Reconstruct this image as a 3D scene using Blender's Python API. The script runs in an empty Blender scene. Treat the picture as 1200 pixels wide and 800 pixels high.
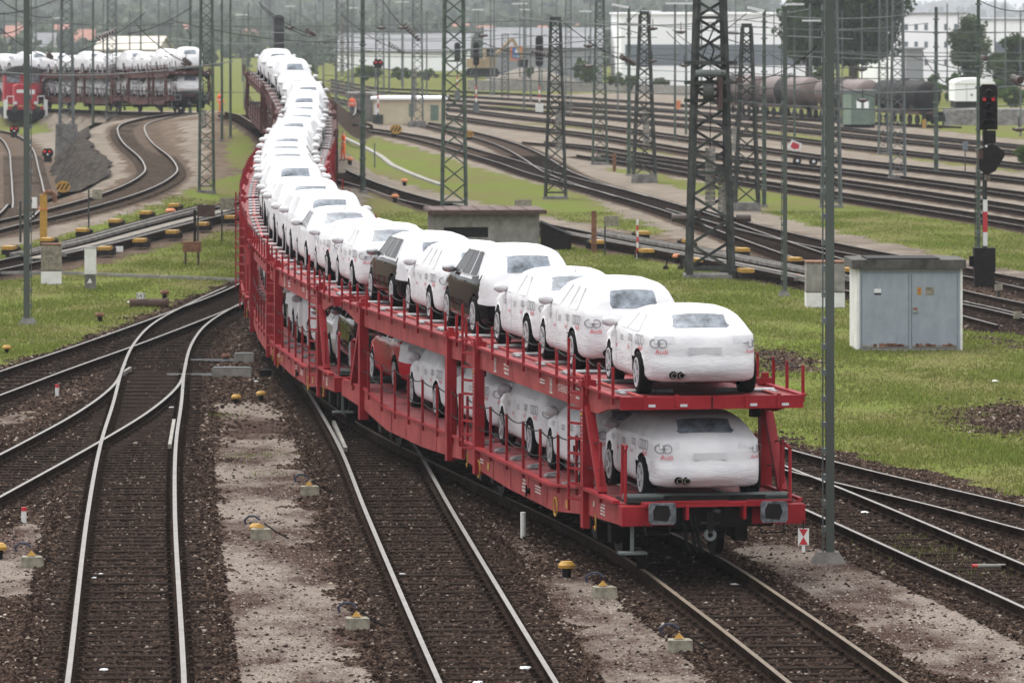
import bpy, math, random
import numpy as np
from mathutils import Vector, Matrix
random.seed(7); RNG = np.random.default_rng(11)
C = bpy.context.scene.collection
SC = bpy.context.scene
# ------------------------------------------------------------------ camera
H = 8.73; FPX = 6400.0; HY = 10.0
cam = bpy.data.cameras.new('camera'); camo = bpy.data.objects.new('camera', cam); C.objects.link(camo)
camo.location = (0, 0, H); camo.rotation_euler = (math.pi/2, 0, 0)
cam.sensor_width = 36; cam.lens = FPX*36/1200; cam.shift_y = -(400-HY)/1200
cam.clip_start = 1; cam.clip_end = 14000
cam.dof.use_dof = True; cam.dof.focus_distance = 92; cam.dof.aperture_fstop = 5.0
SC.camera = camo
# ------------------------------------------------------------------ light
W = bpy.data.worlds.new('World'); SC.world = W; W.use_nodes = True
nt = W.node_tree; bg = nt.nodes['Background']
sky = nt.nodes.new('ShaderNodeTexSky'); sky.sky_type = 'NISHITA'; sky.sun_disc = False
SUN_EL, SUN_AZ = math.radians(58), math.radians(-35)     # azimuth measured from +Y towards +X
sky.sun_elevation = SUN_EL; sky.sun_rotation = SUN_AZ; sky.air_density = 1.5; sky.dust_density = 4.0
tc = nt.nodes.new('ShaderNodeTexCoord'); mp = nt.nodes.new('ShaderNodeMapping'); mp.inputs['Scale'].default_value = (1, 1, 3.5)
cn = nt.nodes.new('ShaderNodeTexNoise'); cn.inputs['Scale'].default_value = 3.0; cn.inputs['Detail'].default_value = 6
cr = nt.nodes.new('ShaderNodeValToRGB'); cr.color_ramp.elements[0].color = (7.3, 7.4, 7.6, 1); cr.color_ramp.elements[1].color = (11.1, 11.0, 10.8, 1)
cr.color_ramp.elements[0].position = .3; cr.color_ramp.elements[1].position = .7
mx = nt.nodes.new('ShaderNodeMix'); mx.data_type = 'RGBA'; mx.inputs['Factor'].default_value = 0.86
nt.links.new(tc.outputs['Generated'], mp.inputs['Vector']); nt.links.new(mp.outputs[0], cn.inputs['Vector'])
nt.links.new(cn.outputs['Fac'], cr.inputs['Fac']); nt.links.new(sky.outputs[0], mx.inputs['A']); nt.links.new(cr.outputs[0], mx.inputs['B'])
sx = nt.nodes.new('ShaderNodeSeparateXYZ'); nt.links.new(tc.outputs['Generated'], sx.inputs[0])
gr = nt.nodes.new('ShaderNodeValToRGB'); e = gr.color_ramp.elements; e[0].position = 0; e[0].color = (.62, .64, .67, 1); e[1].position = 1; e[1].color = (1.75, 1.72, 1.68, 1)
q = e.new(.12); q.color = (.62, .63, .65, 1); q = e.new(.5); q.color = (1.15, 1.15, 1.15, 1); nt.links.new(sx.outputs[2], gr.inputs[0])
mm = nt.nodes.new('ShaderNodeMix'); mm.data_type = 'RGBA'; mm.blend_type = 'MULTIPLY'; mm.inputs['Factor'].default_value = 1; nt.links.new(mx.outputs['Result'], mm.inputs['A']); nt.links.new(gr.outputs[0], mm.inputs['B'])
nt.links.new(mm.outputs['Result'], bg.inputs['Color']); bg.inputs['Strength'].default_value = 0.085
sl = bpy.data.lights.new('sun', 'SUN'); sl.energy = 1.3; sl.angle = math.radians(25); sl.color = (1, .97, .93)
so = bpy.data.objects.new('sun', sl); C.objects.link(so)
sd = Vector((math.sin(SUN_AZ)*math.cos(SUN_EL), math.cos(SUN_AZ)*math.cos(SUN_EL), math.sin(SUN_EL)))
so.rotation_euler = sd.to_track_quat('Z', 'Y').to_euler()
SC.view_settings.view_transform = 'Standard'; SC.view_settings.look = 'None'
SC.view_settings.exposure = 1.05; SC.view_settings.gamma = 1; SC.view_settings.use_curve_mapping = False
SC.render.engine = 'CYCLES'; SC.cycles.max_bounces = 6; SC.cycles.volume_bounces = 0; SC.cycles.transparent_max_bounces = 12
# ------------------------------------------------------------------ materials
MATS = {}
def mat(name, col, rough=.7, metal=0, var=.25, scale=3.0, bump=0, bscale=None, col2=None, coat=0, spec=None, detail=6, dist='noise', stretch=None, emit=None):
    if name in MATS: return MATS[name]
    m = bpy.data.materials.new(name); m.use_nodes = True; t = m.node_tree; b = t.nodes['Principled BSDF']
    b.inputs['Roughness'].default_value = rough; b.inputs['Metallic'].default_value = metal
    if coat: b.inputs['Coat Weight'].default_value = coat; b.inputs['Coat Roughness'].default_value = .08
    if spec is not None: b.inputs['Specular IOR Level'].default_value = spec
    co = t.nodes.new('ShaderNodeTexCoord'); src = co.outputs['Object']
    if stretch:
        mpp = t.nodes.new('ShaderNodeMapping'); mpp.inputs['Scale'].default_value = stretch
        t.links.new(src, mpp.inputs[0]); src = mpp.outputs[0]
    n = t.nodes.new('ShaderNodeTexNoise'); n.inputs['Scale'].default_value = scale; n.inputs['Detail'].default_value = detail; n.inputs['Roughness'].default_value = .65
    t.links.new(src, n.inputs['Vector'])
    r = t.nodes.new('ShaderNodeValToRGB')
    c1 = [max(0, c*(1-var)) for c in col]; c2 = col2 or [min(1, c*(1+var)) for c in col]
    r.color_ramp.elements[0].color = (*c1, 1); r.color_ramp.elements[1].color = (*c2, 1)
    r.color_ramp.elements[0].position = .32; r.color_ramp.elements[1].position = .68
    t.links.new(n.outputs['Fac'], r.inputs['Fac']); t.links.new(r.outputs[0], b.inputs['Base Color'])
    if bump:
        n2 = t.nodes.new('ShaderNodeTexNoise'); n2.inputs['Scale'].default_value = bscale or scale*3; n2.inputs['Detail'].default_value = 5
        t.links.new(src, n2.inputs['Vector'])
        bp = t.nodes.new('ShaderNodeBump'); bp.inputs['Strength'].default_value = 1; bp.inputs['Distance'].default_value = bump
        t.links.new(n2.outputs['Fac'], bp.inputs['Height']); t.links.new(bp.outputs[0], b.inputs['Normal'])
    if emit:
        b.inputs['Emission Color'].default_value = (*emit, 1); b.inputs['Emission Strength'].default_value = .12
    MATS[name] = m; return m
def M(n): return MATS[n]
def attr_mat(name, attr='Col', rough=.85, bump=0, bscale=40, transl=0):
    m = bpy.data.materials.new(name); m.use_nodes = True; t = m.node_tree; b = t.nodes['Principled BSDF']; b.inputs['Roughness'].default_value = rough
    b.inputs['Specular IOR Level'].default_value = 0
    a = t.nodes.new('ShaderNodeAttribute'); a.attribute_name = attr; t.links.new(a.outputs['Color'], b.inputs['Base Color'])
    if transl:
        o = t.nodes['Material Output']; tr = t.nodes.new('ShaderNodeBsdfTranslucent'); t.links.new(a.outputs['Color'], tr.inputs['Color'])
        ms = t.nodes.new('ShaderNodeMixShader'); ms.inputs[0].default_value = transl
        t.links.new(b.outputs[0], ms.inputs[1]); t.links.new(tr.outputs[0], ms.inputs[2]); t.links.new(ms.outputs[0], o.inputs['Surface'])
    MATS[name] = m; return m
mat('wagon_red', (.235, .006, .012), .5, spec=.2, var=.25, scale=1.3, bump=.001, bscale=60, col2=(.29, .018, .024))
mat('wagon_red_worn', (.24, .022, .024), .65, spec=.2, var=.25, scale=1.6, col2=(.34, .06, .055), bump=.001, bscale=40)
mat('deck_plate', (.19, .022, .028), .65, spec=.2, var=.35, scale=2.2, col2=(.27, .075, .08), bump=.002, bscale=50)
mat('wagon_brown', (.06, .018, .016), .7, var=.4, scale=2, col2=(.11, .04, .034), spec=.2)
mat('black_steel', (.007, .0065, .007), .6, var=.4, scale=6, col2=(.018, .015, .014), spec=.12)
mat('black_rubber', (.009, .009, .010), .8, spec=.05, var=.3, scale=20)
mat('cable_black', (.006, .006, .006), .7, spec=.2)
mat('alloy', (.46, .47, .49), .35, .1, var=.05)
mat('galvanised', (.32, .33, .34), .45, .6, var=.3, scale=9)
mat('buffer_steel', (.04, .045, .05), .6, .1, var=.8, scale=9, col2=(.16, .175, .195))
mat('white_paint', (.62, .62, .6), .6, var=.1, scale=6)
mat('stencil', (.55, .5, .47), .7, var=.2, scale=30)
mat('yellow_paint', (.36, .20, .025), .6, var=.25, scale=8)
mat('orange_paint', (.50, .15, .04), .6, var=.3, scale=8, col2=(.6, .22, .08))
mat('hivis', (.80, .13, .03), .7, var=.15, scale=9)
mat('red_paint', (.42, .02, .03), .4, var=.15, scale=3)
mat('loco_red', (.36, .015, .03), .45, var=.2, scale=1.5)
mat('wrap', (.70, .70, .725), .5, var=.035, scale=3, bump=.013, bscale=8, spec=.35, stretch=(1, .8, 2.2))
mat('wrap_thin', (.53, .535, .552), .5, var=.1, scale=5, bump=.008, bscale=7, spec=.35)
mat('film_glass', (.10, .125, .16), .28, var=.7, scale=4.5, col2=(.24, .28, .33), spec=.5)
mat('glass', (.006, .008, .010), .04, var=.2, spec=.5)
mat('black_car', (.003, .0035, .005), .05, var=.1, spec=.3)
mat('red_car', (.36, .008, .016), .25, var=.1, spec=.3)
mat('silver_car', (.42, .43, .44), .3, .6, var=.1, coat=.6)
mat('chrome', (.6, .6, .62), .12, 1, var=.05)
mat('tail_lamp', (.42, .01, .02), .15, var=.2)
mat('print_grey', (.13, .13, .15), .7, var=.1)
mat('print_red', (.55, .05, .07), .7, var=.1)
mat('mast_green', (.04, .062, .046), .62, var=.4, scale=2.5, col2=(.085, .115, .09), spec=.3)
mat('mast_dark', (.017, .021, .019), .7, var=.5, scale=2.5, col2=(.06, .068, .06), spec=.25)
mat('mast_grey', (.085, .10, .097), .6, var=.3, scale=2)
mat('pole_green', (.055, .068, .058), .55, var=.18, scale=1.5, stretch=(1, 1, .3))
mat('concrete', (.22, .21, .19), .9, var=.35, scale=3, bump=.004, bscale=30)
mat('concrete_dark', (.11, .105, .095), .95, var=.5, scale=2.5, bump=.006, bscale=20, col2=(.2, .19, .175))
mat('render_white', (.62, .62, .59), .85, var=.14, scale=2.5, col2=(.72, .72, .70))
mat('render_cream', (.50, .43, .30), .85, var=.1, scale=1.5)
mat('door_blue', (.225, .26, .305), .55, var=.08, scale=2.5, stretch=(1.5, 1.5, .7), col2=(.27, .305, .35))
mat('rust', (.14, .055, .028), .9, var=.5, scale=5, bump=.003, bscale=40, col2=(.24, .11, .06))
mat('rust_dark', (.06, .032, .024), .9, var=.5, scale=5)
mat('roof_brown', (.085, .055, .05), .9, var=.4, scale=3)
mat('beige_box', (.20, .18, .13), .85, var=.45, scale=7, col2=(.30, .275, .21))
mat('timber', (.07, .052, .04), .9, var=.5, scale=4, bump=.005, bscale=30, stretch=(6, 1, 1), col2=(.13, .10, .08))
mat('sleeper', (.016, .012, .011), .95, var=.45, scale=3.5, bump=.006, bscale=30, stretch=(1.0, 6, 1), col2=(.045, .034, .028), spec=0)
mat('rail_top', (.205, .195, .185), .5, 0, var=.16, scale=2, spec=.08)
mat('rail_top_dull', (.135, .108, .08), .55, 0, var=.2, scale=2, spec=.1)
mat('rail_side', (.014, .010, .009), .85, var=.4, scale=4, col2=(.036, .025, .019), spec=0)
mat('tank_pink', (.105, .075, .068), .6, var=.2, scale=1)
mat('hut_green', (.11, .16, .125), .6, var=.2, scale=2)
mat('hut_green_pale', (.22, .29, .22), .6, var=.15, scale=2)
mat('hall_white', (.86, .87, .88), .7, var=.04, scale=.3)
mat('hall_blue', (.13, .155, .18), .5, var=.2, scale=.2)
mat('hall_grey', (.24, .25, .265), .7, var=.15, scale=.15)
mat('roof_grey', (.115, .12, .13), .7, var=.25, scale=.3)
mat('roof_tile', (.25, .11, .08), .8, var=.3, scale=1)
mat('house_wall', (.42, .39, .34), .8, var=.15, scale=.5)
mat('sign_blue', (.02, .10, .30), .5, var=.05)
mat('sign_orange', (.55, .16, .03), .5, var=.05)
mat('sleeper_brown', (.085, .062, .045), .95, var=.35, scale=3, col2=(.13, .098, .075), spec=.1)
mat('slab_dark', (.045, .042, .038), .95, var=.5, scale=3, col2=(.10, .095, .085), bump=.006, bscale=20)
mat('rubble', (.03, .027, .024), 1, var=.6, scale=2.6, col2=(.085, .075, .066), bump=.08, bscale=6, spec=0)
mat('bark', (.06, .05, .04), .95, var=.4, scale=5)
mat('skin', (.45, .28, .2), .6, var=.05)
mat('trousers_dark', (.03, .035, .06), .8, var=.2)
mat('excavator', (.27, .20, .11), .6, var=.2, scale=1)
mat('lamp_white', (.62, .63, .64), .5, var=.05)
mat('red_lens', (.5, .01, .01), .3, emit=(1, .03, .03))
mat('white_lens', (.7, .7, .7), .3, emit=(1, .95, .9))
mat('insulator', (.05, .03, .025), .3, var=.3)
mat('soil', (.17, .15, .125), .95, var=.3, scale=1)
# ------------------------------------------------------------------ mesh builder
MATS['glass'].node_tree.nodes['Principled BSDF'].inputs['IOR'].default_value = 1.17
MATS['black_car'].node_tree.nodes['Principled BSDF'].inputs['IOR'].default_value = 1.22
def wrap_material(name, base, lo):
    m = bpy.data.materials.new(name); m.use_nodes = True; t = m.node_tree; b = t.nodes['Principled BSDF']; N = t.nodes.new; L = t.links.new
    b.inputs['Roughness'].default_value = .48; b.inputs['Specular IOR Level'].default_value = .3
    co = N('ShaderNodeTexCoord'); inf = N('ShaderNodeObjectInfo')
    add = N('ShaderNodeVectorMath'); add.operation = 'ADD'; L(co.outputs['Object'], add.inputs[0]); L(inf.outputs['Location'], add.inputs[1])
    def noi(sc, st, det=4, dist=0):
        q = N('ShaderNodeMapping'); q.inputs['Scale'].default_value = st; L(add.outputs[0], q.inputs[0]); n = N('ShaderNodeTexNoise'); n.inputs['Scale'].default_value = sc; n.inputs['Detail'].default_value = det; n.inputs['Distortion'].default_value = dist; L(q.outputs[0], n.inputs['Vector']); return n.outputs['Fac']
    r = N('ShaderNodeValToRGB'); r.color_ramp.elements[0].color = (*lo, 1); r.color_ramp.elements[1].color = (*base, 1); r.color_ramp.elements[0].position = .36; r.color_ramp.elements[1].position = .56
    L(noi(2.2, (1, 1, 1.5), 5), r.inputs['Fac']); L(r.outputs[0], b.inputs['Base Color'])
    # taut creases running along the hem, and soft folds
    cre = N('ShaderNodeMath'); cre.operation = 'ABSOLUTE'; s = N('ShaderNodeMath'); s.operation = 'SUBTRACT'; s.inputs[1].default_value = .5; L(noi(2.6, (1, .5, 4.5), 2, .5), s.inputs[0]); L(s.outputs[0], cre.inputs[0])
    rr = N('ShaderNodeValToRGB'); rr.color_ramp.elements[0].position = 0; rr.color_ramp.elements[0].color = (0, 0, 0, 1); rr.color_ramp.elements[1].position = .06; rr.color_ramp.elements[1].color = (1, 1, 1, 1); L(cre.outputs[0], rr.inputs['Fac'])
    sz = N('ShaderNodeSeparateXYZ'); L(co.outputs['Object'], sz.inputs[0]); low = N('ShaderNodeMapRange'); low.inputs['From Min'].default_value = .85; low.inputs['From Max'].default_value = .45; L(sz.outputs[2], low.inputs['Value'])
    mu = N('ShaderNodeMath'); mu.operation = 'MULTIPLY'; L(rr.outputs[0], mu.inputs[0]); L(low.outputs[0], mu.inputs[1])
    ad = N('ShaderNodeMath'); ad.operation = 'MULTIPLY_ADD'; L(noi(5, (1, .8, 1.6), 5), ad.inputs[0]); ad.inputs[1].default_value = .9; m3 = N('ShaderNodeMath'); m3.operation = 'MULTIPLY'; m3.inputs[1].default_value = .22; L(mu.outputs[0], m3.inputs[0]); L(m3.outputs[0], ad.inputs[2])
    bp = N('ShaderNodeBump'); bp.inputs['Distance'].default_value = .012; bp.inputs['Strength'].default_value = 1; L(ad.outputs[0], bp.inputs['Height']); L(bp.outputs[0], b.inputs['Normal'])
    MATS[name] = m
del MATS['wrap']; wrap_material('wrap', (.60, .60, .615), (.54, .54, .562))
class MB:
    def __init__(s): s.v = []; s.f = []; s.m = []; s.mats = []; s.smooth = False
    def mi(s, m):
        if isinstance(m, str): m = MATS[m]
        if m not in s.mats: s.mats.append(m)
        return s.mats.index(m)
    def add(s, vs, fs, m):
        o = len(s.v); k = s.mi(m); s.v += [tuple(p) for p in vs]
        for f in fs: s.f.append(tuple(i+o for i in f)); s.m.append(k)
        return s
    def box(s, c, d, m, rz=0, taper=1.0):
        x, y, z = d[0]/2, d[1]/2, d[2]/2; ca, sa = math.cos(rz), math.sin(rz); vs = []
        for dz in (-1, 1):
            k = taper if dz > 0 else 1
            for dx, dy in ((-1, -1), (1, -1), (1, 1), (-1, 1)):
                px, py = dx*x*k, dy*y*k
                vs.append((c[0]+px*ca-py*sa, c[1]+px*sa+py*ca, c[2]+dz*z))
        return s.add(vs, [(3, 2, 1, 0), (4, 5, 6, 7), (0, 1, 5, 4), (1, 2, 6, 5), (2, 3, 7, 6), (3, 0, 4, 7)], m)
    def bb(s, x0, x1, y0, y1, z0, z1, m): return s.box(((x0+x1)/2, (y0+y1)/2, (z0+z1)/2), (x1-x0, y1-y0, z1-z0), m)
    def bar(s, a, b, w, h, m):
        a = Vector(a); b = Vector(b); d = (b-a).normalized()
        u = d.cross(Vector((0, 0, 1)));
        if u.length < 1e-3: u = Vector((1, 0, 0))
        u.normalize(); v = u.cross(d).normalized(); u = u*w/2; v = v*h/2
        vs = [a-u-v, a+u-v, a+u+v, a-u+v, b-u-v, b+u-v, b+u+v, b-u+v]
        return s.add(vs, [(0, 1, 2, 3), (7, 6, 5, 4), (0, 4, 5, 1), (1, 5, 6, 2), (2, 6, 7, 3), (3, 7, 4, 0)], m)
    def cyl(s, a, b, r, m, r2=None, n=12, caps=True):
        a = Vector(a); b = Vector(b); d = (b-a).normalized(); r2 = r if r2 is None else r2
        u = d.orthogonal().normalized(); v = d.cross(u); vs = []
        for p, rr in ((a, r), (b, r2)):
            for i in range(n):
                t = 2*math.pi*i/n; vs.append(p+u*math.cos(t)*rr+v*math.sin(t)*rr)
        fs = [(i, (i+1) % n, n+(i+1) % n, n+i) for i in range(n)]
        if caps: fs += [tuple(range(n-1, -1, -1)), tuple(range(n, 2*n))]
        return s.add(vs, fs, m)
    def tube(s, pts, r, m, n=5):
        for a, b in zip(pts[:-1], pts[1:]): s.cyl(a, b, r, m, n=n, caps=False)
        return s
    def ring(s, c, axis, r, w, m, n=20, th=.004):
        c = Vector(c); d = Vector(axis).normalized(); u = d.orthogonal().normalized(); v = d.cross(u); vs = []
        for k in range(n):
            t = 2*math.pi*k/n; e = u*math.cos(t)+v*math.sin(t)
            vs += [c+e*(r-w)-d*th, c+e*(r-w)+d*th, c+e*(r+w)+d*th, c+e*(r+w)-d*th]
        fs = []
        for k in range(n):
            a, b = 4*k, 4*((k+1) % n)
            for j in range(4): fs.append((a+j, a+(j+1) % 4, b+(j+1) % 4, b+j))
        return s.add(vs, fs, m)
    def sph(s, c, r, m, sc=(1, 1, 1), n=10, k=7, noise=0):
        vs = []
        for i in range(k+1):
            ph = math.pi*i/k
            for j in range(n):
                t = 2*math.pi*j/n; q = 1+noise*(random.random()-.5)
                vs.append((c[0]+r*sc[0]*math.sin(ph)*math.cos(t)*q, c[1]+r*sc[1]*math.sin(ph)*math.sin(t)*q, c[2]+r*sc[2]*math.cos(ph)*q))
        fs = [(i*n+j, (i+1)*n+j, (i+1)*n+(j+1) % n, i*n+(j+1) % n) for i in range(k) for j in range(n)]
        return s.add(vs, fs, m)
    def prism(s, pts, axis, a, b, m):
        """closed 2-D outline pts extruded from a to b along axis ('x','y','z')"""
        n = len(pts); vs = []
        for t in (a, b):
            for p, q in pts:
                vs.append({'x': (t, p, q), 'y': (p, t, q), 'z': (p, q, t)}[axis])
        fs = [(i, (i+1) % n, n+(i+1) % n, n+i) for i in range(n)] + [tuple(range(n-1, -1, -1)), tuple(range(n, 2*n))]
        return s.add(vs, fs, m)
    def build(s, name, parent=None, loc=None, smooth=False, bevel=0):
        me = bpy.data.meshes.new(name); me.from_pydata(s.v, [], s.f)
        for m in s.mats: me.materials.append(m)
        me.polygons.foreach_set('material_index', s.m)
        me.validate()
        import bmesh
        bm = bmesh.new(); bm.from_mesh(me); bmesh.ops.recalc_face_normals(bm, faces=bm.faces); bm.to_mesh(me); bm.free()
        if smooth: me.shade_smooth()
        o = bpy.data.objects.new(name, me); C.objects.link(o)
        if loc is not None: o.location = loc
        if parent is not None: o.parent = parent
        if bevel:
            md = o.modifiers.new('bevel', 'BEVEL'); md.width = bevel; md.segments = 2; md.limit_method = 'ANGLE'
        return o
def tag(o, label=None, cat=None, group=None, kind=None):
    if label: o['label'] = label
    if cat: o['category'] = cat
    if group: o['group'] = group
    if kind: o['kind'] = kind
    return o
def empty(name, loc=(0, 0, 0), rz=0):
    o = bpy.data.objects.new(name, None); C.objects.link(o); o.location = loc; o.rotation_euler = (0, 0, rz); o.empty_display_size = .2; return o
KIDS = {}
def copy_tree(o, parent=None):
    c = o.copy(); C.objects.link(c); c.parent = parent
    for ch in list(o.children): copy_tree(ch, c)
    return c
def npmesh(name, V, F, mats, parent=None, midx=None, smooth=False, col=None):
    me = bpy.data.meshes.new(name); V = np.asarray(V, np.float32); F = np.asarray(F, np.int32)
    k = F.shape[1]
    me.vertices.add(len(V)); me.vertices.foreach_set('co', V.ravel())
    me.loops.add(F.size); me.loops.foreach_set('vertex_index', F.ravel())
    me.polygons.add(len(F)); me.polygons.foreach_set('loop_start', np.arange(0, F.size, k, dtype=np.int32))
    me.polygons.foreach_set('loop_total', np.full(len(F), k, np.int32))
    for m in mats: me.materials.append(MATS[m] if isinstance(m, str) else m)
    if midx is not None: me.polygons.foreach_set('material_index', np.asarray(midx, np.int32))
    me.polygons.foreach_set('use_smooth', np.full(len(F), bool(smooth)))
    if col is not None:
        a = me.color_attributes.new('Col', 'FLOAT_COLOR', 'POINT'); cc = np.ones((len(V), 4), np.float32); cc[:, :3] = col; a.data.foreach_set('color', cc.ravel())
    me.update(calc_edges=True)
    o = bpy.data.objects.new(name, me); C.objects.link(o)
    if parent is not None: o.parent = parent
    return o
_TXT = {}
def text_geo(s, size=1.0):
    """filled outline of lettering as (verts2d, faces), centred"""
    key = s
    if key not in _TXT:
        cu = bpy.data.curves.new('lettering', 'FONT'); cu.body = s; cu.size = 1; cu.align_x = 'CENTER'; cu.align_y = 'CENTER'; cu.resolution_u = 3
        o = bpy.data.objects.new('lettering', cu); C.objects.link(o); bpy.context.view_layer.update()
        ev = o.evaluated_get(bpy.context.evaluated_depsgraph_get()); me = ev.to_mesh()
        _TXT[key] = ([tuple(v.co[:2]) for v in me.vertices], [tuple(p.vertices) for p in me.polygons])
        ev.to_mesh_clear(); bpy.data.objects.remove(o); bpy.data.curves.remove(cu)
    v, f = _TXT[key]
    return [(a*size, b*size) for a, b in v], f
def add_text(mb, s, size, org, ux, uz, m):
    v, f = text_geo(s, size); org = Vector(org); ux = Vector(ux); uz = Vector(uz)
    mb.add([org+ux*a+uz*b for a, b in v], f, m)
# ------------------------------------------------------------------ terrain
def cr_spline(P, step):
    P = [np.array(p, float) for p in P]; out = []
    P = [2*P[0]-P[1]]+P+[2*P[-1]-P[-2]]
    for i in range(1, len(P)-2):
        p0, p1, p2, p3 = P[i-1:i+3]; d = np.linalg.norm(p2-p1); n = max(2, int(d/step))
        a = np.linalg.norm(p1-p0)**.5; b = d**.5; c = np.linalg.norm(p3-p2)**.5
        m1 = (p1-p0)/max(a, 1e-6)**2*b*b; m1 = (b*((p1-p0)/a-(p2-p0)/(a+b))+(p2-p1)) ; m2 = (b*((p3-p2)/c-(p3-p1)/(b+c))+(p2-p1))
        for k in range(n):
            t = k/n; t2, t3 = t*t, t**3
            out.append((2*t3-3*t2+1)*p1+(t3-2*t2+t)*m1+(-2*t3+3*t2)*p2+(t3-t2)*m2)
    out.append(P[-2]); return np.array(out)
TRAIN = [(5.9, 55), (4.36, 70.7), (3.37, 80), (2.6, 86.6), (1.72, 92), (.78, 97), (-.55, 104), (-2.05, 112.4), (-3.2, 120), (-4.25, 128.4), (-5.35, 142), (-6.25, 156), (-6.9, 169), (-7.55, 183), (-8.5, 211), (-9.2, 240), (-9.55, 252), (-10.1, 264), (-11.0, 275), (-12.2, 285), (-13.8, 297), (-15.5, 308)]
TS = [(-23.2, 196), (-21.6, 205), (-20.06, 214), (-18.7, 222), (-17.6, 230), (-16.8, 238), (-16.4, 246), (-16.4, 255), (-16.9, 262), (-17.7, 270), (-19.5, 285), (-20.9, 300), (-22.1, 320), (-22.0, 340), (-21.3, 351), (-21.3, 360), (-22.2, 368), (-24.2, 380), (-27.6, 394), (-32.5, 410), (-39.5, 425), (-48, 438), (-60, 450)]
TRs = cr_spline(TRAIN, 2.0); TSs = cr_spline(TS, 2.0)
def hT(D): return np.interp(D, [228, 240, 250, 262, 285, 300, 330, 400, 440], [0, .12, .38, .95, 2.35, 2.9, 3, 2.2, 0])
def hS(D): return np.interp(D, [200, 233, 262, 300, 350, 400, 450], [0, .7, 1.3, 2.0, 2.0, 1.2, .8])
def sstep(a, b, x):
    t = np.clip((x-a)/(b-a), 0, 1); return t*t*(3-2*t)
def zt(X, D):
    X = np.asarray(X, float); D = np.asarray(D, float)
    xt = np.interp(D, TRs[:, 1], TRs[:, 0]); m = D < 352
    xs = np.interp(np.minimum(D, 350), TSs[:, 1], TSs[:, 0])
    a = hT(D); b = hS(D)
    # plateau between the two tracks, falling off outside
    t = np.clip((X-xs)/np.maximum(xt-xs, .5), 0, 1)
    h = b*(1-t)+a*t
    h = h*(1-sstep(2.0, 5.5, X-xt))*np.where(D < 352, 1-sstep(2.2, 4.4, xs-X), 1)
    # beyond: second train's track runs off to the left
    left = np.interp(X, [-60, -48, -39.5, -32.5, -27.6, -24.2, -22.2], [450, 438, 425, 410, 394, 380, 366])
    far = b*sstep(-8, -3, D-left)*(1-sstep(420, 470, D))
    h = np.where((D >= 352) & (X < -22), far, h)
    return h*sstep(190, 215, D)
GZ = -.205
def zg(x, d): return float(zt(x, d))+GZ
def gp(x, y, off=GZ):
    """ground point seen at photo pixel (x, y)"""
    z = off; d = 100
    for _ in range(40):
        d2 = (H-z)*FPX/(y-HY); d = .5*d+.5*d2; X = (x-600)*d/FPX; z = .5*z+.5*(float(zt(X, d))+off)
    return (X, d)
def G(x, y):
    X, d = gp(x, y); return Vector((X, d, zg(X, d)))
def zat(y, d): return H-(y-HY)*d/FPX
def xat(x, d): return (x-600)*d/FPX
# ------------------------------------------------------------------ tracks
def px(pts): return [gp(x, y, 0) for x, y in pts]
def swap(P): return [(x, d) for x, d in P]
TRACKS = []   # (centreline, ...)
def resample(P, step):
    d = np.r_[0, np.cumsum(np.linalg.norm(np.diff(P, axis=0), axis=1))]; n = max(2, int(d[-1]/step)+1); s = np.arange(n)*step
    return np.c_[np.interp(s, d, P[:, 0]), np.interp(s, d, P[:, 1])]
def rail_mesh(P, side, zoff, bright, parent, step_name='rail'):
    T = np.gradient(P, axis=0); T /= np.linalg.norm(T, axis=1)[:, None]; N = np.c_[T[:, 1], -T[:, 0]]
    z = zt(P[:, 0], P[:, 1])+zoff
    prof = [(-.036, 0), (.036, 0), (.036, -.035), (.012, -.05), (.012, -.135), (.07, -.15), (.07, -.165), (-.07, -.165), (-.07, -.15), (-.012, -.135), (-.012, -.05), (-.036, -.035)]
    k = len(prof); n = len(P); V = np.zeros((n*k, 3))
    for j, (a, b) in enumerate(prof):
        V[j::k, 0] = P[:, 0]+N[:, 0]*(side*.7535+a); V[j::k, 1] = P[:, 1]+N[:, 1]*(side*.7535+a); V[j::k, 2] = z+b
    F = []; mi = []
    for i in range(n-1):
        for j in range(k):
            F.append((i*k+j, i*k+(j+1) % k, (i+1)*k+(j+1) % k, (i+1)*k+j)); mi.append(0 if j == 0 else 1)
    return npmesh('rail', V, F, ['rail_top' if bright else 'rail_top_dull', 'rail_side'], parent, mi)
_slp = None
def sleeper_data():
    global _slp
    if _slp is None:
        b = MB(); b.box((0, 0, -.06), (2.34, .24, .12), 'sleeper')
        for s in (-1, 1):
            for q in (-.62, -.89, .62, .89):
                pass
            b.box((s*.7535, 0, .006), (.34, .15, .016), 'rail_side'); b.box((s*.7535-.12, 0, .03), (.06, .09, .05), 'rail_side'); b.box((s*.7535+.12, 0, .03), (.06, .09, .05), 'rail_side')
        o = b.build('sleeper'); _slp = o.data; bpy.data.objects.remove(o)
    return _slp
tcount = [0]
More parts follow.
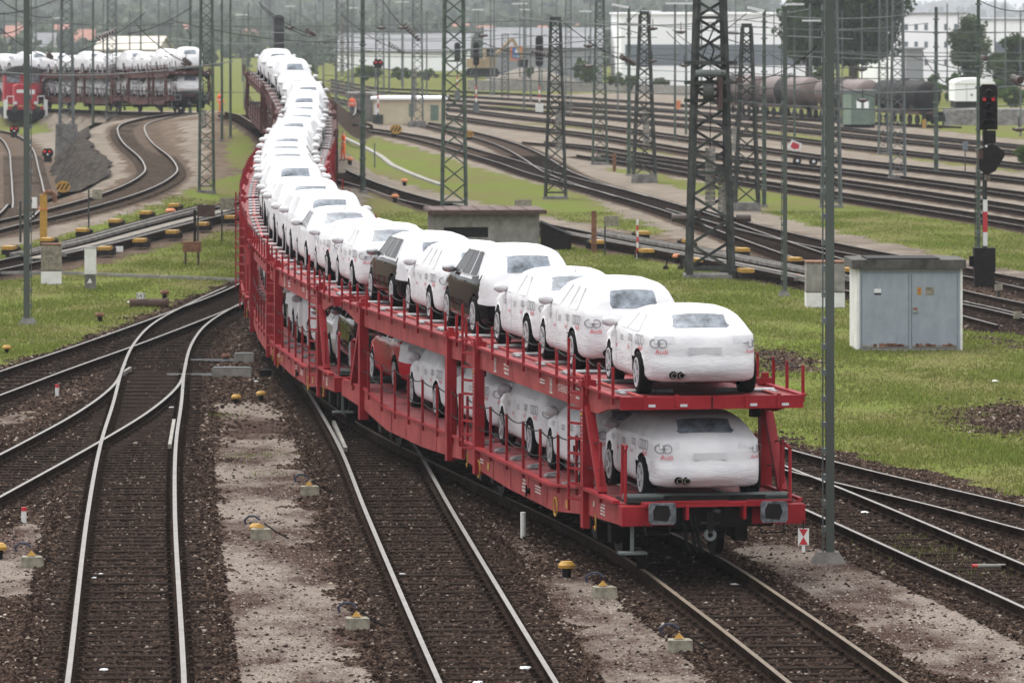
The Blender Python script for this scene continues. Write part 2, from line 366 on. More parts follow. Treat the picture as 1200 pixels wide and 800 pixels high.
def track(pts, label, near=False, bright=True, step=.8, dark=1.0, sleepers=True, zoff=None, w=1.75, sm='sleeper'):
    P = resample(cr_spline(pts, step), step); i = tcount[0]; tcount[0] += 1
    zoff = -.003*i if zoff is None else zoff
    if near is False and len(P) > 4: pass
    root = empty('railway_track', (0, 0, 0)); tag(root, label, 'railway track', 'railway tracks', 'structure')
    for s in (-1, 1): rail_mesh(P, s, zoff, bright, root)
    TRACKS.append((P, dark, w))
    if sleepers:
        Q = resample(P, .63); T = np.gradient(Q, axis=0); ang = np.arctan2(T[:, 1], T[:, 0])-math.pi/2
        order = np.argsort(Q[:, 1]); vis = set(); zs = zt(Q[:, 0], Q[:, 1])
        if near:
            cand = [j for j in order if Q[j, 1] > 69 and abs(Q[j, 0]) < Q[j, 1]*600/FPX+1]
            vis = set(cand[:100])
        V, F = [], []; sd_ = sleeper_data(); bv = np.array([v.co[:] for v in sd_.vertices][:8])
        bf = [(3, 2, 1, 0), (4, 5, 6, 7), (0, 1, 5, 4), (1, 2, 6, 5), (2, 3, 7, 6), (3, 0, 4, 7)]
        for j in range(len(Q)):
            zz = zs[j]-.187+.010*math.sin(j*12.7)*math.sin(j*3.1)-.001*i
            if j in vis:
                o = bpy.data.objects.new('sleeper', sd_); C.objects.link(o); o.parent = root
                o.location = (Q[j, 0], Q[j, 1], zz+.018); o.rotation_euler = (0, 0, ang[j]+.018*math.sin(j*7.1))
            else:
                if near and j % 1 == 0 or Q[j, 1] < 330:
                    ca, sa = math.cos(ang[j]), math.sin(ang[j]); o_ = len(V)
                    for a in bv: V.append((Q[j, 0]+a[0]*ca-a[1]*sa, Q[j, 1]+a[0]*sa+a[1]*ca, zz+.018+a[2]))
                    F += [tuple(q+o_ for q in f) for f in bf]
        if V:
            so_ = npmesh('sleepers', V, F, [sm], root); so_['kind'] = 'stuff'
    return P
track([p for p in TRAIN], 'track under the red train, running from the lower right up to the hump', near=True, bright=False)
track([(-4.45, 62), (-5.0, 70.7), (-6.6, 94.7), (-7.5, 109.6), (-8.08, 121), (-8.72, 133), (-9.12, 143), (-9.2, 152), (-8.75, 163), (-8.2, 172)], 'bright railed track at the far left of the foreground', near=True)
track([(-12.9, 58), (-11.3, 78), (-9.98, 97), (-9.1, 110), (-8.62, 119), (-8.5, 127), (-8.8, 135)], 'track branching off to the lower left edge from the bright foreground track', near=True)
track([(-13.9, 108), (-12.3, 124), (-11.55, 132), (-10.42, 143), (-9.15, 157), (-8.05, 171), (-7.6, 184)], 'double curved track entering at the left edge below the green verge', near=True)
track([(.45, 62), (-.17, 70.7), (-1.77, 94.7), (-2.65, 108.5), (-3.6, 121), (-4.35, 130)], 'empty track in the middle foreground, left of the red train', near=True)
track([(9.9, 68), (8.0, 81.5), (7.3, 86), (5.8, 96), (4.55, 104), (2.6, 116), (.2, 130), (-2.9, 148), (-5.3, 164), (-7.2, 178)], 'track in the lower right corner beside the green pole', near=True)
track([(13.0, 80), (9.4, 91.7), (8.25, 96), (5.6, 105), (2.2, 120), (-1.5, 138), (-4.6, 154)], 'track along the edge of the right grass field', near=True)
track(TS[:], dark=.35, sm='sleeper_brown', label='s-curved track climbing past the stone embankment to the second train')
TL = track([(-22.5, 150), (-19.6, 170), (-17.6, 186), (-14.6, 210), (-11.9, 233), (-10.6, 246), (-9.9, 258)], 'left track with the rail brake and yellow brake covers')
track([(-40, 402), (-37, 390), (-34.2, 372), (-30.6, 340), (-26.4, 296), (-23.4, 264), (-21.2, 240), (-20.2, 226), (-19.9, 214)], 'track curving from the red locomotive down the left edge', dark=.3, sm='sleeper_brown')
TM = track(px([(1200, 379), (1133, 362), (1040, 343), (944, 323), (868, 308), (800, 295), (720, 281), (640, 265), (580, 253), (512, 238), (465, 226), (424, 213), (398, 203), (385, 196)]), 'right track with the rail brake beside the tall lattice mast')
TA1 = track(px([(1290, 383), (1200, 360), (1133, 346), (1050, 326), (965, 303), (916, 287), (856, 266), (800, 246), (720, 223), (640, 203), (600, 190), (548, 175), (520, 167), (480, 158), (430, 149), (400, 144)]), 'long curved track sweeping behind the white cabinet')
track(px([(740, 229), (690, 214), (655, 201), (630, 186), (610, 175), (585, 165), (540, 153), (480, 142), (430, 137), (400, 135)]), 'track branching towards the cream hut')
track(px([(1290, 350), (1200, 330), (1133, 317), (1060, 303), (985, 289), (920, 275), (856, 259), (800, 243)]), 'outer branch of the long curved track on the right')
RY = [([(625, 165), (700, 172), (760, 182), (850, 194), (985, 211), (1200, 243), (1300, 260)], 'second yard track from the right grass'),
      ([(690, 180), (760, 191), (850, 206), (1000, 229), (1200, 260), (1300, 278)], 'yard track nearest to the right grass strip'),
      ([(400, 118), (545, 138), (600, 146), (700, 158), (800, 174), (850, 182), (985, 198), (1200, 226), (1300, 240)], 'yard track passing in front of the red arrow signal'),
      ([(380, 113), (540, 128), (600, 135), (700, 146), (850, 167), (985, 185), (1200, 209), (1300, 221)], 'yard track below the narrow grass strip'),
      ([(380, 104), (600, 127), (800, 145), (985, 168), (1200, 192), (1300, 204)], 'yard track above the narrow grass strip'),
      ([(380, 100), (600, 121), (800, 137), (985, 156), (1200, 178), (1300, 189)], 'third yard track from the back'),
      ([(380, 96), (600, 115), (800, 129), (985, 149), (1200, 170), (1300, 180)], 'second yard track from the back'),
      ([(380, 92), (600, 109), (800, 122), (900, 130), (1000, 139)], 'rearmost yard track by the retaining wall'),]
for p, l in RY: track(px(p), l, step=2.0, w=1.9)
tank_track = track([(5, 500), (11, 480), (16, 461), (21.1, 443), (26.2, 427), (31.2, 411), (33, 405)], 'siding carrying the tank wagons', step=2)
# ------------------------------------------------------------------ ground
def inpoly(X, Y, poly):
    r = np.zeros(X.shape, bool); n = len(poly)
    for i in range(n):
        x1, y1 = poly[i]; x2, y2 = poly[(i+1) % n]
        c = ((y1 > Y) != (y2 > Y)); xi = (x2-x1)*(Y-y1)/((y2-y1) if y2 != y1 else 1e-9)+x1
        r ^= c & (X < xi)
    return r
def soft(X, Y, poly, s):
    X = X+.34*np.sin(Y*1.13+1.7*np.sin(X*.8))*np.sin(Y*.37)+.16*np.sin(Y*3.7+X*2.1)+.09*np.sin(Y*8.3-X*3); Y = Y+.5*np.sin(X*1.9+Y*.21)+.2*np.sin(X*5.3)
    acc = np.zeros(X.shape)
    for k in range(8):
        a = 2*math.pi*k/8; acc += inpoly(X+s*math.cos(a), Y+2.0*s*math.sin(a), poly)
    acc += 2*inpoly(X, Y, poly); return acc/10
def P_(pts): return [gp(x, y) for x, y in pts]
GRASS = [P_([(430, 221), (500, 243), (580, 262), (632, 274), (700, 296), (780, 306), (860, 320), (950, 334), (1050, 356), (1133, 378), (1200, 394), (1320, 420), (1320, 610), (1200, 583), (1075, 549), (962, 524), (900, 512), (760, 470), (560, 420), (440, 300)]),
         P_([(396, 142), (405, 141), (430, 158), (500, 178), (560, 197), (620, 213), (690, 229), (720, 250), (780, 272), (770, 278), (700, 264), (640, 253), (560, 236), (500, 223), (440, 203), (396, 186)]),
         P_([(700, 196), (760, 200), (800, 212), (850, 216), (905, 222), (1000, 238), (1200, 268), (1320, 290), (1320, 340), (1200, 318), (1100, 297), (1000, 275), (930, 258), (850, 234), (760, 212)]),
         P_([(540, 123), (600, 129), (800, 149), (960, 168), (1000, 178), (1200, 199), (1200, 196), (1000, 172), (960, 160), (800, 146), (600, 125)]),
         P_([(900, 131), (1000, 142), (1200, 164), (1300, 175), (1300, 118), (1100, 108), (900, 122)]),
         P_([(600, 151), (700, 164), (800, 178), (985, 203), (1000, 201), (800, 175), (700, 160), (600, 148)]),
         P_([(740, 176), (850, 190), (950, 202), (950, 200), (850, 186), (740, 172)]),
         P_([(560, 141), (700, 153), (800, 166), (800, 163), (700, 150)]),
         P_([(980, 174), (1060, 186), (1200, 203), (1200, 199), (1060, 180)]),
         P_([(-80, 345), (0, 330), (100, 315), (200, 288), (279, 268), (290, 326), (230, 345), (150, 376), (90, 402), (40, 420), (-80, 450)]),
         P_([(-60, 322), (0, 304), (100, 282), (180, 262), (281, 240), (290, 200), (262, 208), (200, 232), (130, 258), (60, 280), (0, 291), (-60, 305)]),
         P_([(262, 130), (300, 125), (300, 185), (280, 205), (268, 190)]),
         P_([(-40, 140), (20, 142), (58, 148), (60, 154), (20, 160), (-40, 158)]),
         P_([(30, 195), (55, 190), (62, 205), (45, 215), (30, 212)]),
         [(-600, 470), (-14, 470), (-4, 560), (70, 640), (600, 640), (6000, 6000), (-6000, 6000)]]
SAND = [P_([(100, 141), (130, 139), (128, 152), (140, 180), (150, 205), (112, 228), (97, 232)]),
        P_([(212, 141), (238, 142), (240, 190), (236, 215), (180, 240), (110, 268), (40, 288), (-60, 304), (-60, 290), (20, 275), (110, 252), (180, 232), (220, 200)]),
        P_([(262, 470), (335, 470), (342, 500), (350, 560), (370, 640), (398, 700), (425, 800), (440, 860), (240, 860), (240, 760), (246, 640), (250, 560)]),
        P_([(640, 668), (700, 672), (752, 700), (800, 745), (860, 800), (900, 860), (740, 860), (690, 800), (664, 740), (636, 690)]),
        P_([(580, 612), (640, 640), (655, 660), (610, 650)]),
        P_([(880, 632), (960, 640), (1010, 658), (1100, 696), (1200, 732), (1290, 770), (1290, 860), (1190, 830), (1090, 780), (1000, 735), (920, 690), (870, 656)]),
        P_([(-20, 492), (20, 480), (38, 486), (25, 500), (-20, 508)]), P_([(-40, 640), (40, 610), (60, 640), (40, 700), (-40, 700)]),
        P_([(470, 168), (560, 190), (660, 216), (740, 246), (840, 282), (930, 312), (900, 316), (790, 278), (700, 246), (640, 229), (560, 205)]),
        P_([(640, 168), (700, 190), (740, 205), (860, 236), (1000, 263), (1200, 313), (1290, 333), (1290, 340), (1050, 300), (900, 264), (800, 238), (700, 208), (655, 185)]),
        P_([(405, 155), (440, 174), (470, 196), (515, 214), (515, 218), (470, 201), (440, 180), (405, 160)])]
DARKS = [P_([(1100, 480), (1200, 470), (1260, 490), (1200, 512), (1110, 506)]), P_([(880, 408), (960, 412), (960, 440), (880, 436)]), P_([(1130, 388), (1210, 404), (1210, 414), (1130, 398)])]
def masks(X, Y):
    dist = np.full(X.shape, 99.0); dk = np.ones(X.shape)
    for P, dark, w in TRACKS:
        Q = P[::3] if len(P) > 12 else P
        for a, b in zip(Q[:-1], Q[1:]):
            cx, cy = (a+b)/2; L = np.linalg.norm(b-a)/2+5
            s = (np.abs(X-cx) < L) & (np.abs(Y-cy) < L)
            if not s.any(): continue
            d = b-a; l2 = d@d; t = np.clip(((X[s]-a[0])*d[0]+(Y[s]-a[1])*d[1])/l2, 0, 1)
            dd = np.hypot(X[s]-a[0]-t*d[0], Y[s]-a[1]-t*d[1]); nd = dd-(w-1.75); dk[s] = np.where(nd < dist[s], dark, dk[s]); dist[s] = np.minimum(dist[s], nd)
    tr = 1-sstep(1.25, 1.8, dist)
    g = np.zeros(X.shape); sa = np.zeros(X.shape)
    for p in GRASS: g = np.maximum(g, soft(X, Y, p, .35 if min(q[1] for q in p) < 200 else .5))
    for p in SAND: sa = np.maximum(sa, soft(X, Y, p, .35))
    for p in DARKS: g = g*(1-.85*soft(X, Y, p, .5))
    sa = np.maximum(sa, .62*sstep(185, 240, Y))
    sa = np.where(X < -9, np.where(Y < 330, sa*np.where(sa > .63, 1, .35), sa), sa)
    g = g*(1-tr); sa = sa*(1-.9*tr)*(1-g)
    return g, sa, tr*dk, dist
def ground_patch(xs, ys):
    Xg, Yg = np.meshgrid(xs, ys); X, Y = Xg.ravel(), Yg.ravel()
    g, sa, tr, dist = masks(X, Y)
    z = zt(X, Y)+GZ
    z += .015*np.sin(X*1.7+np.sin(Y*.9))*np.sin(Y*.6+X*.4)*sstep(2, 3.5, dist)
    n, m = len(ys), len(xs); idx = np.arange(n*m).reshape(n, m)
    F = np.stack([idx[:-1, :-1], idx[:-1, 1:], idx[1:, 1:], idx[1:, :-1]], -1).reshape(-1, 4)
    return np.c_[X, Y, z], F, np.c_[g, sa, tr]
def nonuni(segs):
    out = []
    for a, b, s in segs: out += list(np.arange(a, b-1e-6, s))
    return np.array(out+[segs[-1][1]])
xs = nonuni([(-6000, -600, 900), (-600, -130, 50), (-130, -64, 4), (-64, -30, .8), (-30, -14, .4), (-14, 16, .22), (16, 30, .4), (30, 70, .8), (70, 130, 4), (130, 600, 50), (600, 6000, 900)])
ys = nonuni([(-300, 40, 40), (40, 64, 4), (64, 130, .3), (130, 180, .45), (180, 300, .8), (300, 560, 1.5), (560, 700, 6), (700, 1400, 60), (1400, 9000, 950)])
V, F, msk = ground_patch(xs, ys)
def ground_material():
    m = bpy.data.materials.new('ground_mix'); m.use_nodes = True; t = m.node_tree; b = t.nodes['Principled BSDF']; N = t.nodes.new; L = t.links.new
    b.inputs['Roughness'].default_value = .92; b.inputs['Specular IOR Level'].default_value = 0
    geo = N('ShaderNodeNewGeometry'); pos = geo.outputs['Position']

    at = N('ShaderNodeAttribute'); at.attribute_name = 'Col'; sep = N('ShaderNodeSeparateColor'); L(at.outputs['Color'], sep.inputs[0])
    def noise(sc, det=5, stretch=None, rough=.6):
        n = N('ShaderNodeTexNoise'); n.inputs['Scale'].default_value = sc; n.inputs['Detail'].default_value = det; n.inputs['Roughness'].default_value = rough
        if stretch:
            q = N('ShaderNodeMapping'); q.inputs['Scale'].default_value = stretch; L(pos, q.inputs[0]); L(q.outputs[0], n.inputs['Vector'])
        else: L(pos, n.inputs['Vector'])
        return n.outputs['Fac']
    def ramp(f, stops):
        r = N('ShaderNodeValToRGB'); e = r.color_ramp.elements
        while len(e) < len(stops): e.new(.5)
        for i, (p, c) in enumerate(stops): e[i].position = p; e[i].color = (*c, 1) if len(c) == 3 else c
        L(f, r.inputs['Fac']); return r.outputs[0]
    def mix(f, a, b_, mode='MIX'):
        q = N('ShaderNodeMix'); q.data_type = 'RGBA'; q.blend_type = mode
        if isinstance(f, float): q.inputs['Factor'].default_value = f
        else: L(f, q.inputs['Factor'])
        for s, v in (('A', a), ('B', b_)):
            if isinstance(v, tuple): q.inputs[s].default_value = (*v, 1)
            else: L(v, q.inputs[s])
        return q.outputs['Result']
    def math_(op, a, b_=None, clamp=False):
        q = N('ShaderNodeMath'); q.operation = op; q.use_clamp = clamp
        for i, v in enumerate((a, b_)):
            if v is None: continue
            if isinstance(v, (float, int)): q.inputs[i].default_value = v
            else: L(v, q.inputs[i])
        return q.outputs[0]
    vor = N('ShaderNodeTexVoronoi'); vor.inputs['Scale'].default_value = 17; L(pos, vor.inputs['Vector'])
    sc = N('ShaderNodeSeparateColor'); L(vor.outputs['Color'], sc.inputs[0])
    ball = ramp(sc.outputs[0], [(0, (.018, .012, .0095)), (.45, (.045, .030, .0235)), (.8, (.08, .056, .044)), (1, (.20, .165, .135))])
    big = noise(.5, 4)
    ball = mix(ramp(big, [(.35, (0, 0, 0)), (.65, (1, 1, 1))]), ball, mix(.35, ball, (.10, .07, .052)))
    vor2 = N('ShaderNodeTexVoronoi'); vor2.inputs['Scale'].default_value = 45; L(pos, vor2.inputs['Vector'])
    s2 = N('ShaderNodeSeparateColor'); L(vor2.outputs['Color'], s2.inputs[0])
    sand = ramp(s2.outputs[0], [(0, (.14, .115, .098)), (.5, (.235, .198, .17)), (1, (.34, .295, .26))])
    patch = ramp(noise(.42, 6, (1, .5, 1), .68), [(.44, (0, 0, 0)), (.58, (1, 1, 1))])
    red = ramp(s2.outputs[1], [(0, (.035, .020, .017)), (.7, (.07, .043, .037)), (1, (.18, .14, .12))])
    sand = mix(patch, sand, red)
    farY = N('ShaderNodeSeparateXYZ'); L(pos, farY.inputs[0]); fy = math_('MULTIPLY', math_('SUBTRACT', farY.outputs[1], 175.0), .02, True)
    sandfar = ramp(noise(.8, 6, (1, .5, 1)), [(.3, (.17, .145, .12)), (.7, (.27, .235, .195))])
    sand = mix(fy, sand, sandfar)
    ballfar = ramp(noise(1.2, 6), [(.3, (.075, .055, .042)), (.7, (.15, .115, .09))])
    ball = mix(fy, ball, ballfar)
    g1 = ramp(noise(14, 4), [(.3, (.065, .095, .018)), (.5, (.105, .145, .028)), (.72, (.16, .19, .055))])
    g2 = ramp(noise(9, 4), [(.3, (.085, .075, .035)), (.7, (.17, .15, .075))])
    dry = ramp(math_('ADD', noise(.22, 5, (1, .5, 1), .7), math_('MULTIPLY', noise(1.4, 5), .3)), [(.50, (0, 0, 0)), (.74, (.85, .85, .85))])
    grass = mix(dry, g1, g2)
    bare = ramp(noise(.35, 6, (1, .4, 1), .7), [(.63, (0, 0, 0)), (.72, (.8, .8, .8))])
    grass = mix(bare, grass, (.10, .085, .07))
    edge = math_('SUBTRACT', noise(2.2, 6, None, .7), .5)
    fs = ramp(math_('ADD', sep.outputs[1], math_('MULTIPLY', edge, 1.3)), [(.26, (0, 0, 0)), (.46, (1, 1, 1))])
    fg = ramp(math_('ADD', sep.outputs[0], math_('MULTIPLY', edge, 1.6)), [(.42, (0, 0, 0)), (.55, (1, 1, 1))])
    track_dark = mix(.62, ball, (.018, .013, .011))
    ball = mix(sep.outputs[2], ball, track_dark)
    col = mix(fg, mix(fs, ball, sand), grass)
    L(col, b.inputs['Base Color'])
    hgt = mix(fg, mix(fs, vor.outputs['Distance'], vor2.outputs['Distance']), noise(20, 4))
    bp = N('ShaderNodeBump'); bp.inputs['Distance'].default_value = .035; bp.inputs['Strength'].default_value = .9; L(hgt, bp.inputs['Height']); L(bp.outputs[0], b.inputs['Normal'])
    MATS['ground'] = m
ground_material()
gnd = npmesh('ground', V, F, ['ground'], smooth=True, col=msk); tag(gnd, kind='structure')
# real stones in the near ballast
def stones(name, n, yr, size, seed, pick, zoff=0.0, cols=None):
    r = np.random.default_rng(seed)
    Y = yr[0]*(yr[1]/yr[0])**r.random(n*2); X = (r.random(n*2)-.5)*2*(Y*620/FPX+.6)
    g, sa, tr, dist = masks(X, Y)
    keep = r.random(len(X)) < pick(g, sa, tr, dist); X, Y, tr, dist, sa = X[keep][:n], Y[keep][:n], tr[keep][:n], dist[keep][:n], sa[keep][:n]
    n = len(X); s = size*(.55+.9*r.random(n)**1.5)
    base = np.array([(1, 0, 0), (-1, 0, 0), (0, 1, 0), (0, -1, 0), (0, 0, .8), (0, 0, -.6)], float)
    fc = np.array([(0, 2, 4), (2, 1, 4), (1, 3, 4), (3, 0, 4), (2, 0, 5), (1, 2, 5), (3, 1, 5), (0, 3, 5)])
    Vv = base[None]*(.65+.7*r.random((n, 6, 1))); a = r.random(n)*6.28; tl = (r.random(n)-.5)*1.2
    x, y, z = Vv[..., 0], Vv[..., 1], Vv[..., 2]
    x, z = x*np.cos(tl)[:, None]-z*np.sin(tl)[:, None], x*np.sin(tl)[:, None]+z*np.cos(tl)[:, None]
    x, y = x*np.cos(a)[:, None]-y*np.sin(a)[:, None], x*np.sin(a)[:, None]+y*np.cos(a)[:, None]
    gz = zt(X, Y)+GZ+.004+.015*np.sin(X*1.7+np.sin(Y*.9))*np.sin(Y*.6+X*.4)*sstep(2, 3.5, dist)+zoff
    P = np.stack([X[:, None]+x*s[:, None], Y[:, None]+y*s[:, None], gz[:, None]+z*s[:, None]*.8], -1).reshape(-1, 3)
    Fi = (fc[None]+6*np.arange(n)[:, None, None]).reshape(-1, 3)
    t = r.random(n); cl = np.array(cols or [(.018, .012, .010), (.040, .0265, .021), (.068, .046, .036), (.105, .076, .060), (.27, .23, .195)])
    ix = np.searchsorted([.30, .62, .86, .97], t); cc = cl[ix]*(.8+.4*r.random((n, 1)))
    cc = cc*np.where(tr > .5, .85, 1)[:, None]
    o = npmesh(name, P, Fi, ['stone'], col=np.repeat(cc, 6, axis=0)); tag(o, kind='stuff'); return o
attr_mat('stone', rough=.9)
stones('ballast_stones', 210000, (66, 118), .034, 3, lambda g, s, t, d: np.clip(1-g-1.7*s, .03, 1)*(g < .6))
stones('shoulder_stones', 70000, (66, 112), .036, 13, lambda g, s, t, d: ((d > .78) & (d < 1.5))*.95*(1-g), zoff=.018)
stones('track_stones', 42000, (66, 105), .030, 17, lambda g, s, t, d: (d < .68)*.8, zoff=.02)
stones('far_ballast_stones', 60000, (112, 180), .045, 5, lambda g, s, t, d: np.clip(1-g-.9*s, 0, 1))
stones('sand_pebbles', 26000, (66, 110), .017, 8, lambda g, s, t, d: s*(1-g), zoff=.0, cols=[(.10, .08, .07), (.2, .17, .15), (.28, .25, .22), (.38, .35, .31), (.06, .04, .035)])
# grass blades
attr_mat('blade', rough=.7, transl=.35)
def grass(n, yr, hgt, seed):
    r = np.random.default_rng(seed)
    Y = yr[0]*(yr[1]/yr[0])**r.random(n*4); X = (r.random(n*4)-.5)*2*(Y*620/FPX+.8)
    g, sa, tr, dist = masks(X, Y)
    clump = .5+.5*np.sin(X*.9+1.3*np.sin(Y*.33))*np.sin(Y*.41+np.sin(X*.7)*1.4)
    clump2 = .5+.5*np.sin(X*3.1+2*np.sin(Y*1.1))*np.sin(Y*1.9+np.sin(X*2.7)*1.4)
    keep = (g > .25) & (r.random(len(X)) < g*(.25+.75*clump)*(.4+.6*clump2)); X, Y, cl, c2 = X[keep][:n], Y[keep][:n], clump[keep][:n], clump2[keep][:n]; n = len(X)
    a = r.random(n)*6.28; h = hgt*(.4+.9*r.random(n))*(.5+.8*cl); w = .012+.012*r.random(n)+.00006*Y; ln = (r.random((n, 2))-.5)*h[:, None]*1.1
    z = zt(X, Y)+GZ-.01
    dx, dy = np.cos(a)*w, np.sin(a)*w
    P = np.stack([np.c_[X-dx, Y-dy, z], np.c_[X+dx, Y+dy, z], np.c_[X+ln[:, 0], Y+ln[:, 1], z+h+.02]], 1).reshape(-1, 3)
    Fi = np.arange(3*n).reshape(-1, 3)
    t = np.clip(r.random(n)*.6+.5*(1-cl), 0, 1)[:, None]; c = (1-t)*np.array([.125, .185, .03])+t*np.array([.22, .21, .075]); c *= (.6+.7*r.random((n, 1)))
    o = npmesh('grass', P, Fi, ['blade'], col=np.repeat(c, 3, axis=0)); tag(o, kind='stuff')
grass(260000, (93, 240), .062, 21)
# weeds between the right tracks
def weeds():
    r = np.random.default_rng(4); V = []; cols = []
    for (x, y, s, n) in [(1062, 652, .5, 160), (1075, 648, .3, 60), (1105, 646, .4, 120), (1068, 632, .25, 60), (1160, 672, .6, 120), (1180, 660, .4, 50), (1150, 486, .3, 70), (1140, 490, .2, 40), (320, 355*1.5, .3, 40), (700, 640, .2, 10), (290, 535, .35, 90), (270, 487, .3, 60), (310, 556, .3, 50)]:
        X0, D0 = gp(x, y)
        for _ in range(n):
            X = X0+r.normal()*s; D = D0+r.normal()*s*1.5; a = r.random()*6.28; h = .05+.13*r.random(); w = .014; z = zg(X, D)-.05
            V += [(X-w*math.cos(a), D-w*math.sin(a), z), (X+w*math.cos(a), D+w*math.sin(a), z), (X+(r.random()-.5)*.14, D+(r.random()-.5)*.14, z+h)]
            c = np.array([.12, .15, .035])*(.7+.8*r.random()); cols += [c, c, c]
    o = npmesh('weeds', V, np.arange(len(V)).reshape(-1, 3), ['blade'], col=np.array(cols)); tag(o, kind='stuff')
weeds()
# ------------------------------------------------------------------ wrapped cars
def poly_spline(P, n):
    """closed profile: catmull through points, resampled to n"""
    S = cr_spline([np.array(p) for p in P], .05); d = np.r_[0, np.cumsum(np.linalg.norm(np.diff(S, axis=0), axis=1))]
    t = np.linspace(0, d[-1], n); return np.c_[np.interp(t, d, S[:, 0]), np.interp(t, d, S[:, 1])]
class CarShape:
    def __init__(s, prof, L, hw, belt, roof, axles, wr=.325, tumble=.285, R=.15):
        s.L, s.hw, s.belt, s.roof, s.axles, s.wr, s.tumble, s.R = L, hw, belt, roof, axles, wr, tumble, R
        s.top = poly_spline(prof, 96)             # rear bottom -> over the roof -> front bottom
        b = np.linspace(0, 1, 24)[1:-1]; a, c = s.top[-1], s.top[0]
        s.prof = np.r_[s.top, np.c_[a[0]+(c[0]-a[0])*b, np.full(len(b), .21)]]
    def w(s, y, z):
        u = np.abs(np.asarray(y)-s.L/2)/(s.L/2); plan = 1-.13*np.clip(u, 0, 1.1)**5-.04*u**2
        z = np.asarray(z); up = np.clip((z-s.belt)/(s.roof-s.belt), 0, 1.1); lo = np.clip((.5-z)/.4, 0, 1)
        k = 1-s.tumble*up**.95-.012*np.clip(up*12, 0, 1)-.035*lo**1.5-.02*np.clip((z-.6)/(s.belt-.6), 0, 1)
        return s.hw*plan*k
def car_mesh(sh, name, side_mat='wrap', top_mat='wrap', rear_low=None, parent=None, seed=0):
    rs = np.array([0, .05, .12, .22, .34, .46, .58, .7, .82, .92, 1.0]); n = len(sh.prof); R = sh.R
    y, z = sh.prof[:, 0], sh.prof[:, 1]
    cy = np.clip(y, .75, sh.L-.75); cz = np.full(n, .60)
    D = np.hypot(cy-y, cz-z); V = []; idx = {}
    r_ = np.random.default_rng(seed)
    T = np.gradient(np.r_[sh.prof[-1:], sh.prof, sh.prof[:1]], axis=0)[1:-1]; T /= np.linalg.norm(T, axis=1)[:, None]; NO = np.c_[-T[:, 1], T[:, 0]]
    V = []; F = []; MI = []
    def col(j, sgn):   # side rows
        yy = y+(cy-y)*rs[j]; zz = z+(cz-z)*rs[j]; d = D*rs[j]
        wv = sh.w(yy, zz); q = np.where(d < R, np.sqrt(np.maximum(R*R-(R-d)**2, 0)), R)
        return np.c_[sgn*(wv-R+q), yy, zz]
    nx = 8; rows = []
    for j in range(len(rs)-1, 0, -1): rows.append(col(j, -1))
    e = sh.w(y, z)-R
    for k in range(nx+1):
        f = -1+2*k/nx; cr_ = .045*(1-f*f)*np.where(z > .35, 1, 0)
        # rear and front ends bow outwards in plan
        bow = .10*(1-f*f)
        rows.append(np.c_[e*f, y+NO[:, 0]*cr_+np.where(y < .3, -bow, np.where(y > sh.L-.35, bow, 0))*np.clip((1.1-z)/.4, 0, 1), z+NO[:, 1]*cr_*.7])
    for j in range(1, len(rs)): rows.append(col(j, 1))
    A = np.stack(rows); m = len(rows)    # (m, n, 3)
    # snap to wheel arches
    ar = sh.wr+.055; sidej = set(range(0, len(rs)-1)) | set(range(m-len(rs)+1, m))
    side_rows = np.array([k in sidej for k in range(m)])
    for ax in sh.axles:
        dy, dz = A[..., 1]-ax, A[..., 2]-sh.wr; dd = np.hypot(dy, dz)+1e-6
        k = (np.abs(dd-ar) < .045) & side_rows[:, None]
        A[..., 1] = np.where(k, ax+dy/dd*ar, A[..., 1]); A[..., 2] = np.where(k, sh.wr+dz/dd*ar, A[..., 2])
    idx = np.arange(m*n).reshape(m, n); 
    mats = [side_mat, top_mat, 'black_rubber', rear_low or top_mat]
    for i in range(m-1):
        for j in range(n):
            j2 = (j+1) % n; q = (idx[i, j], idx[i, j2], idx[i+1, j2], idx[i+1, j]); c = (A[i, j]+A[i, j2]+A[i+1, j2]+A[i+1, j])/4
            side = not (len(rs)-1 <= i < m-len(rs))
            if side and any(math.hypot(c[1]-ax, c[2]-sh.wr) < ar-.004 for ax in sh.axles): continue
            if c[2] < .23: k = 2
            elif side: k = 0 if c[2] < sh.belt+.02 else 1
            else: k = 1
            if rear_low and not side and c[2] < .60 and (c[1] < 1 or c[1] > sh.L-1): k = 3
            if rear_low and side and c[2] < .60: k = 3
            if rear_low and side and c[2] > .60 and c[1] < .62-.25*(c[2]-.6) : k = 1
            F.append(q); MI.append(k)
    Vv = A.reshape(-1, 3).copy()
    # wheel liners
    for ax in sh.axles:
        for sg in (-1, 1):
            o = len(Vv); N = 20; ring = []
            for xx in (sh.hw*.55, sh.hw*.955):
                for k in range(N+1):
                    t = -.35+ (math.pi+.7)*k/N; ring.append((sg*xx, ax+ar*math.cos(t), sh.wr+ar*math.sin(t)))
            Vv = np.r_[Vv, ring, [(sg*sh.hw*.55, ax, sh.wr)]]
            for k in range(N):
                F.append((o+k, o+k+1, o+N+1+k+1, o+N+1+k)); MI.append(2); F.append((o+k, o+k+1, o+2*(N+1), o+2*(N+1))); MI.append(2)
    F = [f if f[2] != f[3] else f[:3] for f in F]
    Vv = Vv-np.array([0, sh.L/2, 0])
    me = bpy.data.meshes.new(name); me.from_pydata([tuple(v) for v in Vv], [], F)
    for q in mats: me.materials.append(MATS[q])
    me.polygons.foreach_set('material_index', MI)
    import bmesh
    bm = bmesh.new(); bm.from_mesh(me); bmesh.ops.remove_doubles(bm, verts=bm.verts, dist=.0008); bmesh.ops.recalc_face_normals(bm, faces=bm.faces); bm.to_mesh(me); bm.free()
    me.shade_smooth(); o = bpy.data.objects.new(name, me); C.objects.link(o); o.parent = parent
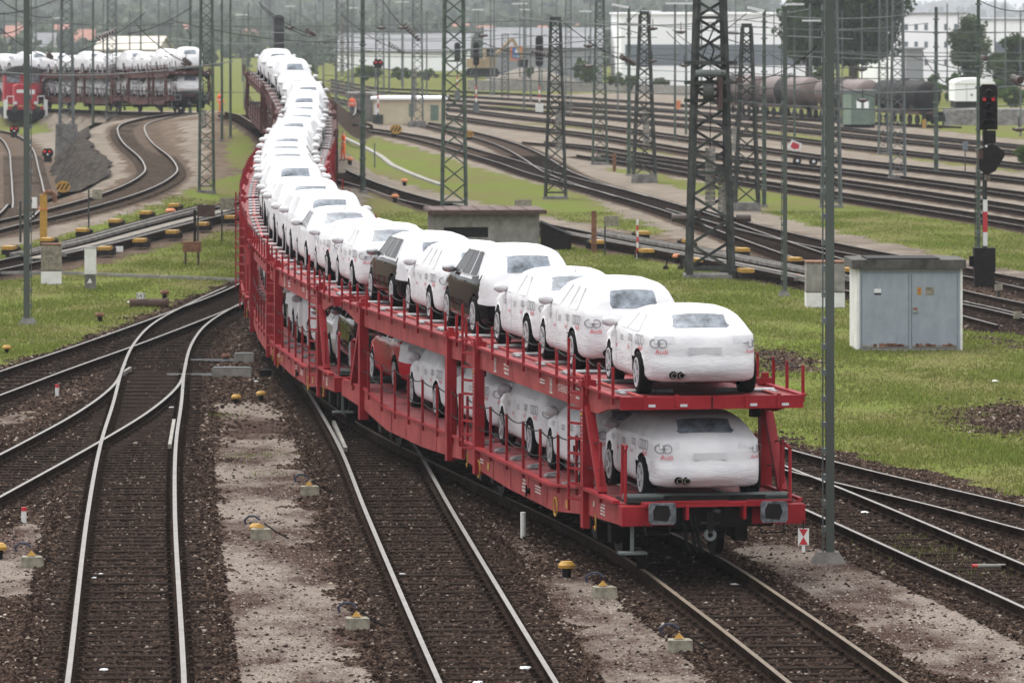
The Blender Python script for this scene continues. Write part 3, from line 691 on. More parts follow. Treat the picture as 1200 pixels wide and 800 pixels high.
    return o
def surf_patch(sh, z0, z1, rear=True, kx=.9, off=.008, name='rear_window', m='film_glass', parent=None, kb=None, curve=0):
    """pane lying on the rear (or front) slope of the body between heights z0 and z1"""
    im = int(np.argmax(sh.top[:, 1])); seg = sh.top[:im] if rear else sh.top[im:][::-1]
    zz = np.maximum.accumulate(seg[:, 1]+np.arange(len(seg))*1e-7)
    rows, nxx = 7, 10; V = []; F = []
    for i in range(rows):
        z = z0+(z1-z0)*i/(rows-1); y = float(np.interp(z, zz, seg[:, 0])); y2 = float(np.interp(z+.02, zz, seg[:, 0])); t = np.array([y2-y, .02]); t /= np.linalg.norm(t)
        nrm = np.array([-t[1], t[0]]) if rear else np.array([t[1], -t[0]])
        e = (float(sh.w(y, z))-sh.R)*(kx+(0 if kb is None else (kb-kx)*(1-i/(rows-1)))) 
        for k in range(nxx+1):
            f = -1+2*k/nxx; c = .045*(1-f*f); bow = .10*(1-f*f)*max(0, min(1, (1.1-z)/.4)) if (y < .3 or y > sh.L-.35) else 0
            V.append((e*f, y+nrm[0]*(c+off)-(bow if rear else -bow)-sh.L/2, z+nrm[1]*(c*.7+off)+curve*(f*f)*(i/(rows-1)-.5)*-.0))
    for i in range(rows-1):
        for k in range(nxx): a = i*(nxx+1)+k; F.append((a, a+1, a+nxx+2, a+nxx+1))
    b = MB(); b.add(V, F, m); return b.build(name, parent, smooth=True)
def side_pane(sh, quad, sg, off=.007, name='side_window', m='glass', parent=None, frame=None):
    (ya0, za0), (ya1, za1), (yb1, zb1), (yb0, zb0) = quad  # rear-bottom, rear-top, front-top, front-bottom
    V = []; F = []; n = 6
    for i in range(n+1):
        u = i/n
        for j in range(n+1):
            v = j/n; y = (1-v)*((1-u)*ya0+u*ya1)+v*((1-u)*yb0+u*yb1); z = (1-v)*((1-u)*za0+u*za1)+v*((1-u)*zb0+u*zb1)
            V.append((sg*(float(sh.w(y, z))+off), y-sh.L/2, z))
    for i in range(n):
        for j in range(n): a = i*(n+1)+j; F.append((a, a+1, a+n+2, a+n+1))
    b = MB(); b.add(V, F, m)
    if frame:
        ed = [V[j] for j in range(n+1)]+[V[i*(n+1)+n] for i in range(n+1)]+[V[n*(n+1)+n-j] for j in range(n+1)]+[V[(n-i)*(n+1)] for i in range(n+1)]
        b.tube([Vector(e) for e in ed], .006, frame, n=5)
    return b.build(name, parent, smooth=False)
def decal(sh, mb, shapes, yc, zc, sg, size, m):
    """project lettering onto the side wall"""
    v, f = shapes
    P = []
    for a, b_ in v:
        y = yc+sg*a*size if sg > 0 else yc-a*size
        z = zc+b_*size; P.append((sg*(float(sh.w(y, z))+.006), y-sh.L/2, z))
    mb.add(P, f, m)
def rings_geo():
    V = []; F = []
    for q in range(4):
        o = len(V); n = 22; cx = (q-1.5)*.78
        for k in range(n):
            t = 2*math.pi*k/n
            for r in (.44, .525): V.append((cx+r*math.cos(t), r*math.sin(t)))
        for k in range(n):
            a, b = 2*k, 2*((k+1) % n); F.append((o+a, o+a+1, o+b+1, o+b))
    return V, F
RINGS = rings_geo()
def rear_decal(sh, mb, shapes, xc, zc, size, m):
    im = int(np.argmax(sh.top[:, 1])); seg = sh.top[:im]; zz = np.maximum.accumulate(seg[:, 1]+np.arange(len(seg))*1e-7)
    v, f = shapes; P = []
    for a, b_ in v:
        x = xc+a*size; z = zc+b_*size; y = float(np.interp(z, zz, seg[:, 0])); e = float(sh.w(y, z))-sh.R; ff = min(1, abs(x)/e)
        over = max(0, abs(x)-e); bow = .10*(1-ff*ff)*max(0, min(1, (1.1-z)/.4))
        P.append((x, y-.035-bow+over*over/(2*sh.R)*1.3-sh.L/2, z))
    mb.add(P, f, m)
_wheel = {}
def wheel_proto(r, w=.225):
    t = MB(); n = 28
    prof = [(-w/2, r*.66), (-w/2, r*.93), (-w/2+.025, r), (w/2-.025, r), (w/2, r*.93), (w/2, r*.66)]
    V = [(a, b*math.cos(2*math.pi*k/n), b*math.sin(2*math.pi*k/n)) for a, b in prof for k in range(n)]
    F = [(i*n+k, i*n+(k+1) % n, (i+1)*n+(k+1) % n, (i+1)*n+k) for i in range(len(prof)-1) for k in range(n)]
    t.add(V, F, 'black_rubber'); t.cyl((-w/2+.06, 0, 0), (w/2-.06, 0, 0), r*.66, 'black_steel', n=20)
    rm = MB()
    for xx in (w/2+.004, ):
        rm.ring((xx-.012, 0, 0), (1, 0, 0), r*.665, r*.045, 'alloy', n=28, th=.016)
        for k in range(5):
            for dd in (-.16, .16):
                a = 2*math.pi*k/5; p0 = (xx-.015, math.cos(a)*.04, math.sin(a)*.04); p1 = (xx-.01, math.cos(a+dd)*r*.65, math.sin(a+dd)*r*.65); rm.bar(p0, p1, .032, .022, 'alloy')
        rm.cyl((xx-.03, 0, 0), (xx+.004, 0, 0), r*.16, 'alloy', n=14)
    return t, rm
def add_wheels(sh, parent):
    key = round(sh.wr, 3)
    if key not in _wheel:
        t, rm = wheel_proto(sh.wr); a = t.build('wheel', smooth=False); b = rm.build('rim', smooth=False); _wheel[key] = (a.data, b.data); bpy.data.objects.remove(a); bpy.data.objects.remove(b)
    for ax in sh.axles:
        for sg in (-1, 1):
            w = bpy.data.objects.new('wheel', _wheel[key][0]); C.objects.link(w); w.parent = parent; w.location = (sg*(sh.hw-.125), ax-sh.L/2, sh.wr); w.rotation_euler = (0, 0, 0 if sg > 0 else math.pi)
            r = bpy.data.objects.new('rim', _wheel[key][1]); C.objects.link(r); r.parent = w
def add_mirrors(sh, yb, parent, m='wrap', size=1.0):
    for sg in (-1, 1):
        b = MB(); x = sg*(sh.hw+.055); b.sph((x, yb-sh.L/2, sh.belt+.085), .12*size, m, (1.1, .75, .72), 12, 8, .10)
        b.bar((sg*(sh.hw-.12), yb-sh.L/2+.02, sh.belt+.03), (x, yb-sh.L/2, sh.belt+.05), .07, .06, m); b.build('mirror', parent, smooth=True)
def make_car(kind):
    """returns root Empty with parts; kinds differ in outline and how much of the wrap is on"""
    P = dict(
        fastback=dict(prof=[(.10, .22), (.02, .31), (.0, .50), (.05, .60), (.07, .80), (.13, .94), (.21, .99), (.52, 1.20), (.72, 1.27), (1.3, 1.315), (1.9, 1.31), (2.5, 1.22), (3.0, 1.02), (3.3, .92), (3.8, .85), (4.12, .74), (4.24, .58), (4.26, .40), (4.16, .24)], L=4.26, hw=.935, belt=.93, roof=1.315, axles=(.78, 3.30), zw=(1.02, 1.215)),
        estate=dict(prof=[(.12, .24), (.03, .33), (.0, .50), (.03, .68), (.06, .86), (.14, 1.0), (.28, 1.22), (.45, 1.36), (.8, 1.44), (1.6, 1.475), (2.3, 1.465), (2.8, 1.37), (3.3, 1.12), (3.6, .99), (4.15, .89), (4.5, .76), (4.66, .58), (4.69, .40), (4.6, .24)], L=4.69, hw=.915, belt=.97, roof=1.475, axles=(.98, 3.76), zw=(1.04, 1.32)),
        sedan=dict(prof=[(.12, .24), (.03, .33), (.0, .50), (.03, .72), (.05, .90), (.12, .985), (.45, 1.01), (.72, 1.06), (1.15, 1.27), (1.6, 1.385), (2.2, 1.42), (2.7, 1.36), (3.25, 1.12), (3.55, .98), (4.1, .88), (4.48, .75), (4.64, .58), (4.67, .40), (4.58, .24)], L=4.67, hw=.905, belt=.95, roof=1.42, axles=(.99, 3.78), zw=(1.07, 1.29)),
        suv=dict(prof=[(.12, .30), (.03, .40), (.0, .56), (.03, .76), (.07, .95), (.17, 1.12), (.36, 1.36), (.58, 1.50), (1.0, 1.585), (1.7, 1.62), (2.35, 1.60), (2.85, 1.48), (3.3, 1.24), (3.6, 1.10), (4.1, 1.01), (4.45, .88), (4.60, .68), (4.63, .46), (4.54, .30)], L=4.63, hw=.935, belt=1.06, roof=1.62, axles=(.95, 3.72), wr=.36, zw=(1.16, 1.45)),
    )
    base = {'fastback': 'fastback', 'estate': 'estate', 'sedan': 'sedan', 'suv': 'suv', 'black_suv': 'suv', 'black_estate': 'estate', 'bare_sedan': 'sedan', 'red_sedan': 'sedan', 'dark_suv': 'suv', 'silver_estate': 'estate'}[kind]
    p = dict(P[base]); zw = p.pop('zw'); sh = CarShape(**p)
    root = empty('wrapped_car')
    side = {'black_suv': 'black_car', 'black_estate': 'black_car', 'bare_sedan': 'wrap', 'red_sedan': 'red_car', 'dark_suv': 'black_car', 'silver_estate': 'silver_car'}.get(kind, 'wrap')
    top = {'dark_suv': 'black_car', 'silver_estate': 'wrap'}.get(kind, 'wrap'); low = side if side != 'wrap' else None
    car_mesh(sh, 'body', side, top, low, root, seed=len(kind))
    surf_patch(sh, zw[0], zw[1], True, .86, kb=.84, parent=root, m='film_glass')
    surf_patch(sh, sh.belt+.12, sh.roof-.10, False, .9, name='windscreen', m='wrap_thin' if side == 'wrap' else 'glass', parent=root)
    bare = side != 'wrap' or kind == 'bare_sedan'
    b, r = sh.belt+.03, sh.roof-.10; mm, fr = ('glass', 'chrome') if bare else ('wrap_thin', None)
    yr0, yf0 = {'fastback': (.85, 2.85), 'estate': (.75, 3.1), 'sedan': (1.15, 3.1), 'suv': (.75, 3.15)}[base]
    yr1, yf1 = {'fastback': (1.05, 2.3), 'estate': (.85, 2.55), 'sedan': (1.5, 2.5), 'suv': (.98, 2.6)}[base]
    cuts = [0, .28, .62, 1.0] if base in ('estate', 'suv') else [0, .46, 1.0]
    for sg in (-1, 1):
        for c0, c1 in zip(cuts[:-1], cuts[1:]):
            g = .012; f = lambda c, a, b2: a+(b2-a)*c
            q = [(f(c0, yr0, yf0)+g*2, b), (f(c0, yr1, yf1)+g*2, r), (f(c1, yr1, yf1)-g*2, r), (f(c1, yr0, yf0)-g*2, b)]
            side_pane(sh, q, sg, m=mm, parent=root, frame=fr)
    if side == 'wrap':
        for sg in (-1, 1):
            b_ = MB()
            for yy in ((1.35, 2.35, 3.2) if base != 'fastback' else (1.2, 2.55)):
                zs_ = np.linspace(.34, sh.belt+.02, 9); V = []
                for z in zs_:
                    xx = sg*(float(sh.w(yy, z))+.005); V += [(xx, yy-.012+.10*(z-.6)-sh.L/2, z), (xx, yy+.012+.10*(z-.6)-sh.L/2, z)]
                b_.add(V, [(2*i, 2*i+1, 2*i+3, 2*i+2) for i in range(8)], 'wrap_thin')
            b_.build('cover_seam', root)
    add_mirrors(sh, yf0-.05, root, 'wrap' if side == 'wrap' else 'silver_car')
    add_wheels(sh, root)
    fn = MB(); zf = sh.roof+.025; yf = -sh.L/2+(1.05 if base != 'fastback' else .95); fn.add([(-.02, yf, zf-.06), (.02, yf, zf-.06), (0, yf+.16, zf-.04), (0, yf+.02, zf+.05)], [(0, 1, 3), (1, 2, 3), (2, 0, 3)], 'wrap' if side != 'silver_car' else 'silver_car'); fn.build('roof_antenna', root)
    ex = MB(); im = -.11-sh.L/2
    ex.cyl((-.49, im+.02, .328), (-.49, im+.1, .328), .062, 'black_rubber', n=14); ex.cyl((-.37, im+.02, .328), (-.37, im+.1, .328), .062, 'black_rubber', n=14)
    for k in (-.49, -.37): ex.ring((k, im-.005, .325), (0, 1, 0), .042, .007, 'chrome', n=16, th=.02); ex.cyl((k, im, .325), (k, im+.01, .325), .036, 'black_rubber', n=14)
    ex.build('exhaust', root)
    if base != 'suv':
        zc = .86
        for sg in (-1, 1):
            V = []; F = []
            im_ = int(np.argmax(sh.top[:, 1])); seg = sh.top[:im_]; zz = np.maximum.accumulate(seg[:, 1]+np.arange(len(seg))*1e-7)
            for i in range(4):
                for j in range(5):
                    x = sg*(.46+.30*j/4); z = zc-.055+.11*i/3+.015*j/4; e = float(sh.w(0, z))-sh.R; ff = min(1, abs(x)/e); V.append((x, float(np.interp(z, zz, seg[:, 0]))-.009-.10*(1-ff*ff)*max(0, min(1, (1.1-z)/.4))-.045*(1-ff*ff)-sh.L/2, z))
            for i in range(3):
                for j in range(4): a = i*5+j; F.append((a, a+1, a+6, a+5))
            b_ = MB(); b_.add(V, F, 'wrap_thin'); b_.build('covered_tail_lamp', root, smooth=True)
        b_ = MB(); z = .70; yy = float(np.interp(z, zz, seg[:, 0]))-.014-.145-sh.L/2; b_.add([(-.26, yy+.012, z-.055), (.26, yy+.012, z-.055), (.26, yy+.012, z+.055), (-.26, yy+.012, z+.055)], [(0, 1, 2, 3)], 'wrap_thin'); b_.build('covered_plate', root)
    if side != 'wrap':
        for sg in (-1, 1):
            t = MB(); t.bb(sg*.42-.2, sg*.42+.2, -sh.L/2-.055, -sh.L/2+.06, .50, .535, 'tail_lamp'); t.build('reflector', root)
            h = MB()
            for yy in (1.75, 2.75): h.bar((sg*(float(sh.w(yy, sh.belt-.1))+.02), yy-sh.L/2, sh.belt-.1), (sg*(float(sh.w(yy+.2, sh.belt-.1))+.02), yy+.2-sh.L/2, sh.belt-.1), .02, .03, 'chrome' if side != 'silver_car' else 'silver_car')
            h.build('door_handle', root)
    return root, sh
def add_prints(root, sh, scale=1.0, rear=True):
    b = MB(); au = text_geo('Audi')
    for sg in (-1, 1):
        decal(sh, b, RINGS, .72, .84, sg, .15*scale, 'print_grey'); decal(sh, b, RINGS, 1.35, .84, sg, .10, 'print_grey'); decal(sh, b, RINGS, 2.05, .80, sg, .085, 'print_grey'); decal(sh, b, RINGS, 2.95, .80, sg, .075, 'print_grey')
        decal(sh, b, au, .62, .715, sg, .12, 'print_red'); decal(sh, b, au, 1.45, .69, sg, .10, 'print_red'); decal(sh, b, au, 2.5, .66, sg, .10, 'print_red')
    if rear:
        H2 = (RINGS[0][44:132], [tuple(i-44 for i in f) for f in RINGS[1][22:66]]); rear_decal(sh, b, H2, -.70, .81, .135*scale, 'print_grey'); rear_decal(sh, b, au, -.66, .68, .10, 'print_red'); rear_decal(sh, b, H2, .80, .80, .12*scale, 'print_grey'); rear_decal(sh, b, au, .74, .68, .08, 'print_red')
    o = b.build('printed_logo', root); return o
PATH = resample(cr_spline(TRAIN, .5), .5); PS = np.r_[0, np.cumsum(np.linalg.norm(np.diff(PATH, axis=0), axis=1))]
def path_at(PATH, PS, s): return np.array([np.interp(s, PS, PATH[:, 0]), np.interp(s, PS, PATH[:, 1])])
def s_of_d(d): return float(np.interp(d, PATH[:, 1], PS))
def hz(x, d): return float(zt(x, d))
# ------------------------------------------------------------------ car carrier wagons
LS = 13.9
def floor_z(t, rev):
    """lower floor height along a section; t measured from the section's outer (buffered) end"""
    return float(np.interp(t, [0, 2.6, 5.4, 14.3], [1.12, 1.12, .92, .97]))
def make_section(root, T, outer_first=True, detail=True, red='wagon_red', marks=True, endgear=True):
    """one half of the articulated wagon; local y from 0 (outer end) to LS (joint); T maps local to root space"""
    worn = 'wagon_red_worn' if red == 'wagon_red' else red; deck = 'deck_plate' if red == 'wagon_red' else red
    def put(mb, name, parent=None):
        mb.v = [tuple(T @ Vector(v)) for v in mb.v]; return mb.build(name, parent or root)
    ts = [0, 2.6, 5.4, 9.5, LS]; b = MB()
    hwd = 1.44
    for sg in (-1, 1):      # fish-bellied side sills as prisms
        pts = [(t, floor_z(t, 0)) for t in ts]+[(LS, .64), (LS-.9, .60), (9.5, .52), (5.4, .52), (2.6, .72), (0, .80)]
        x0, x1 = (hwd-.05, hwd) if sg > 0 else (-hwd, -hwd+.05)
        b.prism(pts, 'x', x0, x1, worn)
        b.prism([(t, floor_z(t, 0)+.002) for t in ts]+[(t, floor_z(t, 0)+.05) for t in ts[::-1]], 'x', sg*(hwd+.03)-.06, sg*(hwd+.03)+.0 if sg > 0 else sg*(hwd+.03)+.06, red)
        for k in range(5): b.bar((sg*(hwd+.006), 6.0+k*1.7, .56), (sg*(hwd+.006), 6.0+k*1.7, .90), .012, .05, worn)
    put(b, 'side_sill')
    b = MB()
    for a, c in zip(ts[:-1], ts[1:]):
        za, zc = floor_z(a, 0), floor_z(c, 0)
        b.prism([(a, za-.04), (c, zc-.04), (c, zc), (a, za)], 'x', -hwd+.051, hwd-.051, deck)
    b.bb(-.55, .55, 2.8, LS-.3, .55, .86, 'black_steel')
    for k in range(7): b.bb(-hwd+.1, hwd-.1, 1.2+k*2.0, 1.35+k*2.0, .68, .88, 'black_steel')
    for k in range(9):
        yy = 1+k*1.5; z = floor_z(yy, 0)
        for sg in (-1, 1): b.bar((sg*.55, yy, z+.012), (sg*.55, yy+1.2, z+.012), .05, .02, 'galvanised')
    put(b, 'lower_deck')
    b = MB(); zt_ = 2.74
    for sg in (-1, 1):
        x0, x1 = (hwd-.05, hwd) if sg > 0 else (-hwd, -hwd+.05)
        b.prism([(-.1, zt_), (LS+.05, zt_), (LS+.05, zt_-.34), (LS-1.0, zt_-.36), (1.7, zt_-.36), (.9, zt_-.24), (-.1, zt_-.15)], 'x', x0, x1, worn)
        b.prism([(-.1, zt_+.002), (LS+.05, zt_+.002), (LS+.05, zt_+.04), (-.1, zt_+.04)], 'x', sg*(hwd+.02)-.05, sg*(hwd+.02)+.05, red)
        b.bar((sg*(hwd-.35), 0, zt_+.02), (sg*(hwd-.35), LS, zt_+.02), .08, .03, worn)
    put(b, 'upper_beam')
    b = MB()
    b.bb(-hwd+.051, -.25, 0, LS, zt_-.045, zt_-.005, deck); b.bb(.25, hwd-.051, 0, LS, zt_-.045, zt_-.005, deck); b.bb(-.25, .25, 0, LS, zt_-.055, zt_-.02, worn)
    for k in range(12): b.bb(-hwd+.06, hwd-.06, .4+k*1.2, .48+k*1.2, zt_-.14, zt_-.05, worn)
    b.bb(-hwd, hwd, -.18, -.1, zt_-.17, zt_+.03, red)
    for q in (-1.05, -.55, .55, 1.05): b.bb(q-.03, q+.03, -.2, -.18, zt_-.17, zt_+.06, red); b.bb(q+.05, q+.16, -.19, -.18, zt_-.13, zt_-.09, 'wrap_thin')
    b.bb(-.012, .012, -.186, -.18, zt_-.17, zt_+.03, 'black_steel')
    for q in (-.9, -.3, .3, .9): b.bb(q-.12, q+.12, -.02, .5, zt_-.12, zt_-.06, 'black_steel')
    for k in range(6):
        yy = 1.0+k*2.3
        for sg in (-1, 1): b.cyl((sg*1.25, yy, zt_+.03), (sg*.35, yy+.1, zt_+.03), .035, 'galvanised', n=8); b.bar((sg*1.2, yy-.3, zt_+.02), (sg*1.2, yy+.3, zt_+.02), .08, .03, 'galvanised')
    put(b, 'upper_deck')
    for sg in (-1, 1):
        for t, brace in ((2.5, -1), (LS-1.25, 0)):
            b = MB(); x = sg*(hwd-.0); b.bb(x-.09, x+.09, t-.11, t+.11, .52, zt_+.12, red); b.bb(x-.12, x+.12, t-.14, t+.14, zt_+.02, zt_+.12, red); b.box((x, t, zt_+.16), (.10, .10, .08), red)
            b.bb(x-.12*(sg > 0)-.0-(.12 if sg > 0 else -.0), x+(.0 if sg > 0 else .12), t-.1, t+.1, zt_-.5, zt_-.1, 'black_steel')
            put(b, 'post')
            if brace:
                b = MB(); b.bar((x, t-.14, zt_-.30), (x, t-1.25, floor_z(0, 0)+.04), .14, .12, red); put(b, 'brace')
            if detail and brace and sg < 0 or (detail and sg < 0 and t > 5):
                b = MB(); y0 = t+.20; y1 = t+.52
                b.bar((x-.2, y1, .75), (x-.2, y1, zt_+.75), .04, .04, red)
                for k in range(9): b.bar((x-.05, t+.11, .95+k*.24), (x-.2, y1, .95+k*.24), .04, .04, red)
                put(b, 'ladder')
    # rails: stanchions and cables
    for sg in (-1, 1):
        us = [.1, 1.2, 2.15]+[3.3+1.52*k for k in range(7)]+[LS-.3]
        up = MB()
        for t in us:
            st = MB() if marks else up
            st.bb(sg*1.50-.022, sg*1.50+.022, t-.022, t+.022, zt_-.1, zt_+.47, red)
            if marks: put(st, 'stanchion')
        for (a, c) in zip(us[:-1], us[1:]):
            up.tube([Vector((sg*1.50, a+(c-a)*q/4, zt_+.45-.05*math.sin(math.pi*q/4))) for q in range(5)], .012, 'cable_black', n=4)
        put(up, 'guard_cable' if marks else 'upper_railing')
        lo = MB(); ls_ = [1.3]+[3.3+1.6*k for k in range(7)]+[LS-.2]
        for t in ls_:
            z = floor_z(t, 0); st = MB() if marks else lo; st.bb(sg*1.46-.022, sg*1.46+.022, t-.022, t+.022, z-.1, z+.85, red)
            if marks: put(st, 'stanchion')
        for (a, c) in zip(ls_[:-1], ls_[1:]):
            for hh in (.83, .42):
                lo.tube([Vector((sg*1.46, a+(c-a)*q/4, floor_z(a+(c-a)*q/4, 0)+hh-.06*math.sin(math.pi*q/4))) for q in range(5)], .012, 'cable_black', n=4)
        if endgear:
            t = .12; z = floor_z(0, 0); hp = MB()
            hp.tube([Vector((sg*1.30, t, z)), Vector((sg*1.30, t, z+.80)), Vector((sg*1.26, t+.1, z+.86)), Vector((sg*1.26, t+.42, z+.86)), Vector((sg*1.26, t+.46, z))], .026, red, n=6); put(hp, 'hand_hoop')
        put(lo, 'guard_cable' if marks else 'lower_railing')
    # running gear
    for t in (3.1,) + ((LS,) if outer_first == 'joint' else ()):
        for sg in (-1, 1):
            b = MB(); b.cyl((sg*.70, t, .44), (sg*.82, t, .44), .44, 'black_steel', n=28); b.cyl((sg*.80, t, .44), (sg*.86, t, .44), .25, 'rail_side', n=16); put(b, 'wheel')
        b = MB(); b.cyl((-.9, t, .44), (.9, t, .44), .08, 'black_steel')
        for sg in (-1, 1):
            b.bb(sg*1.08-.12, sg*1.08+.12, t-.16, t+.16, .30, .58, 'black_steel'); b.prism([(t-.6, .62), (t-.3, .54), (t, .52), (t+.3, .54), (t+.6, .62), (t+.6, .68), (t, .60), (t-.6, .68)], 'x', sg*1.08-.05, sg*1.08+.05, 'black_steel')
            b.bb(sg*1.0-.1, sg*1.0+.1, t-.85, t-.55, .3, .75, 'black_steel'); b.bb(sg*1.0-.1, sg*1.0+.1, t+.55, t+.8, .3, .75, 'black_steel')
        put(b, 'axle')
    if marks:
        b = MB(); xs_ = -hwd-.008
        def tx(s, size, t, z, xx=xs_): add_text(b, s, size, (xx, t, z), T_ux, (0, 0, 1), 'stencil')
        T_ux = Vector((0, -1, 0))
        tx('SCHENKER AG', .17, 4.4, zt_-.17)
        def rows(t, z, n, w, h=.035):          # small stencilled lines, too small to read in the photo
            for k in range(n):
                y = t-w/2
                while y < t+w/2: l = random.uniform(.03, .07); b.box((xs_, y, z-k*h*2), (.008, l, h), 'stencil'); y += l+random.uniform(.012, .05)
        rows(3.3, zt_-.08, 3, .30); rows(2.9, .98, 2, .42, .025); rows(1.2, 1.0, 4, .3, .025); rows(6.4, zt_-.14, 2, .4, .025); rows(9.8, zt_-.12, 3, .42); rows(6.8, .80, 3, .45, .025); rows(8.1, .80, 4, .28, .03); rows(12.3, .8, 2, .3, .025)
        for t in (5.6, 10.9): b.box((xs_, t, zt_-.30), (.01, .22, .02), 'stencil'); b.box((xs_, t-.06, zt_-.18), (.01, .02, .24), 'stencil'); b.box((xs_, t+.06, zt_-.18), (.01, .02, .24), 'stencil'); b.box((xs_, t, zt_-.16), (.01, .12, .02), 'stencil')
        for t in (4.2, 11.6):
            b.box((xs_, t, .74), (.012, .16, .13), 'yellow_paint'); b.ring((xs_-.02, t+.9, .62), (1, 0, 0), .15, .012, 'yellow_paint', n=18, th=.012)
        b.ring((xs_, 1.9, .95), (1, 0, 0), .035, .01, 'stencil', n=12)
        for t in (1.6, 13.6): b.tube([Vector((xs_-.03, t, .82)), Vector((xs_-.03, t, .62)), Vector((xs_-.03, t+.05, .56)), Vector((xs_-.03, t+.1, .62))], .014, 'yellow_paint', n=5)
        for t in (2.5, LS-1.25):
            for k in range(9): b.box((xs_-.085, t-.02, 1.9+k*.06), (.006, .05 if k % 2 else .08, .012), 'stencil')
            b.box((xs_-.085, t, zt_-.62+.2), (.02, .16, .03), 'yellow_paint')
        put(b, 'stencilled_marks')
        for t in (7.6, 1.9):
            b = MB(); b.cyl((xs_-.05, t, .66), (xs_+.02, t, .66), .05, 'black_steel', n=12); b.bar((xs_-.05, t, .56), (xs_-.05, t, .76), .03, .03, 'black_steel'); b.build('valve', root) if False else put(b, 'valve')
        for t in [3.3+1.6*k for k in range(7)]:
            b = MB(); z = floor_z(t+.6, 0)
            b.cyl((-1.25, t+.5, z+.05), (-1.0, t+.7, z+.06), .03, 'galvanised', n=7); b.box((-1.2, t+.55, z+.03), (.16, .22, .04), 'galvanised'); put(b, 'wheel_chock')
    if endgear:
        b = MB(); z = floor_z(0, 0)
        b.bb(-1.44, -.95, -.32, .0, z-.32, z-.02, red); b.bb(.95, 1.44, -.32, .0, z-.32, z-.02, red); b.bb(-.95, .95, -.2, .0, z-.36, z-.05, 'black_steel')
        b.bb(-1.1, 1.1, -.42, -.1, z-.03, z+.03, red); b.bb(-1.3, 1.3, -.08, .9, z+.005, z+.03, 'black_steel'); b.cyl((-1.3, .35, z+.07), (1.3, .35, z+.07), .05, 'mast_grey', n=8); b.bb(-.7, .9, .05, .12, z+.03, z+.10, 'black_steel')  # black sheet on the floor end stands in for shade under the car
        b.bar((-.9, -.40, z+.05), (.2, -.40, z+.05), .05, .03, red); b.bar((.5, -.40, z+.05), (1.2, -.40, z+.05), .05, .03, red); b.bb(-.95, -.62, -.24, -.2, z-.32, z-.05, red); b.bb(.62, .95, -.24, -.2, z-.32, z-.05, red)
        for sg in (-1, 1): b.bb(sg*.45-.02, sg*.45+.02, -.5, -.2, z-.22, z-.0, red); b.tube([Vector((sg*1.1, -.35, z-.3)), Vector((sg*1.08, -.42, z-.44)), Vector((sg*.72, -.42, z-.44)), Vector((sg*.70, -.35, z-.3))], .014, 'black_steel', n=5)
        put(b, 'end_beam')
        for sg in (-1, 1):
            b = MB(); x = sg*.875; b.cyl((x, -.2, z-.1), (x, -.62, z-.1), .11, 'black_steel', n=16)
            pts = [(x-.21, z-.22), (x-.18, z-.265), (x+.18, z-.265), (x+.21, z-.22), (x+.21, z+.02), (x+.18, z+.06), (x-.18, z+.06), (x-.21, z+.02)]
            b.prism(pts, 'y', -.66, -.61, 'buffer_steel'); b.prism([(x-.14, z-.20), (x+.08, z-.22), (x+.13, z-.1), (x+.09, z+.02), (x-.1, z+.03), (x-.15, z-.06)], 'y', -.664, -.655, 'black_steel'); put(b, 'buffer')
        b = MB()
        b.bar((0, -.1, z-.16), (0, -.52, z-.16), .08, .12, 'black_steel'); b.cyl((0, -.5, z-.2), (0, -.58, z-.08), .05, 'black_steel')
        b.bar((-.1, -.5, z-.12), (-.1, -.5, z-.40), .09, .07, 'black_steel'); b.ring((-.1, -.5, z-.45), (0, 1, 0), .07, .025, 'mast_grey', n=14, th=.03)
        b.bar((-.1, -.48, z-.45), (-.1, -.4, z-.62), .06, .06, 'black_steel'); b.cyl((-.24, -.5, z-.28), (.06, -.5, z-.28), .03, 'black_steel')
        for xx in (-.38, -.3, -.5): b.tube([Vector((xx, -.25, z-.2)), Vector((xx+.02, -.42, z-.35)), Vector((xx+.05, -.42, z-.62)), Vector((xx+.12, -.38, z-.72))], .028, 'black_rubber', n=6)
        put(b, 'coupling')
        b = MB(); b.bar((-1.25, -.15, z-.1), (-1.25, -.15, z-.72), .05, .05, 'mast_grey'); b.box((-1.25, -.18, z-.74), (.42, .26, .035), 'mast_grey'); b.bar((-1.1, -.1, z-.76), (-1.05, .05, z-1.0), .16, .03, 'black_steel'); put(b, 'step')
def wagon(s0, label, detail=True, red='wagon_red', marks=True, PATHX=None, PSX=None, zoff=0):
    P_X, S_X = (PATH, PS) if PATHX is None else (PATHX, PSX)
    def frame(sa, sb, rev):
        """outer end at sa, joint end at sb"""
        a = path_at(P_X, S_X, sa+(3.1 if sb > sa else -3.1)); b = path_at(P_X, S_X, sb); za, zb = hz(*a), hz(*b)
        d = Vector((b[0]-a[0], b[1]-a[1], zb-za)).normalized(); u = d.cross(Vector((0, 0, 1))).normalized(); n = u.cross(d)
        o = Vector((b[0], b[1], zb))-d*LS
        return Matrix(((u.x, d.x, n.x, o.x), (u.y, d.y, n.y, o.y), (u.z, d.z, n.z, o.z), (0, 0, 0, 1)))
    Tm = frame(s0, s0+LS, 0); Tn = frame(s0+2*LS+.4, s0+LS+.4, 1)
    o0 = path_at(P_X, S_X, s0+LS); org = Vector((o0[0], o0[1], hz(*o0)))
    root = empty('car_carrier_wagon', org); tag(root, label, 'railway wagon', 'car carrier wagons of the train')
    inv = Matrix.Translation(-org)
    make_section(root, inv@Tm, 'joint', detail, red, marks)
    make_section(root, inv@Tn, 'outer', detail, red, marks)
    return Tm, Tn
S_END = s_of_d(84.2)
WL = 2*LS+.4+1.5
frames = []
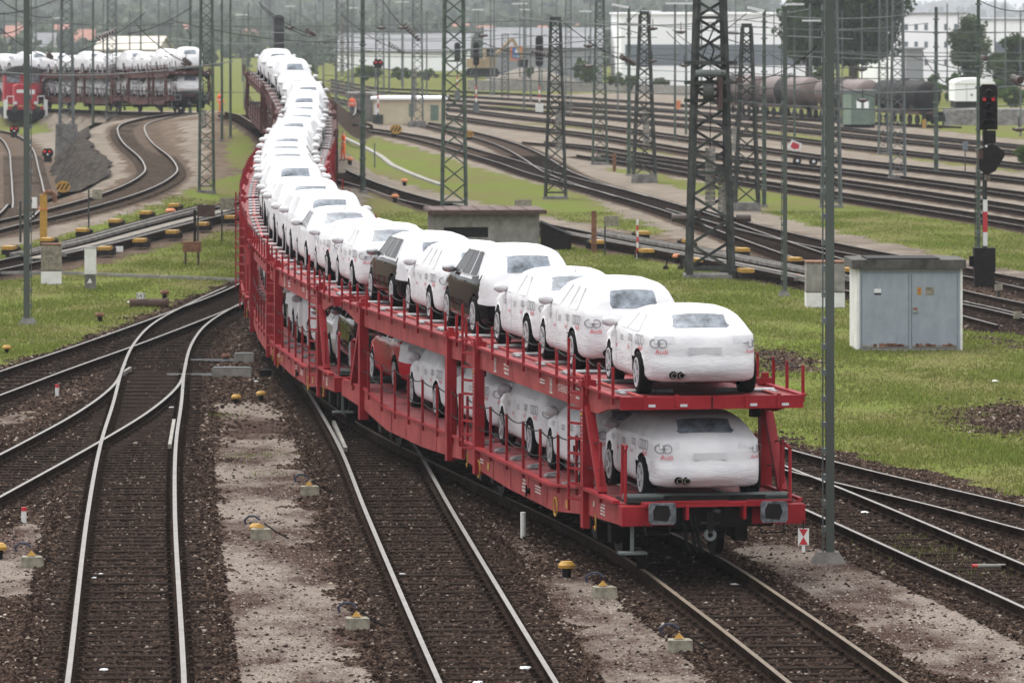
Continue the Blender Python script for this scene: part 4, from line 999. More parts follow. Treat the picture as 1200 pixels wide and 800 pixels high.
wl = ['rearmost red double deck car carrier wagon, its buffers and coupling facing the camera', 'second red car carrier wagon from the rear, on the curve behind the last one', 'third red car carrier wagon from the rear at the left bend of the train', 'fourth red car carrier wagon from the rear, mostly hidden by white cars', 'fifth red car carrier wagon from the rear beside the standing worker', 'sixth brownish car carrier wagon, climbing the hump at the far end']
wi = 0
while True:
    s0 = S_END+wi*WL
    if path_at(PATH, PS, s0+28)[1] > 296: break
    frames.append((s0,)+wagon(s0, wl[min(wi, 5)], detail=wi < 3, red='wagon_red' if wi < 5 else 'wagon_brown', marks=wi < 3)); wi += 1
NW = wi
# tail sign: white board with red hourglass
def tail_sign():
    T = frames[0][1]; o = T @ Vector((1.40, -.36, .60)); root = empty('tail_signal_board', o); tag(root, 'small white board with red hourglass hanging from the right corner of the last wagon', 'sign')
    b = MB(); b.box((0, 0, 0), (.17, .012, .26), 'white_paint'); b.box((0, .0, -.18), (.05, .012, .12), 'white_paint'); b.bar((0, 0, .12), (0, .02, .26), .02, .02, 'black_steel'); b.build('board', root)
    b = MB(); b.add([(-.07, -.008, .12), (.07, -.008, .12), (0, -.008, 0)], [(0, 1, 2)], 'red_paint'); b.add([(-.07, -.008, -.12), (.07, -.008, -.12), (0, -.008, 0)], [(0, 1, 2)], 'red_paint'); b.build('hourglass_mark', root)
tail_sign()
# ------------------------------------------------------------------ place the cars
PROTO = {}
def place_car(kind, X, D, z, rz, label, group, pitch=0, prints=False):
    if kind not in PROTO:
        PROTO[kind] = make_car(kind); root, sh = PROTO[kind]; PROTO[kind+'#'] = None; first = root
    else: first = None
    root, sh = PROTO[kind]
    o = first if first else copy_tree(PROTO[kind][0])
    for c in list(o.children):
        if c.name.startswith('printed_logo') and not prints: bpy.data.objects.remove(c)
    if prints and not any(c.name.startswith('printed_logo') for c in o.children): add_prints(o, sh)
    o.location = (X, D, z); o.rotation_euler = (pitch, 0, rz); tag(o, label, 'car', group); return o
def place_on(path, ps, s, wb=2.75):
    a, b = path_at(path, ps, s-wb/2), path_at(path, ps, s+wb/2); c = (a+b)/2; za, zb = hz(*a), hz(*b)
    return c[0], c[1], (za+zb)/2, math.atan2(b[1]-a[1], b[0]-a[0])-math.pi/2, math.atan2(zb-za, wb)
def chord_off(s):
    """cars stand on the rigid section, not on the curve itself"""
    for s0, Tm, Tn in frames:
        if s0-1 <= s <= s0+LS+.2: p = Tm @ Vector((0, s-s0, 0)); q = Tm @ Vector((0, s-s0+1, 0)); return p, q
        if s0+LS+.2 < s <= s0+2*LS+1.2: t = s0+2*LS+.4-s; p = Tn @ Vector((0, t, 0)); q = Tn @ Vector((0, t-1, 0)); return p, q
    return None
upper = [(86.5, 'fastback'), (92.1, 'estate'), (96.4, 'sedan'), (101.5, 'black_suv'), (106.1, 'estate'), (110.6, 'black_estate')]
kinds = ['sedan', 'fastback', 'bare_sedan', 'suv', 'estate', 'suv', 'sedan', 'fastback', 'suv', 'sedan', 'estate', 'fastback']
lab_u = ['rearmost white wrapped car on the upper deck, twin exhausts and rear window uncovered', 'white wrapped estate car right behind the rearmost car on the upper deck', 'white wrapped saloon on the upper deck between the rear estate and the black off-roader',
         'black off-roader with a white cover over roof and tailgate, on the upper deck', 'white wrapped estate on the upper deck between the two black sided cars', 'black sided estate, the farther of the two black cars on the upper deck',
         'white wrapped saloon on the upper deck just beyond the farther black car', 'white wrapped fastback, second beyond the farther black car on the upper deck', 'white saloon with bare side windows, third beyond the farther black car', 'white wrapped off-roader, fourth beyond the farther black car']
s = None; k = 0; cars_up = 0
lst = list(upper); d = 116.4; j = 0
while d < 288:
    lst.append((d, kinds[j % len(kinds)])); j += 1
    d += 4.72*(1.0)+(1.2 if j % 6 == 0 else .12)
for i, (d, kd) in enumerate(lst):
    s = s_of_d(d); r = chord_off(s)
    if r is None: continue
    p, q = r; v = q-p
    lab = lab_u[i] if i < len(lab_u) else ('white wrapped car in the long middle row on the upper deck of the train' if d < 240 else 'white wrapped car on the rising far end of the train')
    place_car(kd, p.x, p.y, p.z+2.745, math.atan2(v.y, v.x)-math.pi/2+[-.022, -.01, .008, 0][i % 4], lab, 'wrapped cars on the upper deck', math.atan2(v.z, math.hypot(v.x, v.y)), prints=(i < 9 and kd in ('fastback', 'estate', 'sedan')))
lower = [(86.35, 'fastback'), (91.5, 'fastback'), (96.0, 'estate'), (100.8, 'sedan'), (105.6, 'sedan'), (110.4, 'red_sedan'), (116.3, 'dark_suv'), (121.0, 'silver_estate'), (125.7, 'estate'), (130.4, 'sedan'), (135.2, 'black_estate'), (140, 'suv'), (147, 'sedan'), (152, 'estate'), (157, 'fastback'), (162, 'sedan'), (167, 'suv'), (172, 'sedan')]
lab_l = ['rearmost white wrapped car on the lower deck, seen from behind above the buffers', 'white wrapped car on the lower deck, just ahead of the rearmost one', 'white wrapped estate on the lower deck, left of the ladder post', 'white wrapped saloon on the lower deck beside the wagon joint posts', 'white wrapped saloon on the lower deck behind the red car',
         'dark red car with bare bodywork on the lower deck', 'black off-roader on the lower deck ahead of the dark red car', 'silver estate with a white cover over its roof on the lower deck']
for i, (d, kd) in enumerate(lower):
    s = s_of_d(d); r = chord_off(s)
    if r is None: continue
    p, q = r; v = q-p; fz = .97 if d > 90 else 1.12
    for s0, Tm, Tn in frames:
        if s0 <= s < s0+LS: fz = floor_z(s-s0, 0)
        elif s0+LS <= s < s0+2*LS+1: fz = floor_z(s0+2*LS+.4-s, 0)
    place_car(kd, p.x, p.y, p.z+fz+.01, math.atan2(v.y, v.x)-math.pi/2, lab_l[i] if i < len(lab_l) else 'wrapped car half hidden behind the posts on the lower deck of a farther wagon', 'cars on the lower deck', prints=(i < 5))
# second train on the far left
P2 = resample(cr_spline(TS, .5), .5); i0 = int(np.argmin(np.abs(P2[:, 1]-361)+np.abs(P2[:, 0]+21.4))); P2 = P2[i0:]; S2 = np.r_[0, np.cumsum(np.linalg.norm(np.diff(P2, axis=0), axis=1))]
l2 = ['dark car carrier wagon at the end of the second train, behind the s-curve', 'red-brown car carrier wagon of the second train, behind the lattice masts', 'red-brown car carrier wagon of the second train, behind the red locomotive']
kk = 0; fr2 = []
for w_ in range(3):
    s0 = w_*WL+.3
    if s0+2*LS+1 > S2[-1]: break
    fr2.append((s0,)+wagon(s0, l2[w_], False, 'wagon_brown' , False, P2, S2))
k2 = ['suv', 'estate', 'sedan', 'suv', 'fastback', 'estate']
for s0, Tm, Tn in fr2:
    for t in (2.5, 7.2, 11.9, 17.0, 21.7, 26.3):
        T, y, sgn = (Tm, t, 1) if t < LS else (Tn, 2*LS+.4-t, -1)
        p = T @ Vector((0, y, 0)); q = T @ Vector((0, y+sgn, 0)); v = q-p; rz = math.atan2(v.y, v.x)-math.pi/2
        place_car(k2[kk % 6], p.x, p.y, p.z+2.745, rz, 'white wrapped car on the upper deck of the second train at the far left', 'cars on the second train'); 
        place_car('silver_estate' if kk == 0 else k2[(kk+3) % 6], p.x, p.y, p.z+1.1 if t < 3 else p.z+.98, rz, 'silver car at the open end of the second train, lower deck' if kk == 0 else 'wrapped car on the lower deck of the second train at the far left', 'cars on the second train'); kk += 1
# ------------------------------------------------------------------ masts and poles
def lattice(mb, h, wb, wt, m, dpt=None, step=None, leg=.09, z0=0):
    """four-legged tapering lattice with X bracing"""
    dpt = dpt or 1.0
    def cn(i, z): w = wb+(wt-wb)*z/h; sx = (-1, 1, 1, -1)[i]; sy = (-1, -1, 1, 1)[i]; return Vector((sx*w/2, sy*w/2*dpt, z+z0))
    for i in range(4): mb.bar(cn(i, 0), cn(i, h), leg, leg, m)
    z = .3; k = 0
    while z < h-.2:
        w = wb+(wt-wb)*z/h; s = (step or .8)*w
        z2 = min(h, z+s)
        for i in range(4):
            j = (i+1) % 4
            if i in (0, 2) : a, b = (cn(i, z), cn(j, z2)) if k % 2 else (cn(j, z), cn(i, z2))
            else: a, b = (cn(i, z), cn(j, z2)) if not k % 2 else (cn(j, z), cn(i, z2))
            mb.bar(a, b, leg*.55, leg*.55, m)
        if k % 4 == 0:
            for i in range(4): mb.bar(cn(i, z), cn((i+1) % 4, z), leg*.55, leg*.55, m)
        z = z2; k += 1
def foot(root, w, d, h, m='concrete_dark', name='foundation', z=0):
    b = MB(); b.box((0, 0, z+h/2-.1), (w, d, h+.2), m, taper=.9); return b.build(name, root)
def lattice_mast(xb, yb, ytop, wb_px, wt_px, label, m='mast_green', base=None, arms=(), weights=(), cap=False, step=None, gear=0, leg=None, group='lattice masts of the overhead line'):
    X, D = gp(xb, yb); k = D/FPX; z0 = zg(X, D); h = zat(ytop, D)-z0; root = empty('lattice_mast', (X, D, z0)); tag(root, label, 'mast', group)
    wb, wt = wb_px*k, wt_px*k; leg = leg or max(.07, wb*.11)
    b = MB(); lattice(b, h, wb, wt, m, leg=leg, step=step)
    if cap: b.bb(-wt*.6, wt*.6, -wt*.6, wt*.6, h-.02, h+.16, m)
    b.build('lattice', root)
    if base: foot(root, base[0]*k, base[0]*k, base[1]*k)
    else: foot(root, wb*1.35, wb*1.35, .12)
    for (y, l, sgn) in arms:
        z = zat(y, D)-z0; a = MB(); a.bar((0, 0, z), (sgn*l, 0, z+.05), .05, .05, m); a.bar((0, 0, z+.9), (sgn*l*.8, 0, z+.08), .035, .035, m); a.bar((0, 0, z-.5), (sgn*l, -.0, z-.1), .04, .04, m); a.build('bracket_arm', root)
        a = MB()
        for q in range(6): a.cyl((sgn*(.4+q*.07), 0, z+.05), (sgn*(.43+q*.07), 0, z+.05), .09, 'insulator', n=10)
        a.build('insulator', root)
    for (xp, y0, y1) in weights:
        za, zb = zat(y1, D)-z0, zat(y0, D)-z0; w = MB(); n = max(5, int((zb-za)/.16)); xx = (xp-xb)*k
        for q in range(n): w.cyl((xx, -wb*.2, za+(zb-za)*q/n), (xx, -wb*.2, za+(zb-za)*(q+.82)/n), .17, 'concrete', n=14)
        w.cyl((xx, -wb*.2, za), (xx, -wb*.2, zb+3), .015, 'cable_black', n=5); w.build('tension_weight', root)
    if gear:
        z = zat(gear, D)-z0; g = MB()
        for dz in (-.5, .1, .75): g.bb(-wb*.62, wb*.62, -wb*.5, -wb*.42, z+dz-.06, z+dz+.06, 'mast_dark')
        g.cyl((-.25, -wb*.5, z-.2), (.1, -wb*.5, z-.2), .26, 'mast_dark', n=14); g.cyl((-.5, -wb*.55, z+.4), (.5, -wb*.55, z+.4), .12, 'mast_grey', n=10); g.cyl((.3, -wb*.5, z-.8), (.3, -wb*.5, z+.5), .1, 'insulator', n=10)
        g.bar((-.3, -wb*.5, z+.9), (.3, -wb*.5, z+2.4), .05, .05, 'mast_dark'); g.tube([Vector((-.1, -wb*.52, z+1.5)), Vector((.1, -wb*.6, z+1.2)), Vector((0, -wb*.6, z+.8))], .03, 'cable_black')
        g.cyl((-wb*.9, -.3, z-4.4), (-wb*.55, -.3, z-4.4), .13, 'insulator', n=10); g.cyl((wb*.6, -.3, z-4.4), (wb*.95, -.3, z-4.4), .13, 'insulator', n=10); g.bar((-wb*.9, -.3, z-4.4), (wb*.95, -.3, z-4.4), .05, .05, 'mast_dark')
        g.build('tensioning_gear', root)
    return root
lattice_mast(532, 245, -60, 28, 20, 'green lattice mast beyond the brick hut roof', arms=())
lattice_mast(832, 325, -80, 50, 26, 'large dark lattice mast with concrete tension weights, right of the train', 'mast_dark', weights=((832, 172, 240), (847, 200, 252)), gear=100, leg=.17, step=.6)
lattice_mast(651, 233, 24, 24, 11, 'flat topped dark lattice mast standing in the grass between two curved tracks', 'mast_dark', cap=True, weights=((655, 128, 176),), arms=((45, .0, 1),)[:0])
lattice_mast(755, 214, 17, 26, 9.5, 'dark lattice mast on a concrete block at the edge of the grass strip', 'mast_dark', base=(32, 10), weights=((757, 128, 168),), cap=True, arms=((30, 1.3, -1),))
lattice_mast(875, 247, 32, 28, 10, 'lattice mast on a wide concrete block right of the large dark mast', 'mast_dark', base=(34, 10), cap=True, weights=((862, 148, 178),), arms=((40, 1.3, -1), (80, 1.0, -1)))
lattice_mast(703, 193, -40, 17, 7, 'slim green lattice mast between the two flat topped masts', 'mast_green')
lattice_mast(242, 226, -60, 17, 12, 'lattice mast beside the raised s-curved track', 'mast_green', weights=((238, 128, 150),), arms=((68, .0, 1),)[:0])
lattice_mast(78, 186, -50, 17, 10, 'lattice mast on a tall concrete plinth behind the red locomotive', 'mast_grey', base=(26, 41))
lattice_mast(131, 136, -40, 12, 9, 'pale lattice mast in front of the second train', 'mast_grey', weights=((132, 75, 105),))
lattice_mast(401, 128, -40, 15, 12, 'grey lattice mast between the train and the cream hut', 'mast_grey', weights=((401, 20, 90),))
lattice_mast(489, 149, -40, 13, 9, 'grey lattice mast on a concrete foot in front of the cream hut', 'mast_grey', base=(22, 7), weights=((486, 80, 130),))
lattice_mast(974, 243, -60, 22, 10, 'grey lattice mast behind the solid green pole', 'mast_grey')
lattice_mast(1052, 209, -50, 17, 10, 'green lattice mast in the yard right of the green cabin', 'mast_grey')
lattice_mast(1035, 181, -50, 11, 8, 'slim pale lattice mast left of the twin legged mast by the tank wagons', 'mast_grey')
lattice_mast(445, 112, -30, 10, 8, 'pale grey lattice mast behind the dwarf signal', 'mast_grey')
lattice_mast(592, 116, 40, 8, 7, 'short dark lattice mast before the warehouse with the blue sign', 'mast_dark')
lattice_mast(666, 136, -40, 7, 6, 'thin grey lattice mast in the yard left of the white hall', 'mast_grey')
def batten_pole(xb, yb, ytop, wpx, label, m='pole_green', slots='left', foot_px=45):
    """mast of two rolled channels tied by batten plates"""
    X, D = gp(xb, yb); k = D/FPX; z0 = zg(X, D); h = zat(ytop, D)-z0; root = empty('overhead_line_pole', (X, D, z0)); tag(root, label, 'pole', 'channel section poles of the overhead line')
    w = wpx*k; dp = .22; s = -1 if slots == 'left' else 1; b = MB()
    # front and rear channel, open to the side
    b.bb(-w*.5 if s > 0 else -w*.22, w*.22 if s > 0 else w*.5, -dp/2, -dp/2+.025, .1, h, m); b.bb(-w*.5 if s > 0 else -w*.22, w*.22 if s > 0 else w*.5, dp/2-.025, dp/2, .1, h, m)
    b.bb((-w*.5) if s > 0 else w*.5-.02, (-w*.5+.02) if s > 0 else w*.5, -dp/2+.03, dp/2-.03, .1, h, m)
    b.bb(-.012+s*w*.05, .012+s*w*.05, -dp/2+.03, dp/2-.03, .1, h, 'mast_dark')
    b.bb(s*w*.5-.012, s*w*.5+.012, -dp/2-.001, -dp/2+.022, .1, h, m)
    b.build('channel', root); b = MB(); z = .5
    while z < h: b.bb(min(s*w*.2, s*w*.56), max(s*w*.2, s*w*.56), -dp/2-.006, dp/2+.004, z, z+.09, 'mast_grey'); z += .42
    b.build('batten_plate', root)['kind'] = 'stuff'
    f = foot_px*k; b = MB(); b.box((0, 0, .07), (f, f*.9, .22), 'concrete_dark', taper=.55); b.bb(-f*.5, f*.5, -f*.45, f*.45, -.15, -.04+.02, 'concrete_dark'); b.build('foundation', root); return root
batten_pole(970.5, 659, -90, 13.5, 'nearest green pole at the right, standing on a grey concrete foot between two tracks')
batten_pole(32.5, 380, -60, 9, 'green pole at the left edge standing in the grass verge', slots='right', foot_px=24)
batten_pole(919, 347, 14, 6.5, 'green pole with a thin tip standing left of the grey cabinet', foot_px=16)
def pole(xb, yb, ytop, wpx, label, m='mast_green', lamp=None, lw=22, group='slim poles of the rail yard', taper=.7, name='pole'):
    X, D = gp(xb, yb); k = D/FPX; z0 = zg(X, D); h = zat(ytop, D)-z0; r = wpx*k/2
    root = empty('lamp_post' if lamp else 'pole', (X, D, z0)); tag(root, label, 'lamp post' if lamp else 'pole', group if not lamp else 'yard lamp posts')
    b = MB(); b.cyl((0, 0, -.05), (0, 0, h), r, m, r*taper, n=10); z = .8
    while z < h and wpx > 3.5: b.bb(-r*1.25, r*1.25, -r*1.15, r*1.15, z, z+.07, 'mast_grey'); z += .75
    b.build('shaft', root); b = MB(); b.box((0, 0, .03), (r*3.6, r*3.6, .16), 'concrete_dark', taper=.8); b.build('foundation', root)
    if lamp:
        b = MB(); w = lw*k
        if lamp == 'T': b.bb(-w/2, w/2, -.16, .16, h-.02, h+.10, 'lamp_white')
        else: b.bar((0, 0, h-.05), (w*.9*(-1 if lamp == 'L' else 1), 0, h+.12), .22, .12, 'lamp_white')
        b.build('lamp_head', root)
    return root
for a in [(425, 226, -40, 6.5, 'green pole standing at the track right of the middle of the train'), (895.5, 243, 12, 5.5, 'green lamp pole left of the thin tipped pole'), (737, 206, 8, 5, 'green pole with lamp left of the block mounted mast'),
          (1097, 203, 8, 5.5, 'green lamp post between the tank wagons and the red signal'), (791, 167, 5, 3, 'lamp post before the white hall, left of the large dark mast'), (804, 158, 5, 3, 'lamp post touching the large dark mast'), (931, 173, 6, 3.2, 'lamp post in front of the left tank wagon'),
          (951, 138, 25, 3, 'short lamp post by the tank wagon'), (763, 100, 14, 2.4, 'far lamp post in front of the white hall')]:
    x, y, t, w, l = a; lamp = 'T' if y not in (226, 243, 206) else (None if y == 226 else 'L'); pole(x, y, t, w, l, lamp=lamp, lw=22 if y != 203 else 24)
pole(1146.5, 300, -50, 5.5, 'green pole directly behind the large red signal')
pole(223, 134, -40, 4, 'green pole in front of the end of the second train'); pole(260, 166, -40, 3.4, 'pole beside the worker in orange, left of the train'); pole(270, 162, -40, 3.2, 'pole right of the worker in orange')
pole(109, 141, -40, 3.4, 'green pole left of the pale lattice mast'); pole(165, 62*2, -40, 2.2, 'thin far pole above the second train'); pole(19, 108, -40, 2.6, 'thin far pole at the left edge'); 
bg = [(5, 106), (42, 104), (62, 103), (97, 112), (121, 110), (152, 112), (186, 108), (199, 112), (208, 104), (286, 120), (291, 128), (306, 92), (316, 88), (346, 94), (352, 92), (370, 108), (379, 100), (414, 104), (456, 108), (472, 104), (500, 138), (519, 104), (557, 100), (575, 112), (579, 112), (614, 128), (622, 120), (635, 108), (652, 106), (692, 104), (724, 130), (762, 116), (822, 110), (862, 108), (907, 128), (949, 122), (987, 150), (1010, 130), (1110, 120), (1123, 112), (1166, 112), (1178, 120), (1196, 160)]
for i, (x, y) in enumerate(bg): pole(x, y, random.choice([-30, -30, 4, 14, -30]), random.uniform(1.6, 2.6), 'thin grey-green pole in the hazy background of the yard', m='mast_grey', group='distant yard poles')
for i, (x, y, t, w) in enumerate([(68, 98, 22, 14), (284, 96, 18, 16), (340, 93, 8, 12), (412, 102, 10, 14), (471, 100, 3, 16), (560, 103, 12, 14), (609, 104, 5, 18), (616, 108, 12, 14), (686, 106, 14, 14), (845, 108, 14, 18), (1040, 112, 26, 18)]):
    pole(x, y, t, 1.8, 'far lamp post with flat white head in the background', m='mast_grey', lamp='T', lw=w)
# cantilever brackets on poles with a steady arm and insulators (part of the overhead line)
def wire(p, q, r=.02, label='thin dark overhead wire crossing the rail yard', ins=None, group='overhead wires', sag=.25, m='cable_black', name='overhead_wire'):
    a = Vector((xat(p[0], p[2]), p[2], zat(p[1], p[2]))); c = Vector((xat(q[0], q[2]), q[2], zat(q[1], q[2]))); b = MB(); n = 12
    pts = [a.lerp(c, t/n)-Vector((0, 0, sag*4*(t/n)*(1-t/n))) for t in range(n+1)]; o0 = pts[0]; pts = [v-o0 for v in pts]
    b.tube(pts, r, m, n=5); o = b.build(name, None, o0); tag(o, label, 'overhead wire', group)
    if ins is not None:
        b = MB(); d = (pts[-1]-pts[0]); u = d.normalized(); c0 = pts[0]+d*ins
        for k in range(7): b.cyl(c0+u*(k*.17), c0+u*(k*.17+.1), .13, 'insulator', n=8)
        b.build('insulator', o)
    return o
WD = 255
for p, q, ins in [((-20, 17, WD), (72, -3, WD), None), ((-10, 25, 230), (67, 71, 260), .86), ((-5, 38, 250), (36, 24, 250), None), ((60, 20, 260), (0, 0, 220), None), ((158, 27, 250), (224, 76, 262), .88), ((92, 60, 300), (170, 15, 300), .3), ((100, 48, 330), (132, 38, 330), .4), ((150, 40, 300), (225, 8, 300), None),
                  ((303, 3, 260), (370, 42, 270), .85), ((306, 8, 260), (366, 44, 270), None), ((445, -4, 280), (492, 48, 280), .62), ((655, 22, 270), (746, 77, 275), .80), ((886, 94, 240), (957, 55, 235), None), ((781, 37, 280), (862, 92, 235), .85), ((788, 35, 280), (850, 68, 235), None), ((905, 112, 240), (846, 85, 180), .7),
                  ((1080, 60, 250), (1110, 98, 230), None), ((1146, 74, 200), (1215, 102, 190), .62), ((1130, 60, 260), (1205, 86, 240), .3), ((1045, 118, 210), (900, 62, 240), None), ((1210, 12, 210), (1140, -4, 230), None), ((560, 48, 300), (650, 66, 300), .7), ((400, 18, 340), (470, 60, 340), .8), ((520, 60, 330), (570, 50, 330), None)]:
    wire(p, q, .022, ins=ins)
for p, q in [((0, 25, 300), (300, 31, 300)), ((300, 31, 300), (620, 24, 300)), ((620, 24, 300), (900, 32, 300)), ((740, 56, 290), (1200, 62, 280)), ((850, 62, 270), (1210, 72, 250)), ((880, 32, 300), (1200, 38, 300)), ((745, 28, 290), (1000, 46, 250)), ((860, 118, 240), (1060, 128, 240)), ((980, 128, 230), (1210, 122, 230)),
             ((1000, 78, 260), (1210, 84, 260)), ((700, 66, 300), (900, 76, 260)), ((0, 52, 340), (260, 47, 340)), ((240, 30, 330), (560, 38, 330)), ((430, 60, 340), (660, 62, 340)), ((980, 62, 260), (1100, 66, 260)), ((1065, 66, 240), (1215, 98, 240)), ((860, 98, 240), (1000, 108, 240)), ((945, 60, 240), (1160, 66, 240)), ((960, 110, 240), (1200, 100, 260)), ((590, 40, 320), (770, 44, 320)), ((130, 28, 330), (330, 20, 330))]:
    wire(p, q, .022, m='mast_grey', sag=.1)
random.seed(31)
for i in range(26):
    xa = random.choice([-20, 200, 380, 560, 700, 860]); xb = xa+random.uniform(180, 420); ya = random.uniform(8, 105); yb_ = ya+random.uniform(-16, 26); dd = random.uniform(240, 360)
    if 250 < xa+60 < 420 and ya > 55: ya = 30; yb_ = 36
    wire((xa, ya, dd), (xb, yb_, dd-random.uniform(0, 60)), .02, m=random.choice(['mast_grey', 'mast_dark']), sag=.35)
# hanging line insulators / signal lamps in the air
for i, (x, y, d) in enumerate([(690, 54, 260), (690, 78, 260), (765, 34, 280), (798, 38, 270), (802, 77, 270), (764, 72, 280), (1010, 82, 260), (1011, 118, 240), (1192, 96, 220), (1194, 152, 210), (566, 42, 290), (340, 33, 300), (471, 33, 320), (447, 33, 300), (218, 75, 262)]):
    b = MB(); b.sph((0, 0, 0), .17, 'insulator', (1.2, .8, .55), 12, 7); b.cyl((0, 0, .05), (0, 0, .5), .02, 'cable_black', n=5); b.cyl((-.25, 0, .02), (.25, 0, .02), .05, 'mast_dark', n=8)
    o = b.build('line_insulator', None, (xat(x, d), d, zat(y, d)), smooth=False); tag(o, 'dark insulator hanging in the overhead wires', 'insulator', 'insulators in the overhead line')
# ------------------------------------------------------------------ signals
def post_stripes(b, x, y, z0, z1, r, n=4):
    for i in range(n): b.cyl((x, y, z0+(z1-z0)*i/n), (x, y, z0+(z1-z0)*(i+1)/n), r, 'white_paint' if i % 2 == 0 else 'red_paint', n=10)
def signal(x, yb, ytop, hw_, hh, label, base='white_paint', red=True, pillar=True):
    X, D = gp(x, yb); k = D/FPX; z0 = zg(X, D); h = zat(ytop, D)-z0; root = empty('railway_signal', (X, D, z0)); tag(root, label, 'signal', 'light signals of the yard')
    w, hh = hw_*k, hh*k
    b = MB(); b.cyl((0, 0, 0), (0, 0, h-hh*.5), .06, 'mast_dark', n=8); post_stripes(b, 0, -.01, .9, 2.3, .066); b.build('post', root)
    b = MB(); c = .25*w; pts = [(-w/2, c), (-w/2, hh-c), (-w/2+c, hh), (w/2-c, hh), (w/2, hh-c), (w/2, c), (w/2-c, 0), (-w/2+c, 0)]
    b.prism([(p, q+h-hh) for p, q in pts], 'y', -.12, .02, 'black_steel'); n = 4
    for i in range(n): zz = h-hh+hh*(i+.6)/n; b.cyl((-w*.2, -.12, zz), (-w*.2, -.32, zz-.03), w*.17, 'black_steel', n=10); b.cyl((w*.2, -.12, zz), (w*.2, -.32, zz-.03), w*.17, 'black_steel', n=10)
    b.build('signal_head', root)
    if red:
        b = MB(); b.cyl((-w*.2, -.33, h-hh*.35), (-w*.2, -.335, h-hh*.35), w*.11, 'red_lens', n=10); b.cyl((w*.25, -.33, h-hh*.35), (w*.25, -.335, h-hh*.35), w*.11, 'red_lens', n=10); b.build('red_light', root)
    b = MB(); b.bb(-w*.5, w*.5, -.15, .25, 0, .75, base); b.build('relay_box', root)
    return root
signal(327, 108, 18, 12, 42, 'black light signal standing beyond the far end of the red train', red=False)
signal(558, 132, 50, 7, 27, 'black light signal left of the blue supermarket sign', red=False, base='mast_grey'); signal(632, 132, 42, 9, 36, 'black light signal on a red and white post, right of the blue sign', red=False)
signal(443, 146, 70, 12, 9, 'low round headed red light signal in front of the cream hut', base='mast_dark'); signal(536, 116, 50, 7, 22, 'black light signal behind the green lattice mast', red=False, base='mast_grey')
def big_signal():
    X, D = gp(1154, 336); k = D/FPX; z0 = zg(X, D); Z = lambda y: zat(y, D)-z0; root = empty('railway_signal', (X, D, z0)); tag(root, 'large black signal with two red lights and striped board at the right edge', 'signal', 'light signals of the yard')
    b = MB(); b.bb(-.07, .07, -.05, .05, 1.2, Z(140), 'mast_dark'); b.build('post', root)
    b = MB(); 
    for i, (y0, y1, m) in enumerate([(288, 272, 'white_paint'), (272, 248, 'red_paint'), (248, 234, 'white_paint')]): b.bb(-.06, .08, -.09, -.055, Z(y0), Z(y1), m)
    b.bb(-.02, .16, -.12, -.06, Z(211), Z(204), 'beige_box'); b.build('striped_board', root)
    b = MB(); b.bb(-.34, .30, -.25, .25, -.05, Z(318), 'black_steel'); b.bb(-.36, .32, -.29, .28, Z(318), Z(290), 'black_steel'); b.bb(-.5, -.34, -.1, .1, Z(312), Z(300), 'black_steel'); b.build('relay_box', root)
    w = 21*k; x0 = 4*k; b = MB(); za, zb = Z(152), Z(99); c = .1
    b.prism([(x0-w/2, za), (x0-w/2, zb-c), (x0-w/2+c, zb), (x0+w/2-c, zb), (x0+w/2, zb-c), (x0+w/2, za)], 'y', -.14, .05, 'black_steel')
    for (u, y) in [(0, 108), (-.12, 116.5), (.14, 116), (0, 124), (0, 134), (-.1, 143), (.1, 143)]:
        zz = Z(y); n = 12
        V = []; r = .11
        for q in range(n//2+1+2): t = math.pi*(q-1)/(n/2); V += [(x0+u+r*math.cos(t), -.14, zz+r*math.sin(t)), (x0+u+r*1.0*math.cos(t), -.36, zz-.04+r*math.sin(t))]
        F = [(2*i, 2*i+2, 2*i+3, 2*i+1) for i in range(n//2+2)]; b.add(V, F, 'black_steel')
        b.cyl((x0+u, -.141, zz), (x0+u, -.16, zz), .085, 'black_rubber', n=12)
    b.build('signal_head', root)
    b = MB()
    for u in (-.13, .15): b.cyl((x0+u, -.161, Z(116.5)), (x0+u, -.168, Z(116.5)), .062, 'red_lens', n=12)
    b.build('red_light', root)
    b = MB(); b.bb(x0-.18, x0+.22, -.3, .1, Z(168), Z(153), 'black_steel'); b.prism([(x0-.34, Z(175)), (x0+.1, Z(168)), (x0+.46, Z(176)), (x0+.50, Z(182)), (x0+.2, Z(200)), (x0-.05, Z(205)), (x0-.32, Z(198))], 'y', -.42, .05, 'black_steel'); b.bb(x0-.36, x0-.2, -.46, .0, Z(186), Z(176), 'rust_dark'); b.cyl((x0-.1, -.44, Z(171)), (x0-.1, -.47, Z(171)), .04, 'lamp_white'); b.build('platform_bracket', root)
    b = MB()
    for u in (-.3, .0): b.bar((u, .12, Z(336)), (u, .12, Z(206)), .03, .03, 'mast_dark')
    for q in range(12): b.bar((-.3, .12, .6+q*.32), (0, .12, .6+q*.32), .02, .02, 'mast_dark')
    b.build('ladder', root)
big_signal()
